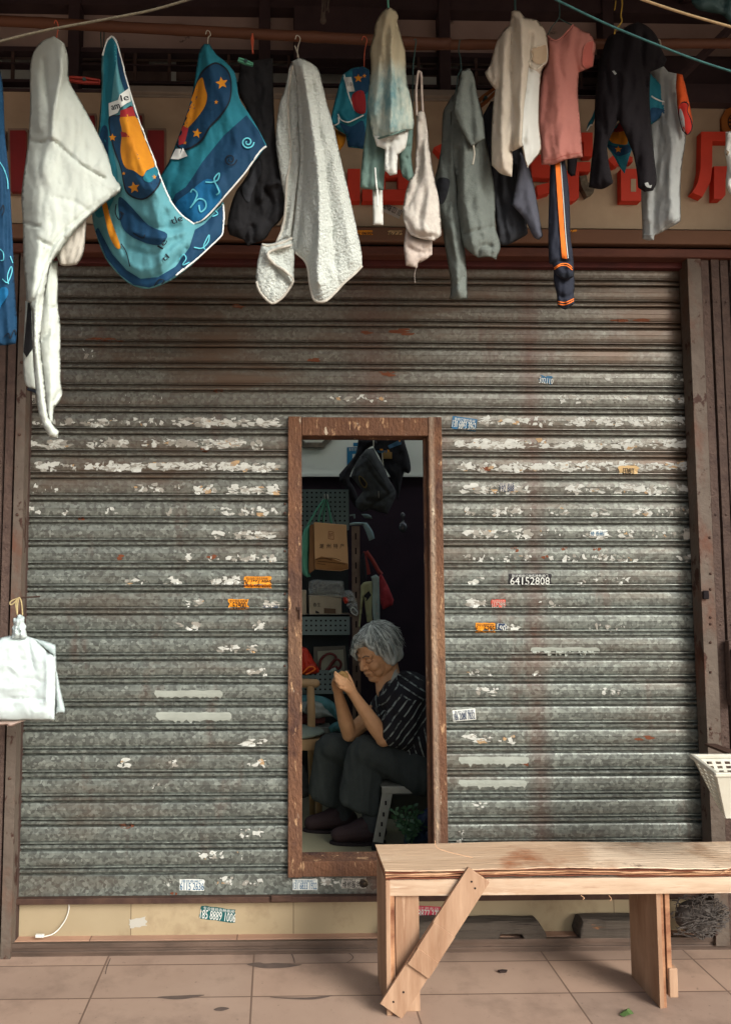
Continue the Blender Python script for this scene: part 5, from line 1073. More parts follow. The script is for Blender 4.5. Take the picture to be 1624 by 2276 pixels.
# backpack hanging, built from traced panels with real depth
CS = lambda L: [(621.7+x*.2422, 913.5+y*.2422) for x, y in L]      # crop 5 coordinates
m_bag = M('bag_black', srgb(52,55,56), srgb(66,70,70), scale=9, rough=.8, bump=.2, contrast=.3)
m_bag2 = M('bag_black_dim', srgb(34,34,38), srgb(26,26,30), scale=9, rough=.85, bump=.2)
garm = garment('backpack', 'black backpack hanging tilted in front of the white wall', 'bag', [
 ('main_pocket', m_bag, dict(poly=CS([(790,350),(860,340),(900,420),(960,520),(1000,620),(1058,725),(1055,800),(990,945),(900,925),(830,905),(760,930),(700,890),(690,830),(760,740),(700,660),(650,600),(700,470)]), Y=1.22, bulge=.10, Rr=18, seed=201, step=3, folds=[(CS([(830,880),(930,810),(1050,740)]), -.02, 4), (CS([(740,400),(860,600),(980,740)]), -.014, 3)], noisef=[(14,14,.02,2)])),
 ('side_pocket', m_bag2, dict(poly=CS([(720,250),(860,235),(900,300),(800,350),(720,440),(650,580),(640,640),(690,720),(740,860),(690,880),(640,800),(600,700),(545,640),(545,580),(640,470),(700,380)]), Y=1.30, bulge=.07, Rr=14, seed=202, step=3, noisef=[(12,20,.02,2)]))])
t, bv = garm
dec('logo_patch', M('gold_patch', srgb(110,96,50), rough=.6), t, bv[0], [CS([(722,605),(745,598),(800,660),(790,705),(765,700),(735,655)])], .003, 1)
dec('logo_patch_centre', m_bag2, t, bv[0], [CS([(732,612),(746,606),(790,662),(782,694),(768,690),(742,652)])], .004, 1)
lin('zip', m_bag2, t, bv[0], [CS([(745,420),(800,430),(870,520),(960,650)]), CS([(850,330),(940,450),(1010,640)])], 1.2)
lin('zip_pull', M('zip_silver', srgb(160,160,150), rough=.4, metal=.6), t, bv[0], [CS([(905,735),(908,800)])], 1.6)
t2, bv2 = garment('shoulder_bag', 'second black bag with blue and orange trim hanging behind the backpack', 'bag', [
 ('body', m_bag2, dict(poly=CS([(850,225),(1135,225),(1150,300),(1190,440),(1200,540),(1180,575),(1140,560),(1120,640),(1080,840),(1060,700),(1010,600),(960,520),(900,400),(860,330)]), Y=1.42, bulge=.06, Rr=12, seed=203, step=3, noisef=[(12,20,.016,2)]))])
dec('trim', M('trim_blue', srgb(60,100,130), rough=.7), t2, bv2[0], [CS([(990,318),(1105,262),(1115,305),(1005,345)]), CS([(870,362),(990,362),(975,385),(890,385)])], .003)
dec('tag', M('tag_tan', srgb(150,120,70), rough=.7), t2, bv2[0], [CS([(945,360),(1028,378),(1028,438),(948,438)])], .003)
dec('tag', MS['orange'], t2, bv2[0], [CS([(918,348),(945,348),(945,362),(918,362)]), CS([(985,352),(1005,360),(1005,376),(988,372)]), CS([(1088,262),(1102,258),(1105,280),(1092,284)])], .0045)
b = MB(); b.tube([P(x, y, 1.32) for x, y in CS([(938,385),(942,450),(950,515)])], .003, 6); b.obj('strap', m_wirew, t2)
b = MB(); b.tube([P(x, y, 1.19) for x, y in CS([(858,265),(860,325)])], .004, 6); b.obj('zip_pull', m_wirew, t2)

# shelf rack with slotted angle post and pegboard panels
YS = 1.16
m_rack = M('rack_metal', srgb(132,114,98), srgb(104,88,76), scale=12, rough=.6, metal=.3, bump=.1)
m_peg = M('pegboard', srgb(112,130,128), srgb(98,116,114), scale=5, rough=.55, metal=.2)
sx0, sx1 = P(600,1300,YS).x, P(798,1300,YS).x
rk = thing('shelf_rack', 'grey perforated shelving rack with a slotted brown post just inside the doorway', 'shelf', ((sx0+sx1)/2, YS+.15, FZ))
b = MB(); px0, px1 = P(782,1300,YS-.02).x, P(800,1300,YS-.02).x; zt_ = P(790,1170,YS).z
b.box(px0, px1, YS-.02, YS-.017, FZ, zt_); b.box(px1-.003, px1, YS-.017, YS+.03, FZ, zt_); b.obj('post', m_rack, rk)
b = MB(); z = zt_-.05
while z > FZ+.1: b.box((px0+px1)/2-.004, (px0+px1)/2+.004, YS-.0215, YS-.0203, z-.022, z+.012); z -= .078
b.obj('slot', m_dark, rk, kind='stuff')
def pegboard(x0, x1, ya, yb, Y, name='peg_panel', pitch=.026, hr=.0055):
    xa, xb = P(x0, (ya+yb)/2, Y).x, P(x1, (ya+yb)/2, Y).x; za, zb = P(720, yb, Y).z, P(720, ya, Y).z
    b = MB(); b.box(xa, xb, Y, Y+.012, za, zb); b.box(xa, xb, Y, Y+.25, za-.003, za-.0005); o = b.obj(name, m_peg, rk)
    b = MB(); z = za+pitch*.8
    while z < zb-pitch*.4:
        x = xb-pitch*.9
        while x > xa+pitch*.3: b.lathe((x, Y-.0012, z), [(hr,0),(hr,.0008)], 8, (0,1,0)); x -= pitch
        z += pitch
    b.obj('hole', m_dark, o, kind='stuff')
pegboard(600, 775, 1088, 1176, YS+.12); pegboard(600, 777, 1366, 1410, YS); pegboard(600, 776, 1490, 1541, YS-.01)
b = MB(); b.box(sx0, px0, YS+.19, YS+.2, FZ, P(700,1088,YS+.2).z); b.obj('back_panel', M('rack_back', srgb(46,54,56), srgb(38,44,46), scale=6, rough=.7), rk)
b = MB(); zz = P(700,1290,YS).z; b.box(sx0, px0, YS, YS+.18, P(700,1368,YS).z-.006, P(700,1368,YS).z+.004); b.obj('shelf_board', m_rack, rk)
b = MB()
for xx in (722, 728): b.tube([P(x, y, YS+.10) for x, y in [(xx-1,1098),(xx,1103),(xx+.5,1108),(xx-1,1111)]], .003, 6)
hk = single(b, 'hook', M('hook_steel', srgb(190,186,176), rough=.3, metal=.8), 'small steel double hook on the upper pegboard', 'hook')
# green bag and kraft paper bag
t, bv = garment('green_bag', 'pale green cloth bag hanging behind the kraft paper bag', 'bag', [
 ('pouch', M('mint_cloth', srgb(90,160,134), srgb(74,140,118), scale=9, rough=.85, bump=.1), dict(poly=CS([(215,1110),(275,1040),(290,1050),(275,1180),(265,1440),(285,1520),(250,1528),(205,1480),(180,1300)]), Y=.96, bulge=.04, Rr=12, seed=210, step=3, noisef=[(10,30,.012,2)]))])
b = MB()
for L in ([(410,808),(340,900),(285,1000),(225,1100)], [(420,810),(410,900),(395,1030)], [(432,810),(450,900),(475,1030)], [(418,820),(385,900),(350,1020)]): 
    Lp = cr(CS(L), 4); b2 = [P(x, y, .985) for x, y in Lp]; b.tube(b2, .0055, 6)
b.obj('handle', M('mint_cloth', (.1,.3,.2)), t, smooth=True)
kz = .90
KB = CS([(314,1020),(395,1026),(470,1034),(612,1044),(616,1150),(625,1300),(630,1450),(560,1468),(430,1462),(325,1452),(320,1300),(318,1150)])
b = MB()
fr_ = [P(x, y, kz) for x, y in KB]; b.prism(fr_, (0,.07,0))
t = thing('paper_bag', 'brown kraft paper bag with handwritten-style characters hanging on the rack', 'bag', base_of(b.V))
m_kr = M('kraft', srgb(204,166,122), srgb(188,150,106), scale=4, rough=.85, bump=.15, bscale=14, contrast=.3)
b.obj('bag_front', m_kr, t, bevel=.003); kb = b.bvh()
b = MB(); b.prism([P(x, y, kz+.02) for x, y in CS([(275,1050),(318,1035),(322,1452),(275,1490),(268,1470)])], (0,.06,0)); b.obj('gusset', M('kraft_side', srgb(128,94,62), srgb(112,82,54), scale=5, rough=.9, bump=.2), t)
dec('print_fold', M('kraft_dark', srgb(150,110,66), srgb(120,84,48), scale=20, rough=.9, stretch=(.3,1,2)), t, kb, [CS([(322,1360),(380,1335),(470,1350),(560,1385),(624,1400),(628,1446),(560,1462),(430,1458),(326,1448)])], .0015)
b = MB()
for L, w_ in (([(330,1362),(400,1352),(480,1368)],2.2), ([(350,1380),(430,1385),(600,1405)],1.8), ([(420,1350),(500,1352),(560,1372)],1.4), ([(340,1400),(420,1410)],1.4)): line_mb(b, CS(L), w_, kb, .004)
b.obj('print_landscape', M('ink_brown', srgb(84,58,34), rough=.9), t)
b = MB()
for ch, x in (('潮',382),('州',448),('特',512),('产',572)): text_mb(b, ch, *CS([(x,1240)])[0], 9.5, 10.5, 0, kb, .004)
b.obj('lettering', MS['black'], t)
b = MB(); q = CS([(448,1106),(492,1110),(494,1178),(446,1172)])
for i in range(4): line_mb(b, [q[i], q[(i+1) % 4]], 1.0, kb, .004)
text_mb(b, '特产', *CS([(470,1142)])[0], 8, 12, 0, kb, .004); b.obj('seal', M('seal_red', srgb(120,60,42), rough=.8), t)
b = MB(); b.tube([P(x, y, .94) for x, y in cr(CS([(385,1060),(395,1000),(425,820),(440,822),(500,980),(530,1060)]), 5)], .0018, 6); b.obj('handle', MS['black'], t, smooth=True)
# box in clear plastic and items on the shelf
m_clear = M('clear_plastic', srgb(190,196,190), rough=.12, alpha=.30, spec=.8)
m_box = M('old_box', srgb(184,174,150), srgb(154,146,126), scale=10, rough=.7, contrast=.2)
zs = P(700,1368,YS).z+.005
def pbox(x0, x1, y0, y1, Y, dep, mat, name, label, cat, parent=None, bev=.003):
    a = P(x0, y1, Y); c_ = P(x1, y0, Y); b = MB(); b.box(a.x, c_.x, Y, Y+dep, a.z, c_.z); return b.obj(name, mat, parent, label, cat, bevel=bev), b.bvh()
o, bb = pbox(687, 759, 1324, 1366, YS+.02, .14, m_box, 'carton', 'worn pale carton with faint writing on the rack shelf', 'box')
b = MB(); text_mb(b, '春生', *CS([(340,1778)])[0], 17, 9, 0, bb, .003); decal_mb(b, CS([(322,1870),(330,1830),(360,1845),(368,1872)]), bb, .003); b.obj('lettering', MS['black'], o)
b = MB(); decal_mb(b, CS([(405,1808),(512,1815),(515,1860),(405,1858)]), bb, .002); b.obj('label_panel', M('brown_label', srgb(96,78,60)), o)
pbox(655, 681, 1312, 1366, YS+.03, .12, m_box, 'carton', 'narrow carton at the left end of the rack shelf', 'box')
t, bv = garment('plastic_wrap', 'crumpled clear plastic wrap on top of the carton', 'wrap', [('sheet', m_clear, dict(poly=CS([(270,1560),(330,1545),(420,1552),(585,1560),(590,1620),(600,1700),(560,1720),(430,1700),(270,1690),(262,1620)]), Y=YS, bulge=.05, Rr=8, seed=220, step=2.2, noisef=[(5,5,.03,2),(9,9,.03,6)]))])
t, bv = garment('plastic_bag', 'small clear plastic bag with a red knot beside the carton', 'bag', [('bag', m_clear, dict(poly=CS([(585,1650),(640,1640),(680,1670),(690,1720),(715,1780),(712,1850),(690,1878),(660,1850),(600,1770),(580,1730)]), Y=YS-.03, bulge=.05, Rr=10, seed=221, step=2.2, noisef=[(6,6,.02,2)])),
  ('red_contents', M('red_plastic', srgb(196,60,40), rough=.4), dict(poly=CS([(580,1712),(610,1705),(638,1735),(632,1760),(600,1772),(585,1745)]), Y=YS-.045, bulge=.03, Rr=8, seed=222, step=2.5))])
b = MB(); b.tube([P(x, y, YS-.06) for x, y in cr(CS([(665,1800),(690,1820),(714,1850),(700,1876),(670,1860),(650,1830),(665,1800)]), 4)], .0035, 6); b.obj('handle', M('milky_plastic', srgb(180,184,176), rough=.4), t)
# cloths, bags right of the post
t, bv = garment('cloth_bundle', 'rolled pale cloths and papers hanging right of the rack post', 'cloths', [
 ('cloth', M('cloth_grey_green', srgb(150,166,156), srgb(130,146,138), scale=9, rough=.9), dict(poly=CS([(835,1520),(880,1500),(912,1525),(915,1700),(918,1950),(900,1975),(860,1920),(848,1750),(852,1600)]), Y=1.0, bulge=.03, Rr=10, seed=225, step=3, noisef=[(8,40,.012,2)])),
 ('cloth', M('cloth_yellow', srgb(160,162,120), srgb(140,140,104), scale=9, rough=.9), dict(poly=CS([(742,1600),(775,1570),(845,1560),(850,1700),(845,1850),(850,1930),(800,1940),(770,1700),(745,1900),(735,1990),(720,1980),(735,1800)]), Y=1.04, bulge=.02, Rr=8, seed=226, step=3, noisef=[(7,40,.014,2)])),
 ('cloth', m_bag2, dict(poly=CS([(738,1350),(775,1290),(800,1500),(790,1580),(745,1600),(735,1500)]), Y=1.06, bulge=.03, Rr=8, seed=227, step=3, noisef=[(8,30,.02,2)]))])
dec('clip', M('zip_silver', (.3,.3,.3)), t, bv[0], [CS([(885,1845),(900,1845),(900,1870),(885,1870)]), CS([(880,1915),(898,1925),(895,1945),(878,1940)]), CS([(880,1760),(895,1765),(893,1785),(878,1780)])], .003)
dec('print_patch', m_bag2, t, bv[1], [CS([(775,1690),(815,1650),(840,1690),(800,1740),(772,1745)])], .003)
t, bv = garment('red_bag', 'dark red string bag hanging right of the rack', 'bag', [('pouch', M('red_mesh', srgb(170,56,60), srgb(140,44,50), scale=40, rough=.8, bump=.3), dict(poly=CS([(905,1520),(930,1490),(990,1600),(1046,1735),(1035,1780),(945,1825),(920,1740),(915,1620)]), Y=1.10, bulge=.05, Rr=10, seed=228, step=3, noisef=[(8,16,.016,2)]))])
b = MB()
for L in ([(785,1290),(780,1340),(800,1420),(815,1500)], [(792,1290),(850,1370),(900,1460),(935,1500)]): b.tube([P(x, y, 1.12) for x, y in cr(CS(L), 4)], .011, 6)
b.obj('handle', M('red_strap', srgb(140,60,54), rough=.8), t, smooth=True)
m_peg = M('pegboard', (.1,.1,.1))
t, bv = garment('hanging_rag', 'pale blue-grey rag draped over the top of the rack post', 'cloth', [('cloth', M('rag_blue', srgb(140,164,164), srgb(120,146,148), scale=9, rough=.9), dict(poly=CS([(640,1030),(700,1020),(800,1025),(850,1100),(872,1170),(820,1192),(790,1110),(760,1045),(640,1050)]), Y=1.0, bulge=.02, Rr=8, seed=230, step=3, noisef=[(8,16,.012,2)])), ('cloth', m_peg, dict(poly=CS([(745,945),(800,945),(835,960),(850,990),(780,985)]), Y=1.1, bulge=.015, Rr=8, seed=231, step=3)), ('cloth', m_peg, dict(poly=CS([(640,950),(690,945),(695,985),(680,990),(672,960),(640,965)]), Y=1.1, bulge=.01, Rr=6, seed=232, step=3))])
# frame, scissors, red things on lower shelf (crop 6 coordinates)
C6 = lambda L: [(621.7+x*.2508, 1363.9+y*.2508) for x, y in L]
zsh = P(700,1488,YS).z
t = thing('picture_frame', 'grey framed card standing on the lower rack shelf behind the scissors', 'frame', P(735, 1490, YS+.05))
b = MB(); b.prism([P(x, y, YS+.09) for x, y in C6([(300,295),(580,285),(600,530),(300,535)])], (0,.012,0)); b.obj('frame', M('frame_grey', srgb(110,108,96), srgb(90,88,78), scale=8, rough=.6), t, bevel=.002)
b = MB(); b.prism([P(x, y, YS+.085) for x, y in C6([(335,335),(562,318),(575,520),(345,528)])], (0,.004,0)); b.obj('card', M('card', srgb(168,168,146), srgb(150,152,132), scale=6, rough=.7), t)
m_sc = M('scissor_red', srgb(96,36,34), rough=.4)
t = thing('scissors', 'dark red handled scissors standing in front of the framed card', 'scissors', P(735, 1490, YS+.03))
b = MB(); b.tube([P(x, y, YS+.03) for x, y in cr(C6([(355,500),(360,420),(400,370),(450,355),(490,375),(495,405),(440,470),(400,520)]), 6)], .007, 8); b.obj('handle', m_sc, t, smooth=True)
b = MB(); b.tube([P(x, y, YS+.01) for x, y in cr(C6([(415,520),(460,440),(500,405),(535,425),(542,460),(520,490),(490,470),(440,500)]), 6)], .007, 8); b.obj('handle', m_sc, t, smooth=True)
b = MB(); b.bar(P(*C6([(500,470)])[0], YS+.02), P(*C6([(545,505)])[0], YS+.02), .012, .005); b.obj('blade', M('hook_steel', (.5,.5,.5)), t)
t, bv = garment('red_bag', 'bright red plastic bag at the left end of the lower shelf', 'bag', [('bag', M('bright_red', srgb(196,52,28), srgb(160,38,24), scale=9, rough=.45), dict(poly=C6([(150,300),(200,290),(250,320),(300,410),(345,480),(350,520),(300,535),(150,545)]), Y=YS-.02, bulge=.05, Rr=14, seed=240, step=3, noisef=[(8,16,.02,2)]))])
b = MB(); b.tube([P(x, y, YS-.07) for x, y in cr(C6([(205,530),(250,480),(290,470),(312,490),(290,510),(230,540)]), 5)], .0045, 7); single(b, 'cutter', M('orange_plastic', srgb(226,110,36), rough=.4), 'small orange plastic loop on the lower shelf', 'tool', smooth=True)
t, bv = garment('paper_scrap_pile', 'small pale green packet beside the scissors on the shelf', 'packet', [('packet', M('packet_green', srgb(150,172,160), rough=.5), dict(poly=C6([(430,525),(450,495),(490,475),(505,500),(480,520)]), Y=YS-.02, bulge=.012, Rr=6, seed=241, step=3))])
# teal bundle and tins behind the chair
t, bv = garment('cloth_pile', 'heap of pale teal cloths behind the wooden chair', 'cloths', [
 ('teal_cloth', M('teal_cloth', srgb(92,144,146), srgb(74,124,128), scale=14, rough=.9, bump=.2), [dict(poly=C6([(180,720),(280,718),(400,740),(480,790),(525,850),(528,960),(440,900),(300,860),(180,830)]), Y=1.12, bulge=.10, Rr=20, seed=242, step=3, noisef=[(12,16,.03,2)]), dict(poly=C6([(430,1010),(470,970),(530,950),(545,1050),(500,1040),(450,1060)]), Y=1.08, bulge=.04, Rr=10, seed=243, step=3, noisef=[(8,10,.02,2)])]),
 ('white_cloth', M('white_plastic_cloth', srgb(156,166,158), srgb(136,146,140), scale=9, rough=.6), dict(poly=C6([(180,780),(290,770),(380,800),(430,860),(480,915),(400,915),(330,930),(260,900),(180,870)]), Y=1.09, bulge=.07, Rr=14, seed=244, step=3, noisef=[(8,12,.03,2)]))])
for (x0, x1, y0, y1, Y, mt, lb) in ((660,722,1594,1608,1.12,'tin_red','long red tin under the teal cloths'),(655,708,1608,1624,1.13,'tin_dark','dark tin below the red one'),(700,735,1616,1630,1.10,'tin_white','small white box beside the tins'),(704,740,1630,1644,1.12,'tin_brown','brown box at the bottom of the pile')):
    pbox(x0, x1, y0, y1, Y, .12, M(mt, *{'tin_red':(srgb(110,46,40), srgb(80,36,32)),'tin_dark':(srgb(70,46,42), srgb(50,36,34)),'tin_white':(srgb(140,146,138), srgb(110,116,108)),'tin_brown':(srgb(78,52,46), srgb(60,40,36))}[mt], scale=20, rough=.5), 'tin_box', lb, 'box')
# wooden chair
m_chw = M('chair_wood', srgb(190,158,114), srgb(166,136,98), scale=5, rough=.5, stretch=(2,2,.4), contrast=.3)
yc = 1.02
t = thing('wooden_chair', 'pale wooden chair with a cushioned seat partly hidden by the left door jamb', 'chair', (P(690,1820,yc).x-.1, yc+.1, FZ))
b = MB(); b.cone(P(*C6([(60,612)])[0], yc), .024, P(*C6([(318,618)])[0], yc), .022); b.obj('back_rail', m_chw, t, smooth=True)
pz = lambda q, Y: P(*C6([q])[0], Y)
b = MB(); top = pz((272,640), yc); bt = Vector((pz((290,1800), yc).x, yc+.02, FZ)); b.tube([top, pz((280,900), yc), pz((278,1100), yc), bt], [.020,.021,.020,.015], 10); b.obj('leg', m_chw, t, smooth=True)
b = MB(); p0 = pz((345,1165), yc-.11); b.tube([p0, Vector((p0.x+.0, yc-.11, FZ))], [.020,.017], 10); b.obj('leg', m_chw, t, smooth=True)
b = MB(); b.tube([p0+Vector((-.40,0,0)), Vector((p0.x-.42, yc-.11, FZ))], [.020,.017], 10); b.obj('leg', m_chw, t, smooth=True)
b = MB(); b.tube([top+Vector((-.40,0,0)), Vector((bt.x-.42, yc+.02, FZ))], [.020,.017], 10); b.obj('leg', m_chw, t, smooth=True)
b = MB(); zc = pz((290,1190), yc-.2).z; b.box(p0.x-.40, p0.x+.005, yc-.125, yc-.095, zc-.03, zc+.025); b.box(p0.x-.015, p0.x+.015, yc-.2, yc, zc-.03, zc+.022); b.obj('seat_rail', m_chw, t, bevel=.004)
b = MB(); c_ = pz((290,1115), yc-.1); b.ell((p0.x-.20, yc-.03, zc+.045), (.235,.16,.030), 24); b.obj('seat', M('cushion', srgb(134,146,132), srgb(116,128,116), scale=12, rough=.9), t, smooth=True)
# grey sack below the chair
t, bv = garment('sack', 'dim grey sack under the wooden chair', 'sack', [('cloth', M('sack_grey', srgb(84,88,84), srgb(70,74,72), scale=10, rough=.9), dict(poly=C6([(150,1300),(220,1350),(250,1450),(262,1600),(230,1630),(150,1640)]), Y=1.0, bulge=.06, Rr=16, seed=246, step=4, noisef=[(10,20,.02,2)]))])
# glass shape added to stand for a small reflection in the dark
b = MB(); c_ = P(895,1172,1.3); b.lathe(c_, [(.004,-.03),(.02,-.02),(.026,0),(.02,.02),(.006,.03),(.006,.05),(.014,.06),(.012,.075),(.003,.085)], 14)
single(b, 'glass_glimmer', M('dim_glass', srgb(60,66,72), rough=.12, spec=.8), 'dim small glass shape added for a faint reflection in the dark doorway', 'glimmer', smooth=True)
# low wall / box behind stool, stool, greens, blue bag
m_al = M('alu', srgb(176,176,162), srgb(146,146,134), scale=12, rough=.45, metal=.4)
ST_Y0, ST_Y1 = .50, .80
zst = P(900,1748,ST_Y0).z
st = thing('step_stool', 'low grey metal stool under the seated woman', 'stool', (P(905,1800,.6).x, .65, FZ))
x0, x1 = P(853,1750,ST_Y0).x, P(853,1750,ST_Y0).x+.34
b = MB(); b.box(x0-.01, x1+.01, ST_Y0, ST_Y1, zst-.008, zst); b.box(x0-.01, x1+.01, ST_Y0-.004, ST_Y0+.0, zst-.03, zst-.002); b.obj('seat', m_al, st, bevel=.003)
for (xa, ya, dx) in ((x0+.02, ST_Y0+.01, -.05), (x0+.02, ST_Y1-.01, -.04), (x1-.02, ST_Y0+.01, .05), (x1-.02, ST_Y1-.01, .04)):
    b = MB(); b.bar((xa, ya, zst-.01), (xa+dx, ya, FZ+.02), .045, .012, (0,1,0)); 
    o = b.obj('leg', m_al, st, bevel=.002)
    b = MB(); b.bar((xa+dx*.93, ya, FZ+.035), (xa+dx*1.02, ya, FZ), .05, .02, (0,1,0)); b.obj('foot', MS['black'], o)
    b = MB()
    for k in (.25,.45,.62,.8): b.obox((xa+dx*k, ya-.0075, zst-.01-(zst-.03-FZ)*k), (.004,0,0), (0,.0008,0), (0,0,.009))
    b.obj('slot', m_dark, o, kind='stuff')
pbox(862, 950, 1765, 1835, .95, .2, M('crate_grey', srgb(96,94,82), srgb(82,80,70), scale=8, rough=.8), 'carton', 'dim grey carton on the floor behind the stool', 'box')
t, bv = garment('blue_sack', 'dark blue plastic sack beside the stool, cut by the door jamb', 'sack', [('bag', M('sack_blue', srgb(26,46,70), srgb(18,32,54), scale=8, rough=.4), dict(poly=C6([(1095,2060),(1110,1950),(1180,1850),(1250,1760),(1330,1700),(1420,1720),(1440,2070)]), Y=.40, bulge=.08, Rr=20, seed=248, step=4, noisef=[(10,16,.03,2)]))])
t = thing('vegetable_bunch', 'bunch of dark green leafy stems lying against the blue sack', 'vegetables', P(905, 1860, .36))
gm = M('leaf_green', srgb(60,92,58), srgb(40,70,46), srgb(96,128,84), scale=40, rough=.5)
rr = random.Random(31)
b = MB(); lf = MB()
for k in range(16):
    x0_, y0_ = C6([(rr.uniform(1100,1180), rr.uniform(1880,2030))])[0]; x1_, y1_ = C6([(rr.uniform(1000,1280), rr.uniform(1700,1900))])[0]
    Y0_ = rr.uniform(.30,.38); L = cr([(x0_, y0_), ((x0_+x1_)/2+rr.uniform(-4,4), (y0_+y1_)/2), (x1_, y1_)], 6); pts = [P(x, y, Y0_) for x, y in L]; b.tube(pts, .0022, 5)
    for q in range(9):
        p = pts[rr.randrange(3, len(pts))]+Vector((rr.uniform(-.012,.012), rr.uniform(-.03,.03), rr.uniform(-.01,.01))); a = rr.uniform(0, 6.28); L_ = rr.uniform(.014,.03); d = Vector((math.cos(a), rr.uniform(-.6,.6), math.sin(a))).normalized(); n_ = d.cross(Vector((rr.uniform(-1,1), 1, rr.uniform(-1,1)))).normalized()
        lf.add([p, p+d*L_*.35+n_*L_*.28, p+d*L_*.7+n_*L_*.22, p+d*L_, p+d*L_*.7-n_*L_*.22, p+d*L_*.35-n_*L_*.28], [(0,1,2,3),(0,3,4,5)])
b.obj('stem', gm, t, kind='stuff'); lf.obj('leaf', gm, t, kind='stuff')
# ---------------- the woman ----------------
def remesh(mb, vox, name='tmp', smooth=3, disp=None):
    """one continuous closed surface out of overlapping shaped volumes"""
    me = bpy.data.meshes.new(name); me.from_pydata([tuple(v) for v in mb.V], [], mb.F); me.update()
    o = bpy.data.objects.new(name, me); COL.objects.link(o)
    m = o.modifiers.new('r', 'REMESH'); m.mode = 'VOXEL'; m.voxel_size = vox
    if smooth: s = o.modifiers.new('s', 'SMOOTH'); s.iterations = smooth; s.factor = .6
    bpy.context.view_layer.update()
    ev = bpy.data.meshes.new_from_object(o.evaluated_get(bpy.context.evaluated_depsgraph_get()))
    r = MB(); r.V = [v.co.copy() for v in ev.vertices]; r.F = [tuple(p.vertices) for p in ev.polygons]; r.I = [0]*len(r.F)
    if disp:
        nn = [v.normal.copy() for v in ev.vertices]; r.V = [v+n*disp(v) for v, n in zip(r.V, nn)]
    bpy.data.objects.remove(o); bpy.data.meshes.remove(me); bpy.data.meshes.remove(ev)
    return r
def chain(mb, pts, rs, n=12):
    for i in range(len(pts)-1): mb.cone(pts[i], rs[i], pts[i+1], rs[i+1], n)
m_skin = M('skin', srgb(212,164,120), srgb(190,140,98), srgb(222,178,136), scale=14, rough=.6, bump=.12, bscale=60, contrast=.2, spec=.35)
wm = thing('person', 'elderly grey-haired woman in a striped black blouse, bent over her hands inside the doorway', 'person', (P(860,1870,.65).x, .66, FZ))
J = lambda x, y, Y: P(x, y, Y)
# head frame
HC = J(838, 1452, .63)
yaw, pit = R(32), R(27)
Fd = Vector((-math.cos(yaw)*math.cos(pit), -math.sin(yaw)*math.cos(pit), -math.sin(pit))).normalized()
Ld = Vector((math.sin(yaw), -math.cos(yaw), 0)).normalized()*1.0     # her left side, toward the street
Ud = Ld.cross(Fd).normalized()
if Ud.z < 0: Ud = -Ud
HM = Matrix((Fd, Ld, Ud)).transposed()
def H(f, l, u, k=1.0): return HC+(Fd*f+Ld*l+Ud*u)*k
body = MB()
body.ell(H(-.012, 0, .03), (.098,.078,.092), 20, HM)
body.ell(H(.028, 0, -.03), (.068,.064,.085), 18, HM)
body.cone(H(0,.045,-.055), .030, H(.066,.010,-.088), .024); body.cone(H(0,-.045,-.055), .030, H(.066,-.010,-.088), .024)
body.ell(H(.074,0,-.088), (.022,.024,.018), 12, HM)
for s in (-1, 1):
    body.ell(H(.060,.036*s,-.022), (.032,.028,.028), 12, HM)     # cheeks
    body.ell(H(.056,.040*s,-.058), (.026,.020,.024), 12, HM)     # jowl
    body.cone(H(.086,.012*s,.034), .009, H(.070,.046*s,.030), .010)   # brow
    body.ell(H(.079,.031*s,.010), (.013,.016,.011), 12, HM)      # eye under lid
    body.ell(H(.098,.013*s,-.024), (.011,.009,.009), 10, HM)     # nostril wing
    body.cone(H(.0,.072*s,.02), .012, H(.0,.074*s,-.02), .009)   # ear
body.cone(H(.088,0,.020), .009, H(.108,0,-.018), .0125)
body.cone(H(.091,-.020,-.050), .0065, H(.099,0,-.047), .0085); body.cone(H(.091,.020,-.050), .0065, H(.099,0,-.047), .0085)
body.cone(H(.089,-.018,-.061), .006, H(.096,0,-.061), .0085); body.cone(H(.089,.018,-.061), .006, H(.096,0,-.061), .0085)
body.ell(H(.082,0,-.040), (.012,.026,.016), 12, HM)
# neck
body.cone(H(-.035,0,-.03), .052, J(868,1528,.64), .056); body.cone(H(.0,0,-.06), .038, J(858,1535,.62), .048)
body.cone(J(866,1528,.64), .058, J(884,1560,.64), .075)
# trunk under the clothes
body.cone(J(890,1560,.58), .07, J(890,1560,.76), .07); body.cone(J(895,1570,.66), .10, J(930,1690,.66), .11)
# arms: shoulder, elbow, wrist
nS, nE, nW = J(915,1550,.52), J(852,1642,.485), J(787,1546,.475)
fS, fE, fW = J(862,1560,.80), J(776,1632,.66), J(752,1544,.585)
chain(body, [nS, (nS+nE)/2, nE], [.052,.046,.036]); chain(body, [nE, nE.lerp(nW,.35), nE.lerp(nW,.75), nW], [.034,.037,.028,.023])
chain(body, [fS, fE], [.048,.035]); chain(body, [fE, fE.lerp(fW,.3), fE.lerp(fW,.75), fW], [.034,.037,.028,.023])
body.cone(nW, .023, J(781,1537,.475), .024)
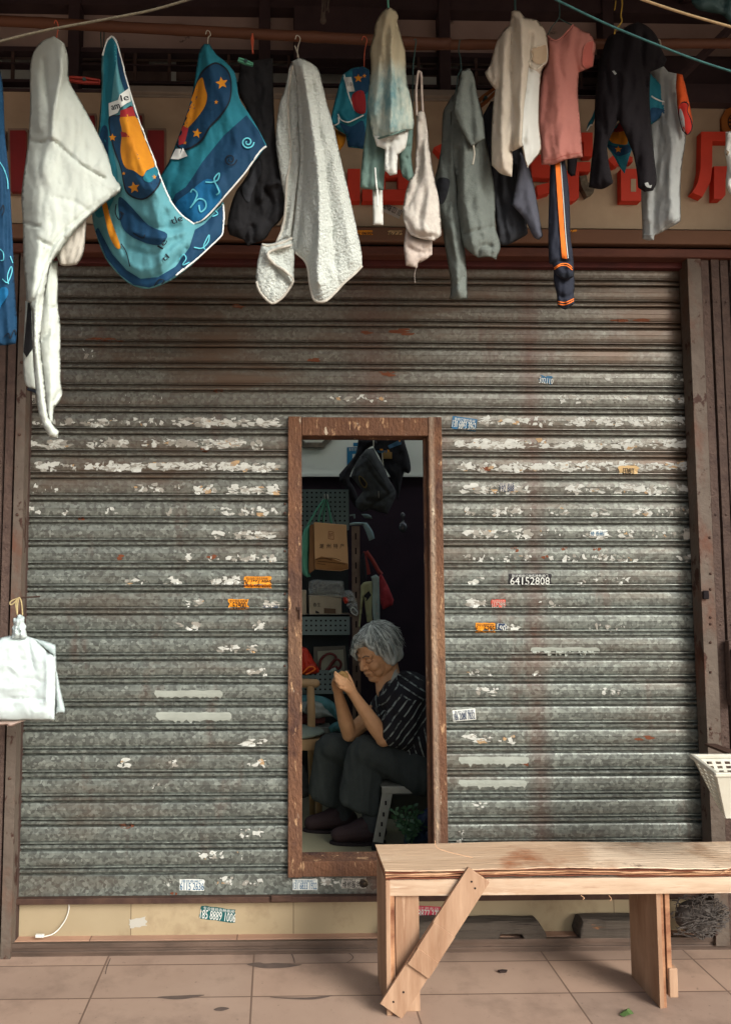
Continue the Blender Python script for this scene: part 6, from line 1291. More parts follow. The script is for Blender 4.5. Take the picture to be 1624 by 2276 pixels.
# hands, each with a palm, four bent fingers and a thumb
def hand(mb, W, K, fingers, thumb):
    for k in K: mb.cone(W, .021, k, .0125)
    mb.cone(K[0], .0125, K[-1], .0115)
    for f in fingers: chain(mb, f, [.0092,.0080,.0072,.0062][:len(f)], 9)
    chain(mb, thumb, [.0135,.0110,.0095,.0075][:len(thumb)], 9)
nK = [J(768,1512,.462), J(765,1518,.452), J(764,1524,.446), J(766,1530,.446)]
hand(body, J(781,1537,.475), nK, [
 [nK[0], J(757,1505,.462), J(749,1499,.470), J(745,1494,.482)],
 [nK[1], J(754,1512,.448), J(746,1506,.458), J(744,1499,.476)],
 [nK[2], J(754,1520,.440), J(747,1514,.450), J(746,1507,.470)],
 [nK[3], J(757,1528,.442), J(750,1523,.452), J(749,1516,.470)]],
 [J(785,1532,.475), J(780,1516,.490), J(775,1504,.500), J(769,1494,.506)])
fK = [J(752,1518,.560), J(747,1521,.556), J(744,1526,.556), J(744,1532,.560)]
hand(body, J(752,1540,.583), fK, [
 [fK[0], J(752,1507,.550), J(756,1500,.540), J(760,1496,.530)],
 [fK[1], J(744,1512,.545), J(747,1504,.530), J(751,1500,.515)],
 [fK[2], J(741,1517,.540), J(742,1509,.525), J(746,1505,.510)],
 [fK[3], J(740,1524,.545), J(740,1516,.530), J(743,1511,.518)]],
 [J(757,1533,.57), J(763,1520,.555), J(766,1508,.545), J(765,1498,.535)])
# legs and ankles
Yn = PZ(790, 1880, FZ).y; Yf_ = PZ(730, 1852, FZ).y
nH, nKn, nA = J(930,1712,.58), J(812,1672,.565), J(824,1822,Yn+.035)
fH, fKn, fA = J(930,1712,.76), J(738,1668,.77), J(764,1800,Yf_+.035)
chain(body, [nH, nKn, nA], [.070,.044,.030]); chain(body, [fH, fKn, fA], [.070,.044,.030])
bd = remesh(body, .0030, smooth=3)
bo = bd.obj('body', m_skin, wm, smooth=True)
# food held between the fingers
fd = MB(); fd.ell(J(761,1500,.495), (.022,.018,.017), 16); fd.ell(J(767,1506,.495), (.017,.016,.018), 14)
fdm = remesh(fd, .003, smooth=1, disp=lambda v: .003*nz3(v.x*90, v.y*90, v.z*90))
single(fdm, 'dough', M('dough', srgb(176,142,88), srgb(150,116,68), scale=60, rough=.7, bump=.3), 'small lump of dough pinched in the fingertips of the woman', 'food', smooth=True)
# face details
fb = bd.bvh(); m_crease = M('face_line', srgb(92,58,42), rough=.8); m_brow = M('brow_hair', srgb(112,98,84), rough=.9)
def onface(pts, r, off=.0005, k=5):
    L = []
    for (f, l, u) in cr(pts, k):
        p = H(f, l, u); o_ = H(f+.08, l*1.25, u); d = (p-o_).normalized(); h = fb.ray_cast(o_, d)
        if h[0]: L.append(h[0]-d*off)
    return L
b = MB()
for s in (-1, 1):
    for pts, r in (([(.08,.018*s,.006),(.08,.032*s,.0015),(.07,.046*s,.005)],.0012), ([(.08,.018*s,.016),(.08,.032*s,.019),(.07,.046*s,.013)],.0006),
                   ([(.09,.022*s,-.026),(.08,.030*s,-.040),(.08,.033*s,-.054)],.0010)):
        L = onface(pts, r)
        if len(L) > 1: b.tube(L, r, 5)
L = onface([(.09,-.020,-.0555),(.095,0,-.0535),(.09,.020,-.0555)], .0013); b.tube(L, .0014, 5)
for s in (-1, 1):
    L = onface([(.1,.008*s,-.031),(.1,.012*s,-.032)], .001, .0, 3)
    if len(L) > 1: b.tube(L, .0022, 6)
b.obj('face_line', m_crease, bo, kind='stuff', smooth=True)
b = MB()
for s in (-1, 1):
    L = onface([(.085,.014*s,.032),(.08,.030*s,.038),(.07,.048*s,.032)], .001, .0008)
    if len(L) > 1: b.tube(L, [.0012]+[.0024]*(len(L)-2)+[.001], 5)
b.obj('eyebrow', m_brow, bo, smooth=True)
# hair: a cap with a fringe to the left, built up with strands
m_hair = M('grey_hair', srgb(176,186,180), srgb(212,220,212), srgb(232,238,230), scale=26, rough=.5, bump=.5, bscale=80, stretch=(3,3,.5), contrast=.2)
hr = MB()
hr.ell(H(-.030,0,.050), (.106,.095,.088), 24, HM); hr.ell(H(-.045,0,.005), (.085,.094,.085), 20, HM); hr.ell(H(-.062,0,-.038), (.052,.080,.048), 18, HM)
for s in (-1, 1):
    hr.cone(H(.022,.064*s,.075), .026, H(.006,.076*s,-.020), .022); hr.cone(H(-.01,.078*s,.04), .030, H(-.010,.078*s,-.040), .022)
    hr.cone(H(.050,.028*s,.100), .020, H(.052,.060*s,.062), .014)
hr.cone(H(.052,.03,.104), .018, H(.082,-.020,.082), .012); hr.cone(H(.082,-.020,.082), .012, H(.084,-.060,.040), .009); hr.cone(H(.084,-.060,.040), .009, H(.074,-.068,.0), .007)
hm = remesh(hr, .004, smooth=4, disp=lambda v: .006*nz3(v.x*55, v.y*55, v.z*9))
ho = hm.obj('hair', m_hair, wm, smooth=True); hb = hm.bvh()
rr = random.Random(5); st1, st2 = MB(), MB()
crown = (-.028, .0, .118)
for k in range(1500):
    a = rr.uniform(0, 2*math.pi); L_ = rr.uniform(.10,.185); pts = []
    part = rr.uniform(-.02,.03); off = rr.uniform(.0006,.0035); r0 = rr.uniform(.0, .03)
    f, l, u = crown[0]+.04+rr.uniform(-.07,.02), rr.uniform(-.02,.015), crown[2]+.02
    dirf, dirl = math.cos(a), math.sin(a)
    for i in range(9):
        t = i/8; ang = (r0+t*L_)/.100
        ff = -.028+math.sin(ang)*dirf*.115+(.012 if dirf > 0 else 0)*t; ll = math.sin(ang)*dirl*.100; uu = .026+math.cos(ang)*.105
        p = H(ff, ll, uu); c0 = H(-.03,0,.01); d = (p-c0).normalized(); h = hb.ray_cast(c0+d*.3, -d)
        if h[0] is None: break
        pts.append(h[0]+d*(off+.0010*math.sin(i*.9+k)+(.012*(t-.6)**2*8 if (k % 9 == 0 and t > .6) else 0))+Ld*(.002*math.sin(i*1.1+k)))
    if len(pts) < 4: continue
    # keep strands off the face
    last = pts[-1]; q = last-HC
    n_ = len(pts)
    while n_ > 3:
        q = pts[n_-1]-HC; f_, l_, u_ = q.dot(Fd), q.dot(Ld), q.dot(Ud)
        if (f_ > .040 and u_ < .070 and l_ > -.045) or (f_ > .02 and u_ < .0 and l_ > 0) or u_ < -.088: n_ -= 1
        else: break
    pts = pts[:n_]
    (st1 if rr.random() < .5 else st2).tube(pts, [.0013]*(len(pts)-1)+[.0004], 3, cap=False)
st1.obj('hair_strands', M('hair_light', srgb(222,230,222), srgb(200,208,200), scale=30, rough=.4), ho, kind='stuff', smooth=True)
st2.obj('hair_strands', M('hair_dark', srgb(104,112,106), srgb(134,142,136), scale=30, rough=.4), ho, kind='stuff', smooth=True)
# blouse
bl = MB()
bl.cone(J(884,1552,.56), .085, J(880,1560,.76), .080); bl.cone(J(905,1555,.64), .135, J(940,1690,.66), .155); bl.cone(J(890,1580,.64), .115, J(900,1680,.66), .125)
bl.cone(J(935,1560,.66), .11, J(960,1660,.66), .13); bl.cone(J(918,1545,.56), .085, J(935,1640,.55), .10); bl.cone(J(868,1570,.62), .07, J(880,1640,.62), .08)
bl.cone(J(872,1545,.78), .072, J(838,1600,.75), .060)
hemN = nS.lerp(nE, .86)
bl.cone(J(912,1552,.52), .076, hemN+Vector((.030,0,.010)), .070); bl.cone(J(905,1585,.50), .070, hemN+Vector((.075,.01,-.010)), .066)
bl.cone(J(940,1690,.60), .135, J(950,1700,.70), .13)
def bdisp(v):
    return .010*nz3(v.x*12+v.z*6, v.y*9, v.z*5)+.004*(1-abs(nz3(v.x*22+v.z*12, v.y*16, v.z*10))*3)
blm = remesh(bl, .007, smooth=4, disp=bdisp)
m_bl = M('blouse_black', srgb(24,24,28), srgb(34,34,38), scale=20, rough=.85, bump=.15)
# woven pale stripes: follow the sleeve on the arm, run down on the body, across on the yoke
n = m_bl.node_tree.nodes; l = m_bl.node_tree.links; bs = n['Principled BSDF']; old = bs.inputs['Base Color'].links[0].from_socket
uvn = n.new('ShaderNodeUVMap'); uvn.uv_map = 'stripes'; sp = n.new('ShaderNodeSeparateXYZ'); l.new(uvn.outputs[0], sp.inputs[0])
fr1 = n.new('ShaderNodeMath'); fr1.operation = 'FRACT'; l.new(sp.outputs['X'], fr1.inputs[0])
gt1 = n.new('ShaderNodeMath'); gt1.operation = 'LESS_THAN'; gt1.inputs[1].default_value = .20; l.new(fr1.outputs[0], gt1.inputs[0])
tc = n.new('ShaderNodeTexCoord'); nz = n.new('ShaderNodeTexNoise'); nz.inputs['Scale'].default_value = 38; l.new(tc.outputs['Object'], nz.inputs['Vector'])
mr = n.new('ShaderNodeMapRange'); mr.inputs[1].default_value = .36; mr.inputs[2].default_value = .56; l.new(nz.outputs['Fac'], mr.inputs[0])
mu = n.new('ShaderNodeMath'); mu.operation = 'MULTIPLY'; l.new(gt1.outputs[0], mu.inputs[0]); l.new(mr.outputs[0], mu.inputs[1])
mx = n.new('ShaderNodeMix'); mx.data_type = 'RGBA'; l.new(mu.outputs[0], mx.inputs[0]); l.new(old, mx.inputs[6]); mx.inputs[7].default_value = (*srgb(140,150,143), 1); l.new(mx.outputs[2], bs.inputs['Base Color'])
blo = blm.obj('blouse', m_bl, wm, smooth=True)
me = blo.data; uv = me.uv_layers.new(name='stripes'); org = ORG[wm.name]; axis = (nE-nS).normalized(); sideA = axis.cross(Vector((0,1,0))).normalized(); yz = J(930,1540,.5).z-.07
seam = J(925,1560,.5)
for p in me.polygons:
    c = p.center+org; da = (c-nS).dot(axis); perp = ((c-nS)-axis*da).length
    yoke = c.z > J(905,1552,.5).z and c.x > J(890,1550,.5).x
    for li in p.loop_indices:
        v = me.vertices[me.loops[li].vertex_index].co+org
        if yoke: u_ = (v.z*1.0+v.x*.62)*26
        elif perp < .12 and c.y < .60 and da > -.02: u_ = ((v-nS).dot(sideA))*34
        else: u_ = (v.x*.97+v.z*.22-v.y*.35)*32
        uv.data[li].uv = (u_, 0)
# collar
bb_ = blm.bvh()
cm = MB()
def strip_on(mb, La, Lb, bvh, off, th=0):
    a_ = cr(La, 5); b_ = cr(Lb, 5); V = []; m = len(a_); nn = 5
    for i in range(m):
        for j in range(nn): t = j/(nn-1); V.append((a_[i][0]+(b_[i][0]-a_[i][0])*t, a_[i][1]+(b_[i][1]-a_[i][1])*t))
    decal_mb(mb, None, bvh, off, pts=np.array(V), tris=[(i*nn+j, (i+1)*nn+j, (i+1)*nn+j+1, i*nn+j+1) for i in range(m-1) for j in range(nn-1)])
allb = MB(); allb.V = bd.V+blm.V; allb.F = bd.F+[tuple(i+len(bd.V) for i in f) for f in blm.F]; ab = allb.bvh()
strip_on(cm, C6([(1060,430),(1010,520),(985,585),(980,612)]), C6([(1100,418),(1112,450),(1080,500),(985,614)]), ab, .006)
cm.obj('collar', M('collar_lace', srgb(188,194,184), srgb(160,166,158), scale=120, rough=.8, contrast=.3), blo, smooth=True)
# trousers
tr = MB()
def leg(mb, Hh, Kk, hem_l, hem_r, Y, spread):
    chain(mb, [Hh, Hh.lerp(Kk, .6), Kk], [.102,.088,.069])
    hl, hr_ = P(*hem_l, Y), P(*hem_r, Y); n_ = 7
    n_ = 12
    for i in range(n_):
        t = i/(n_-1); q = hl.lerp(hr_, t); kq = Kk+Vector(((t-.5)*.075, 0, -.005)); e = q+Vector((0, math.sin(t*math.pi)*-.03, .012))
        mb.cone(kq, .047, e, .020 if i in (0, n_-1) else .028)
        e2 = q+Vector((0, math.sin(t*math.pi)*.055+.02, .014)); mb.cone(kq, .043, e2, .024)
leg(tr, J(925,1705,.58), J(810,1668,.565), (765,1782), (838,1808), .57, .05)
leg(tr, J(925,1705,.74), J(737,1662,.77), (697,1768), (757,1790), .77, .05)
tr.cone(J(935,1710,.56), .12, J(935,1710,.76), .12); tr.cone(J(900,1700,.62), .10, J(900,1700,.72), .10)
trm = remesh(tr, .007, smooth=4, disp=lambda v: .008*nz3(v.x*14+5, v.y*10, v.z*4)+.004*(1-abs(nz3(v.x*26, v.y*20, v.z*6+3))*3))
trm.obj('trousers', M('trouser_grey', srgb(60,66,63), srgb(48,54,52), scale=26, rough=.9, bump=.15, contrast=.2), wm, smooth=True)
# shoes
def shoe(toe, heel, Y, name='shoe'):
    tx = P(*toe, Y); hx = P(*heel, Y); L = Vector((hx.x-tx.x, 0, 0)); y0 = Y; s = MB(); x0 = tx.x; w_ = .046
    z0 = FZ+.004
    s.cone((x0+.042, y0, z0+.034), .034, (x0+.12, y0, z0+.048), .044); s.cone((x0+.12, y0, z0+.048), .044, (x0+.22, y0, z0+.052), .043)
    s.cone((x0+.13, y0, z0+.06), .040, (x0+.20, y0, z0+.095), .040); s.cone((x0+.045, y0+.01, z0+.02), .026, (x0+.22, y0, z0+.022), .030)
    r = remesh(s, .004, smooth=4); 
    for v in r.V:
        if v.z < FZ+.003: v.z = FZ+.003
    o = r.obj('shoe', M('shoe_brown', srgb(54,38,38), srgb(42,30,32), scale=12, rough=.7, bump=.1), wm, smooth=True)
    sm = MB(); ns = 26; pl = []
    for k in range(ns):
        a = 2*math.pi*k/ns; ex = math.cos(a); ey = math.sin(a); pl.append(Vector((x0+.130+ex*.128, y0+ey*(.043 if ex < .3 else .038), FZ)))
    sm.prism(pl, (0,0,.013)); sm.obj('sole', M('sole_dark', srgb(34,28,30), rough=.8), o, bevel=.002)
    so_ = MB(); so_.cone((x0+.195, y0, z0+.07), .046, (x0+.195, y0, z0+.24), .048); so_.obj('sock', M('sock_grey', srgb(62,66,66), srgb(50,54,54), scale=60, rough=.95), wm, smooth=True)
# floor contact: the row where each sole meets the floor fixes its depth
Yn = PZ(790, 1880, FZ).y; Yf_ = PZ(730, 1852, FZ).y
shoe((731,1870), (847,1870), Yn+.03); shoe((672,1845), (765,1845), Yf_+.03)
# ---------------- bench ----------------
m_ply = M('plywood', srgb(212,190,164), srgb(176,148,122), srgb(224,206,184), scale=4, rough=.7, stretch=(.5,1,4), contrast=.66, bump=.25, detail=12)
add_rust_or_shade(m_ply, srgb(170,122,88), 2.2, 5, .56, .78, 4)
add_rust_or_shade(m_ply, srgb(150,112,86), 5, 60, .60, .80, 8)
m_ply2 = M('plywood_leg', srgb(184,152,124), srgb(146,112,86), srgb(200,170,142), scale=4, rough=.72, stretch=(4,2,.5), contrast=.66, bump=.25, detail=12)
add_rust_or_shade(m_ply2, srgb(118,78,56), 4, 2.4, .58, .80, 4)
add_rust_or_shade(m_ply2, srgb(134,94,68), 50, 4, .60, .80, 8)
m_edge_ = M('ply_edge', srgb(150,96,66), srgb(206,160,124), srgb(70,44,34), scale=26, rough=.85, stretch=(.12,1,3), contrast=.2, bump=.6)
m_top = M('bench_top', srgb(190,158,128), srgb(208,180,150), srgb(168,126,94), scale=3.4, rough=.75, stretch=(.35,4,1), contrast=.7, bump=.5, bscale=30)
add_rust_or_shade(m_top, srgb(156,98,62), 2.6, 7, .54, .66, 4)
add_rust_or_shade(m_top, srgb(228,204,176), 1.6, 14, .52, .60, 31)
add_rust_or_shade(m_top, srgb(110,72,52), 1.2, 60, .62, .68, 41)
add_rust_or_shade(m_top, srgb(92,64,50), 6, 3, .62, .70, 24)
add_rust_or_shade(m_top, srgb(120,90,68), 4, 60, .6, .8, 14)
add_rust_or_shade(m_top, srgb(72,50,40), 2.6, 20, .66, .72, 7)
BYf = -.52; 
ht = PZ(858, 2262, 0)
BYf = PZ(850, 2258, 0).y
zt1 = P(858, 1932, BYf).z
q = P(828, 1879, BYf+.22); BYb = BYf+.235
BX0 = P(858, 2000, BYf).x; BX1 = BX0+1.42
bn = thing('bench', 'rough plywood bench with a peeling top and a diagonal brace, standing on the pavement', 'bench', ((BX0+BX1)/2, (BYf+BYb)/2, 0))
# warped top: stacked delaminating plies
rr = random.Random(9)
def ply(z, th, x0, x1, y0, y1, mat, seed, warp, name):
    nx, ny = 90, 8; V = []
    for s in (0, 1):
        for i in range(nx+1):
            for j in range(ny+1):
                x = x0+(x1-x0)*i/nx; y = y0+(y1-y0)*j/ny
                fe = max(0, 1-j/2.2)
                wz = warp*nz3(x*3.1, y*3, seed)+fe*.0045*nz3(x*11, 0, seed*3)+.006*nz3(x*1.7, 0, 4)
                wy = (.007*nz3(x*9, seed, 1)+.004*nz3(x*38, seed, 2)) if j == 0 else 0
                V.append((x, y+wy, z+wz+(th if s else 0)))
    k = (nx+1)*(ny+1); F = []
    g = lambda s, i, j: s*k+i*(ny+1)+j
    for i in range(nx):
        for j in range(ny): F += [(g(1,i,j), g(1,i+1,j), g(1,i+1,j+1), g(1,i,j+1)), (g(0,i,j), g(0,i,j+1), g(0,i+1,j+1), g(0,i+1,j))]
        F += [(g(0,i,0), g(0,i+1,0), g(1,i+1,0), g(1,i,0)), (g(0,i,ny), g(1,i,ny), g(1,i+1,ny), g(0,i+1,ny))]
    for j in range(ny): F += [(g(0,0,j), g(1,0,j), g(1,0,j+1), g(0,0,j+1)), (g(0,nx,j), g(0,nx,j+1), g(1,nx,j+1), g(1,nx,j))]
    b = MB(); b.add(V, F); return b.obj(name, mat, bn)
ply(zt1-.0035, .0035, BX0-.004, BX1, BYf-.006, BYb, m_top, 3, .002, 'top_ply')
m_e = [M('ply_a', srgb(196,150,112), srgb(110,64,44), scale=14, rough=.85, stretch=(.3,1,1)), M('ply_b', srgb(120,66,42), srgb(84,48,36), scale=14, rough=.9, stretch=(.3,1,1)), M('ply_c', srgb(214,176,140), srgb(180,134,98), scale=14, rough=.85, stretch=(.3,1,1))]
for k in range(4): ply(zt1-.0095-.0062*k, .0036, BX0-.002, BX1, BYf-.004+.002*(k % 2), BYb-.01, m_e[(k+1) % 3], 5+k*2, .0022, 'inner_ply')
zf1 = zt1-.0345; zf0 = P(900, 1993, BYf).z
b = MB(); b.box(BX0+.012, BX1, BYf+.004, BYf+.020, zf0, zf1); b.obj('front_apron', m_ply, bn, bevel=.0015)
b = MB(); b.box(BX0+.012, BX1, BYb-.03, BYb-.014, zf0, zf1); b.obj('rear_apron', m_ply, bn, bevel=.0015)
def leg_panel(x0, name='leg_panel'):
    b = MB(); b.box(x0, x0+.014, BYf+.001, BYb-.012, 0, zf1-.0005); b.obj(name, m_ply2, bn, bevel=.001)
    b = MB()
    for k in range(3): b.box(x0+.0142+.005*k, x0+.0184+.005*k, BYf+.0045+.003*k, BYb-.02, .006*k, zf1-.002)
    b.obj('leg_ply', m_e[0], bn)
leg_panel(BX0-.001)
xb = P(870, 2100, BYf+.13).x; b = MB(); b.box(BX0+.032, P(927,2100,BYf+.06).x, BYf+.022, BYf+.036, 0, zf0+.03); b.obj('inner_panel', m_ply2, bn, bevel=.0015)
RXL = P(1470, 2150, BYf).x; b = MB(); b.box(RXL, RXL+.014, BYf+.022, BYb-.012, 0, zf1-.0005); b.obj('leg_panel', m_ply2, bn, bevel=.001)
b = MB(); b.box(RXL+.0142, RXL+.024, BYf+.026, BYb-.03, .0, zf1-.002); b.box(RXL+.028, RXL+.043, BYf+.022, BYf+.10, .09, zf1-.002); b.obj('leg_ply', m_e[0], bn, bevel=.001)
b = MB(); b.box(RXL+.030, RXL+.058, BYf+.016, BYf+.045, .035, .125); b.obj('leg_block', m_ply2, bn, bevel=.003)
# brace
a_, c_ = P(1063, 1943, BYf-.008), P(868, 2246, BYf-.008)
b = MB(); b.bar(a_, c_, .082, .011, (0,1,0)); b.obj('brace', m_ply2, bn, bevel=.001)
b = MB()
d = (c_-a_); 
for t0, t1, th in ((.40,.62,.004),(.585,.70,.008)): b.bar(a_+d*t0+Vector((0,-.0075-th/2+.0,0)), a_+d*t1+Vector((0,-.0075-th/2,0)), .080, th, (0,1,0))
b.obj('brace_patch', m_ply2, bn, bevel=.001)
b = MB()
for u, v in ((.05,-.01),(.10,.015),(.86,0),(.93,-.012)): p = a_+d*u+Vector((v,-.0062,0)); b.lathe(p, [(.0035,0),(.003,.001)], 8, (0,-1,0))
b.obj('nail', m_dark, bn, kind='stuff')
b = MB()
for L in ([(966,1868),(972,1885),(1010,1897),(1050,1906)], [(1600,1943),(1612,1935),(1630,1928)], [(1290,1990),(1298,1996),(1294,1999)], [(1352,1990),(1358,1998),(1354,2002)]):
    b.tube([P(x, y, BYf-.01) for x, y in cr(L, 4)], .0011, 4)
b.obj('splinter', m_e[2], bn, kind='stuff')

# planks on the step
m_old = M('old_plank', srgb(92,84,74), srgb(62,55,50), srgb(44,38,36), scale=9, rough=.9, stretch=(.25,3,3), bump=1, bscale=24, contrast=.2)
add_rust_or_shade(m_old, srgb(160,104,58), 4, 26, .60, .65, 5)
add_rust_or_shade(m_old, srgb(40,32,30), 3, 50, .60, .66, 11)
C7 = lambda L: [((1260+x/1.2492)/1.5764, (2850+y/1.2492)/1.5764) for x, y in L]
def plank(px0, px1, h_, label, seed, cut=0):
    """weathered board with a worn, chipped outline, resting on the step"""
    x0, x1 = P(px0, 2075, -.07).x, P(px1, 2075, -.07).x; y0, y1 = -.072, -.004; nx, ns = 60, 12; V = []
    prof = [(y0,0),(y0-.002,.45),(y0+.003,.92),(y0+.012,1.0),((y0+y1)/2,1.02),(y1-.008,1.0),(y1,.9),(y1,0)]
    for i in range(nx+1):
        t = i/nx; x = x0+(x1-x0)*t; e = min(1, min(t, 1-t)*14+.35+.2*nz3(t*9, seed, 0))
        for j, (y, z) in enumerate(prof):
            bite = .016*max(0, nz3(x*9, seed, 4)-.1) if j in (1, 2) else 0
            low = (.35 if (z == 0 and .70 < t < .86 and y == y0 and cut) else 0)
            V.append((x+.006*nz3(z*4, y*50, seed+i*0), y+bite+.003*nz3(x*30, j*1.7, seed), zt+.001+h_*max(z, low)*e*(1+.10*nz3(x*6, j, seed+3))))
    m = len(prof); b = MB()
    b.add(V, [(i*m+j, (i+1)*m+j, (i+1)*m+(j+1) % m, i*m+(j+1) % m) for i in range(nx) for j in range(m)]+[tuple(range(m-1, -1, -1)), tuple(nx*m+k for k in range(m))])
    return single(b, 'plank', m_old, label, 'plank', bevel=0)
plank(860, 1213, .064, 'dark weathered plank lying on the step behind the bench brace', 3, 1)
plank(1287, 1452, .068, 'short split plank lying on the step beside the right bench leg', 6, 0)
# mop
mp = thing('mop_head', 'heap of dark grey mop yarn on the step under the right end of the bench', 'mop', (P(1545,2040,-.1).x, -.10, zt))
rr = random.Random(17); b = MB()
cx, cy = C7([(1470,450)])[0]
for k in range(150):
    L = []; x, y = cx+rr.uniform(-62,55), cy+rr.uniform(-44,46); a = rr.gauss(0,.5); Yk = rr.uniform(-.17,-.08)
    for i in range(8):
        a += rr.gauss(0,.5); x += math.cos(a)*9; y += math.sin(a)*4.5
        if ((x-cx)/70)**2+((y-cy)/50)**2 > 1.2: break
        p = P(x, y, Yk+rr.uniform(-.004,.004)); L.append(p)
    if len(L) > 2: b.tube([Vector(q) for q in cr([tuple(v) for v in L], 3)], rr.uniform(.0014,.0024), 5)
b.ell(P(cx, cy, -.10), (.080,.03,.060), 14)
b.obj('yarn', M('mop_yarn', srgb(96,90,84), srgb(68,62,60), scale=60, rough=1), mp, kind='stuff', smooth=True)
# leaf on the tiles
L = C7([(1135,880),(1150,868),(1175,862),(1190,866),(1198,882),(1180,890),(1155,891)])
b = MB(); V = [PZ(x, y, .004) for x, y in L]; cc = sum(V, Vector())/len(V); 
for i, v in enumerate(V): v.z += .007*(i % 3)/2
b.add(V+[cc+Vector((0,0,.012))], [(i, (i+1) % len(V), len(V)) for i in range(len(V))])
single(b, 'leaf', M('leaf_fallen', srgb(96,122,70), srgb(76,100,56), scale=30, rough=.5), 'small curled green leaf fallen on the pavement under the bench', 'leaf')
L = C7([(602,692),(622,688),(645,690),(640,697),(612,698)]); b = MB(); V = [PZ(x, y, .003) for x, y in L]; b.prism(V, (0,0,.005)); single(b, 'bark_chip', M('bark', srgb(50,38,34), rough=.9), 'tiny dark bark chip on the tiles behind the bench', 'debris')
# white cable on the riser
b = MB(); pts = [(152,2000,-.004),(154,2018,-.006),(148,2040,-.008),(134,2062,-.018),(118,2076,-.03),(98,2082,-.038)]
pw = [P(x, y, Y) for x, y, Y in cr(pts, 6)]; 
for p in pw: p.z = max(p.z, zt+.003)
b.tube(pw, .0022, 7); c_ = pw[-1]
cb = thing('cable', 'short white cable with a plug lying down over the cream riser at the left', 'cable', base_of(b.V)); b.obj('cord', M('cable_white', srgb(216,214,204), rough=.5), cb, smooth=True)
b = MB(); b.box(c_.x-.030, c_.x+.001, c_.y-.006, c_.y+.006, c_.z-.002, c_.z+.009); b.obj('plug', M('cable_white', (.6,.6,.6)), cb, bevel=.002)

# bunch of white plastic bags at left
C8 = lambda L: [(x/4.138/1.5764, (2050+y/4.138)/1.5764) for x, y in L]
m_pb = M('carrier_white', srgb(214,226,224), srgb(204,218,216), scale=6, rough=.35, spec=.5, trans=.18, bump=.05)
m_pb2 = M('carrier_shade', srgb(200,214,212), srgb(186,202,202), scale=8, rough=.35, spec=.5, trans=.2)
t, bv = garment('plastic_bags', 'thick bunch of white plastic carrier bags hanging on a string at the left', 'plastic bags', [
 ('front_bags', m_pb, dict(poly=C8([(-500,900),(-200,800),(0,765),(130,735),(165,735),(240,725),(345,725),(400,740),(520,790),(650,930),(690,970),(820,1035),(822,1220),(815,1500),(805,1700),(798,1950),(780,1968),(400,1960),(0,1965),(-500,1960)]), Y=-.34, bulge=.05, Rr=24, seed=301, folds=[(C8([(400,760),(440,1000),(480,1200)]), -.010, 4), (C8([(0,1180),(150,1180),(280,1290)]), .006, 4), (C8([(0,1480),(200,1500),(400,1440),(500,1440)]), .007, 6), (C8([(0,1660),(300,1650),(630,1660)]), -.010, 3.5), (C8([(690,1000),(690,1400),(680,1700)]), .008, 4), (C8([(750,1500),(740,1700),(720,1950)]), -.008, 5), (C8([(380,1360),(560,1400),(640,1400)]), -.004, 4), (C8([(440,1640),(520,1540),(600,1450)]), -.005, 5)], noisef=[(34,9,.005,2),(34,50,.010,6)], ridge=.35)),
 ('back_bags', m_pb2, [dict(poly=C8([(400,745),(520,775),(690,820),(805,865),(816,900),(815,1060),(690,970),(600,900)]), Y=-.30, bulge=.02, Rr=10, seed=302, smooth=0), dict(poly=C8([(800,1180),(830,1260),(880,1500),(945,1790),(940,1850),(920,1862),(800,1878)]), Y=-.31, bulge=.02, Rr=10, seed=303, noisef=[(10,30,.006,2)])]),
 ('lower_bags', M('carrier_pink', srgb(196,176,164), srgb(180,160,150), scale=8, rough=.4), dict(poly=C8([(-200,1950),(0,1955),(420,1950),(300,1990),(200,2045),(110,2050),(100,2025),(30,2035),(-200,2030)]), Y=-.32, bulge=.015, Rr=8, seed=304)),
 ('neck', m_pb, dict(poly=C8([(178,700),(175,620),(205,580),(190,520),(200,480),(240,465),(260,435),(300,430),(345,450),(370,470),(360,540),(385,590),(380,640),(400,740),(380,780),(165,780)]), Y=-.35, bulge=.04, Rr=12, seed=305, noisef=[(5,8,.022,2),(9,20,.012,7)], ridge=1.2, step=3))])
b = MB()
for L in ([(255,430),(240,330),(235,260),(250,200),(268,190)], [(330,440),(325,330),(310,230),(285,185),(262,195)], [(262,195),(200,215),(150,250),(160,285),(200,265),(262,205)], [(255,430),(258,300),(270,195)]):
    b.tube([P(x, y, -.33) for x, y in cr(C8(L), 6)], .0026, 6)
b.obj('string', M('jute', srgb(180,164,120), srgb(160,142,100), scale=60, rough=.9), t, smooth=True)
# nail the string hangs on
b = MB(); c_ = P(C8([(262,195)])[0][0], C8([(262,195)])[0][1], -.33); b.tube([c_+Vector((0,0,.002)), c_+Vector((0,.25,.0))], .003, 6); single(b, 'hook', m_bar, 'bent steel hook holding the string of the plastic bags', 'hook')

# white plastic basket at right
C9 = lambda L: [((2400+x/4.55)/1.5764, (2550+y/4.55)/1.5764) for x, y in L]
def bpt(x, y, Y): return P(*C9([(x, y)])[0], Y)
bk = thing('basket', 'white slotted plastic basket hanging at the right edge of the photo', 'basket', bpt(900, 1500, -.42))
m_bk = M('basket_plastic', srgb(206,206,192), srgb(188,182,164), srgb(170,158,136), scale=8, rough=.45, contrast=.35, bump=.04)
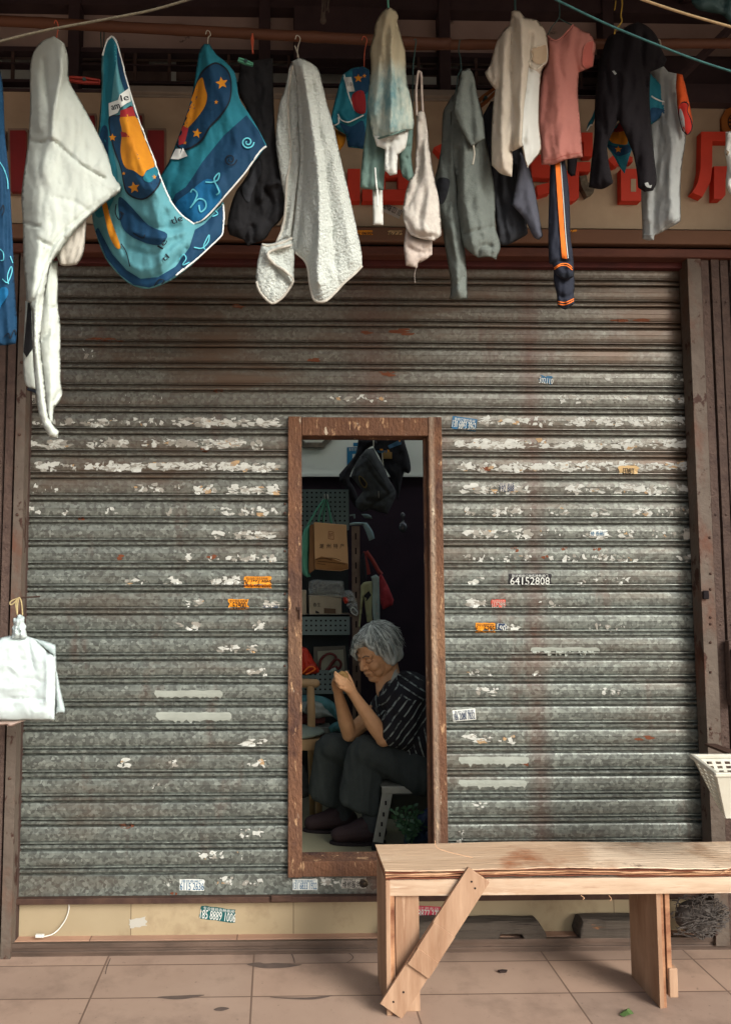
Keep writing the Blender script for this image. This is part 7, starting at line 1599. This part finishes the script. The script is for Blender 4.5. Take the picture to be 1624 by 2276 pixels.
# four-sided tapered basket, corners from the near-left one
Yn_, Yf2 = -.62, -.38
zr = bpt(490, 745, Yn_).z; xr0 = bpt(490, 745, Yn_).x; zb_ = bpt(640, 1490, Yn_).z; xb0 = bpt(640, 1490, Yn_+.03).x; WB = .30
xf = bpt(115, 620, Yf2).x
def basket_side(mb, A, B, C_, D_, nu, nv, mu=.10, mv=.10, slot=(.5,.55), cols=None):
    """panel A-B (rim) to D-C (foot) with open slots; built as bars and ribs"""
    A, B, C_, D_ = map(Vector, (A, B, C_, D_)); nrm = (B-A).cross(D_-A).normalized()*.0016
    S_ = lambda u, v: (A.lerp(B, u)).lerp(D_.lerp(C_, u), v)
    def q(u0, u1, v0, v1):
        c = [S_(u0,v0), S_(u1,v0), S_(u1,v1), S_(u0,v1)]; mb.add([p+nrm for p in c]+[p-nrm for p in c], [(0,1,2,3),(7,6,5,4),(0,4,5,1),(1,5,6,2),(2,6,7,3),(3,7,4,0)])
    us = [mu+(1-2*mu)*i/nu for i in range(nu+1)]; vs = [mv+(1-2*mv)*j/nv for j in range(nv+1)]
    q(0,1,0,mv); q(0,1,1-mv,1); q(0,us[0],mv,1-mv); q(us[-1],1,mv,1-mv)
    for i in range(nu):
        w_ = us[i+1]-us[i]; c = (us[i]+us[i+1])/2; s = slot[0]*w_/2
        q(us[i], c-s, mv, 1-mv); q(c+s, us[i+1], mv, 1-mv)
        for j in range(nv):
            h_ = vs[j+1]-vs[j]; cv = (vs[j]+vs[j+1])/2; t_ = slot[1]*h_/2
            q(c-s, c+s, vs[j], cv-t_); q(c-s, c+s, cv+t_, vs[j+1])
        # close the rows end to end
TA, TB, TC_, TD = (xr0, Yn_, zr), (xr0+WB, Yn_, zr), (xf+WB+.02, Yf2, zr+.0), (xf, Yf2, zr)
k_ = .028
BA, BB_, BC, BD = (xb0, Yn_+.03, zb_), (xr0+WB-k_, Yn_+.03, zb_), (xf+WB-k_, Yf2-.03, zb_), (xf+.055, Yf2-.03, zb_)
b = MB(); basket_side(b, TA, TB, BB_, BA, 5, 10, .22, .10, (.36,.5)); b.obj('front_side', m_bk, bk)
b = MB(); basket_side(b, TD, TA, BA, BD, 3, 10, .06, .08, (.42,.45)); b.obj('left_side', m_bk, bk)
b = MB(); basket_side(b, TC_, TD, BD, BC, 8, 8, .10, .10, (.6,.6)); b.obj('back_side', m_bk, bk)
b = MB(); basket_side(b, TB, TC_, BC, BB_, 3, 10, .06, .08, (.42,.45)); b.obj('right_side', m_bk, bk)
b = MB(); b.add([BA, BB_, BC, BD]+[tuple(Vector(p)+Vector((0,0,.003))) for p in (BA, BB_, BC, BD)], [(3,2,1,0),(4,5,6,7),(0,1,5,4),(1,2,6,5),(2,3,7,6),(3,0,4,7)]); b.obj('bottom', m_bk, bk)
b = MB(); T4 = [Vector(p) for p in (TA, TB, TC_, TD)]
for i in range(4):
    a1, a2 = T4[i], T4[(i+1) % 4]; d_ = (a2-a1).normalized()*.006; b.bar(a1-d_, a2+d_, .014, .013+.0004*i, (0,0,1))
b.obj('rim', m_bk, bk, bevel=.003)
b = MB(); px_ = xf+WB*.6; b.box(px_-.02, px_+.02, Yf2+.006, -.165, zr-.012, zr-.004); b.box(px_-.02, px_+.02, Yf2-.012, Yf2+.005, zr-.012, zr+.010)
single(b, 'bracket', m_bar, 'steel wall bracket holding the white basket', 'bracket')
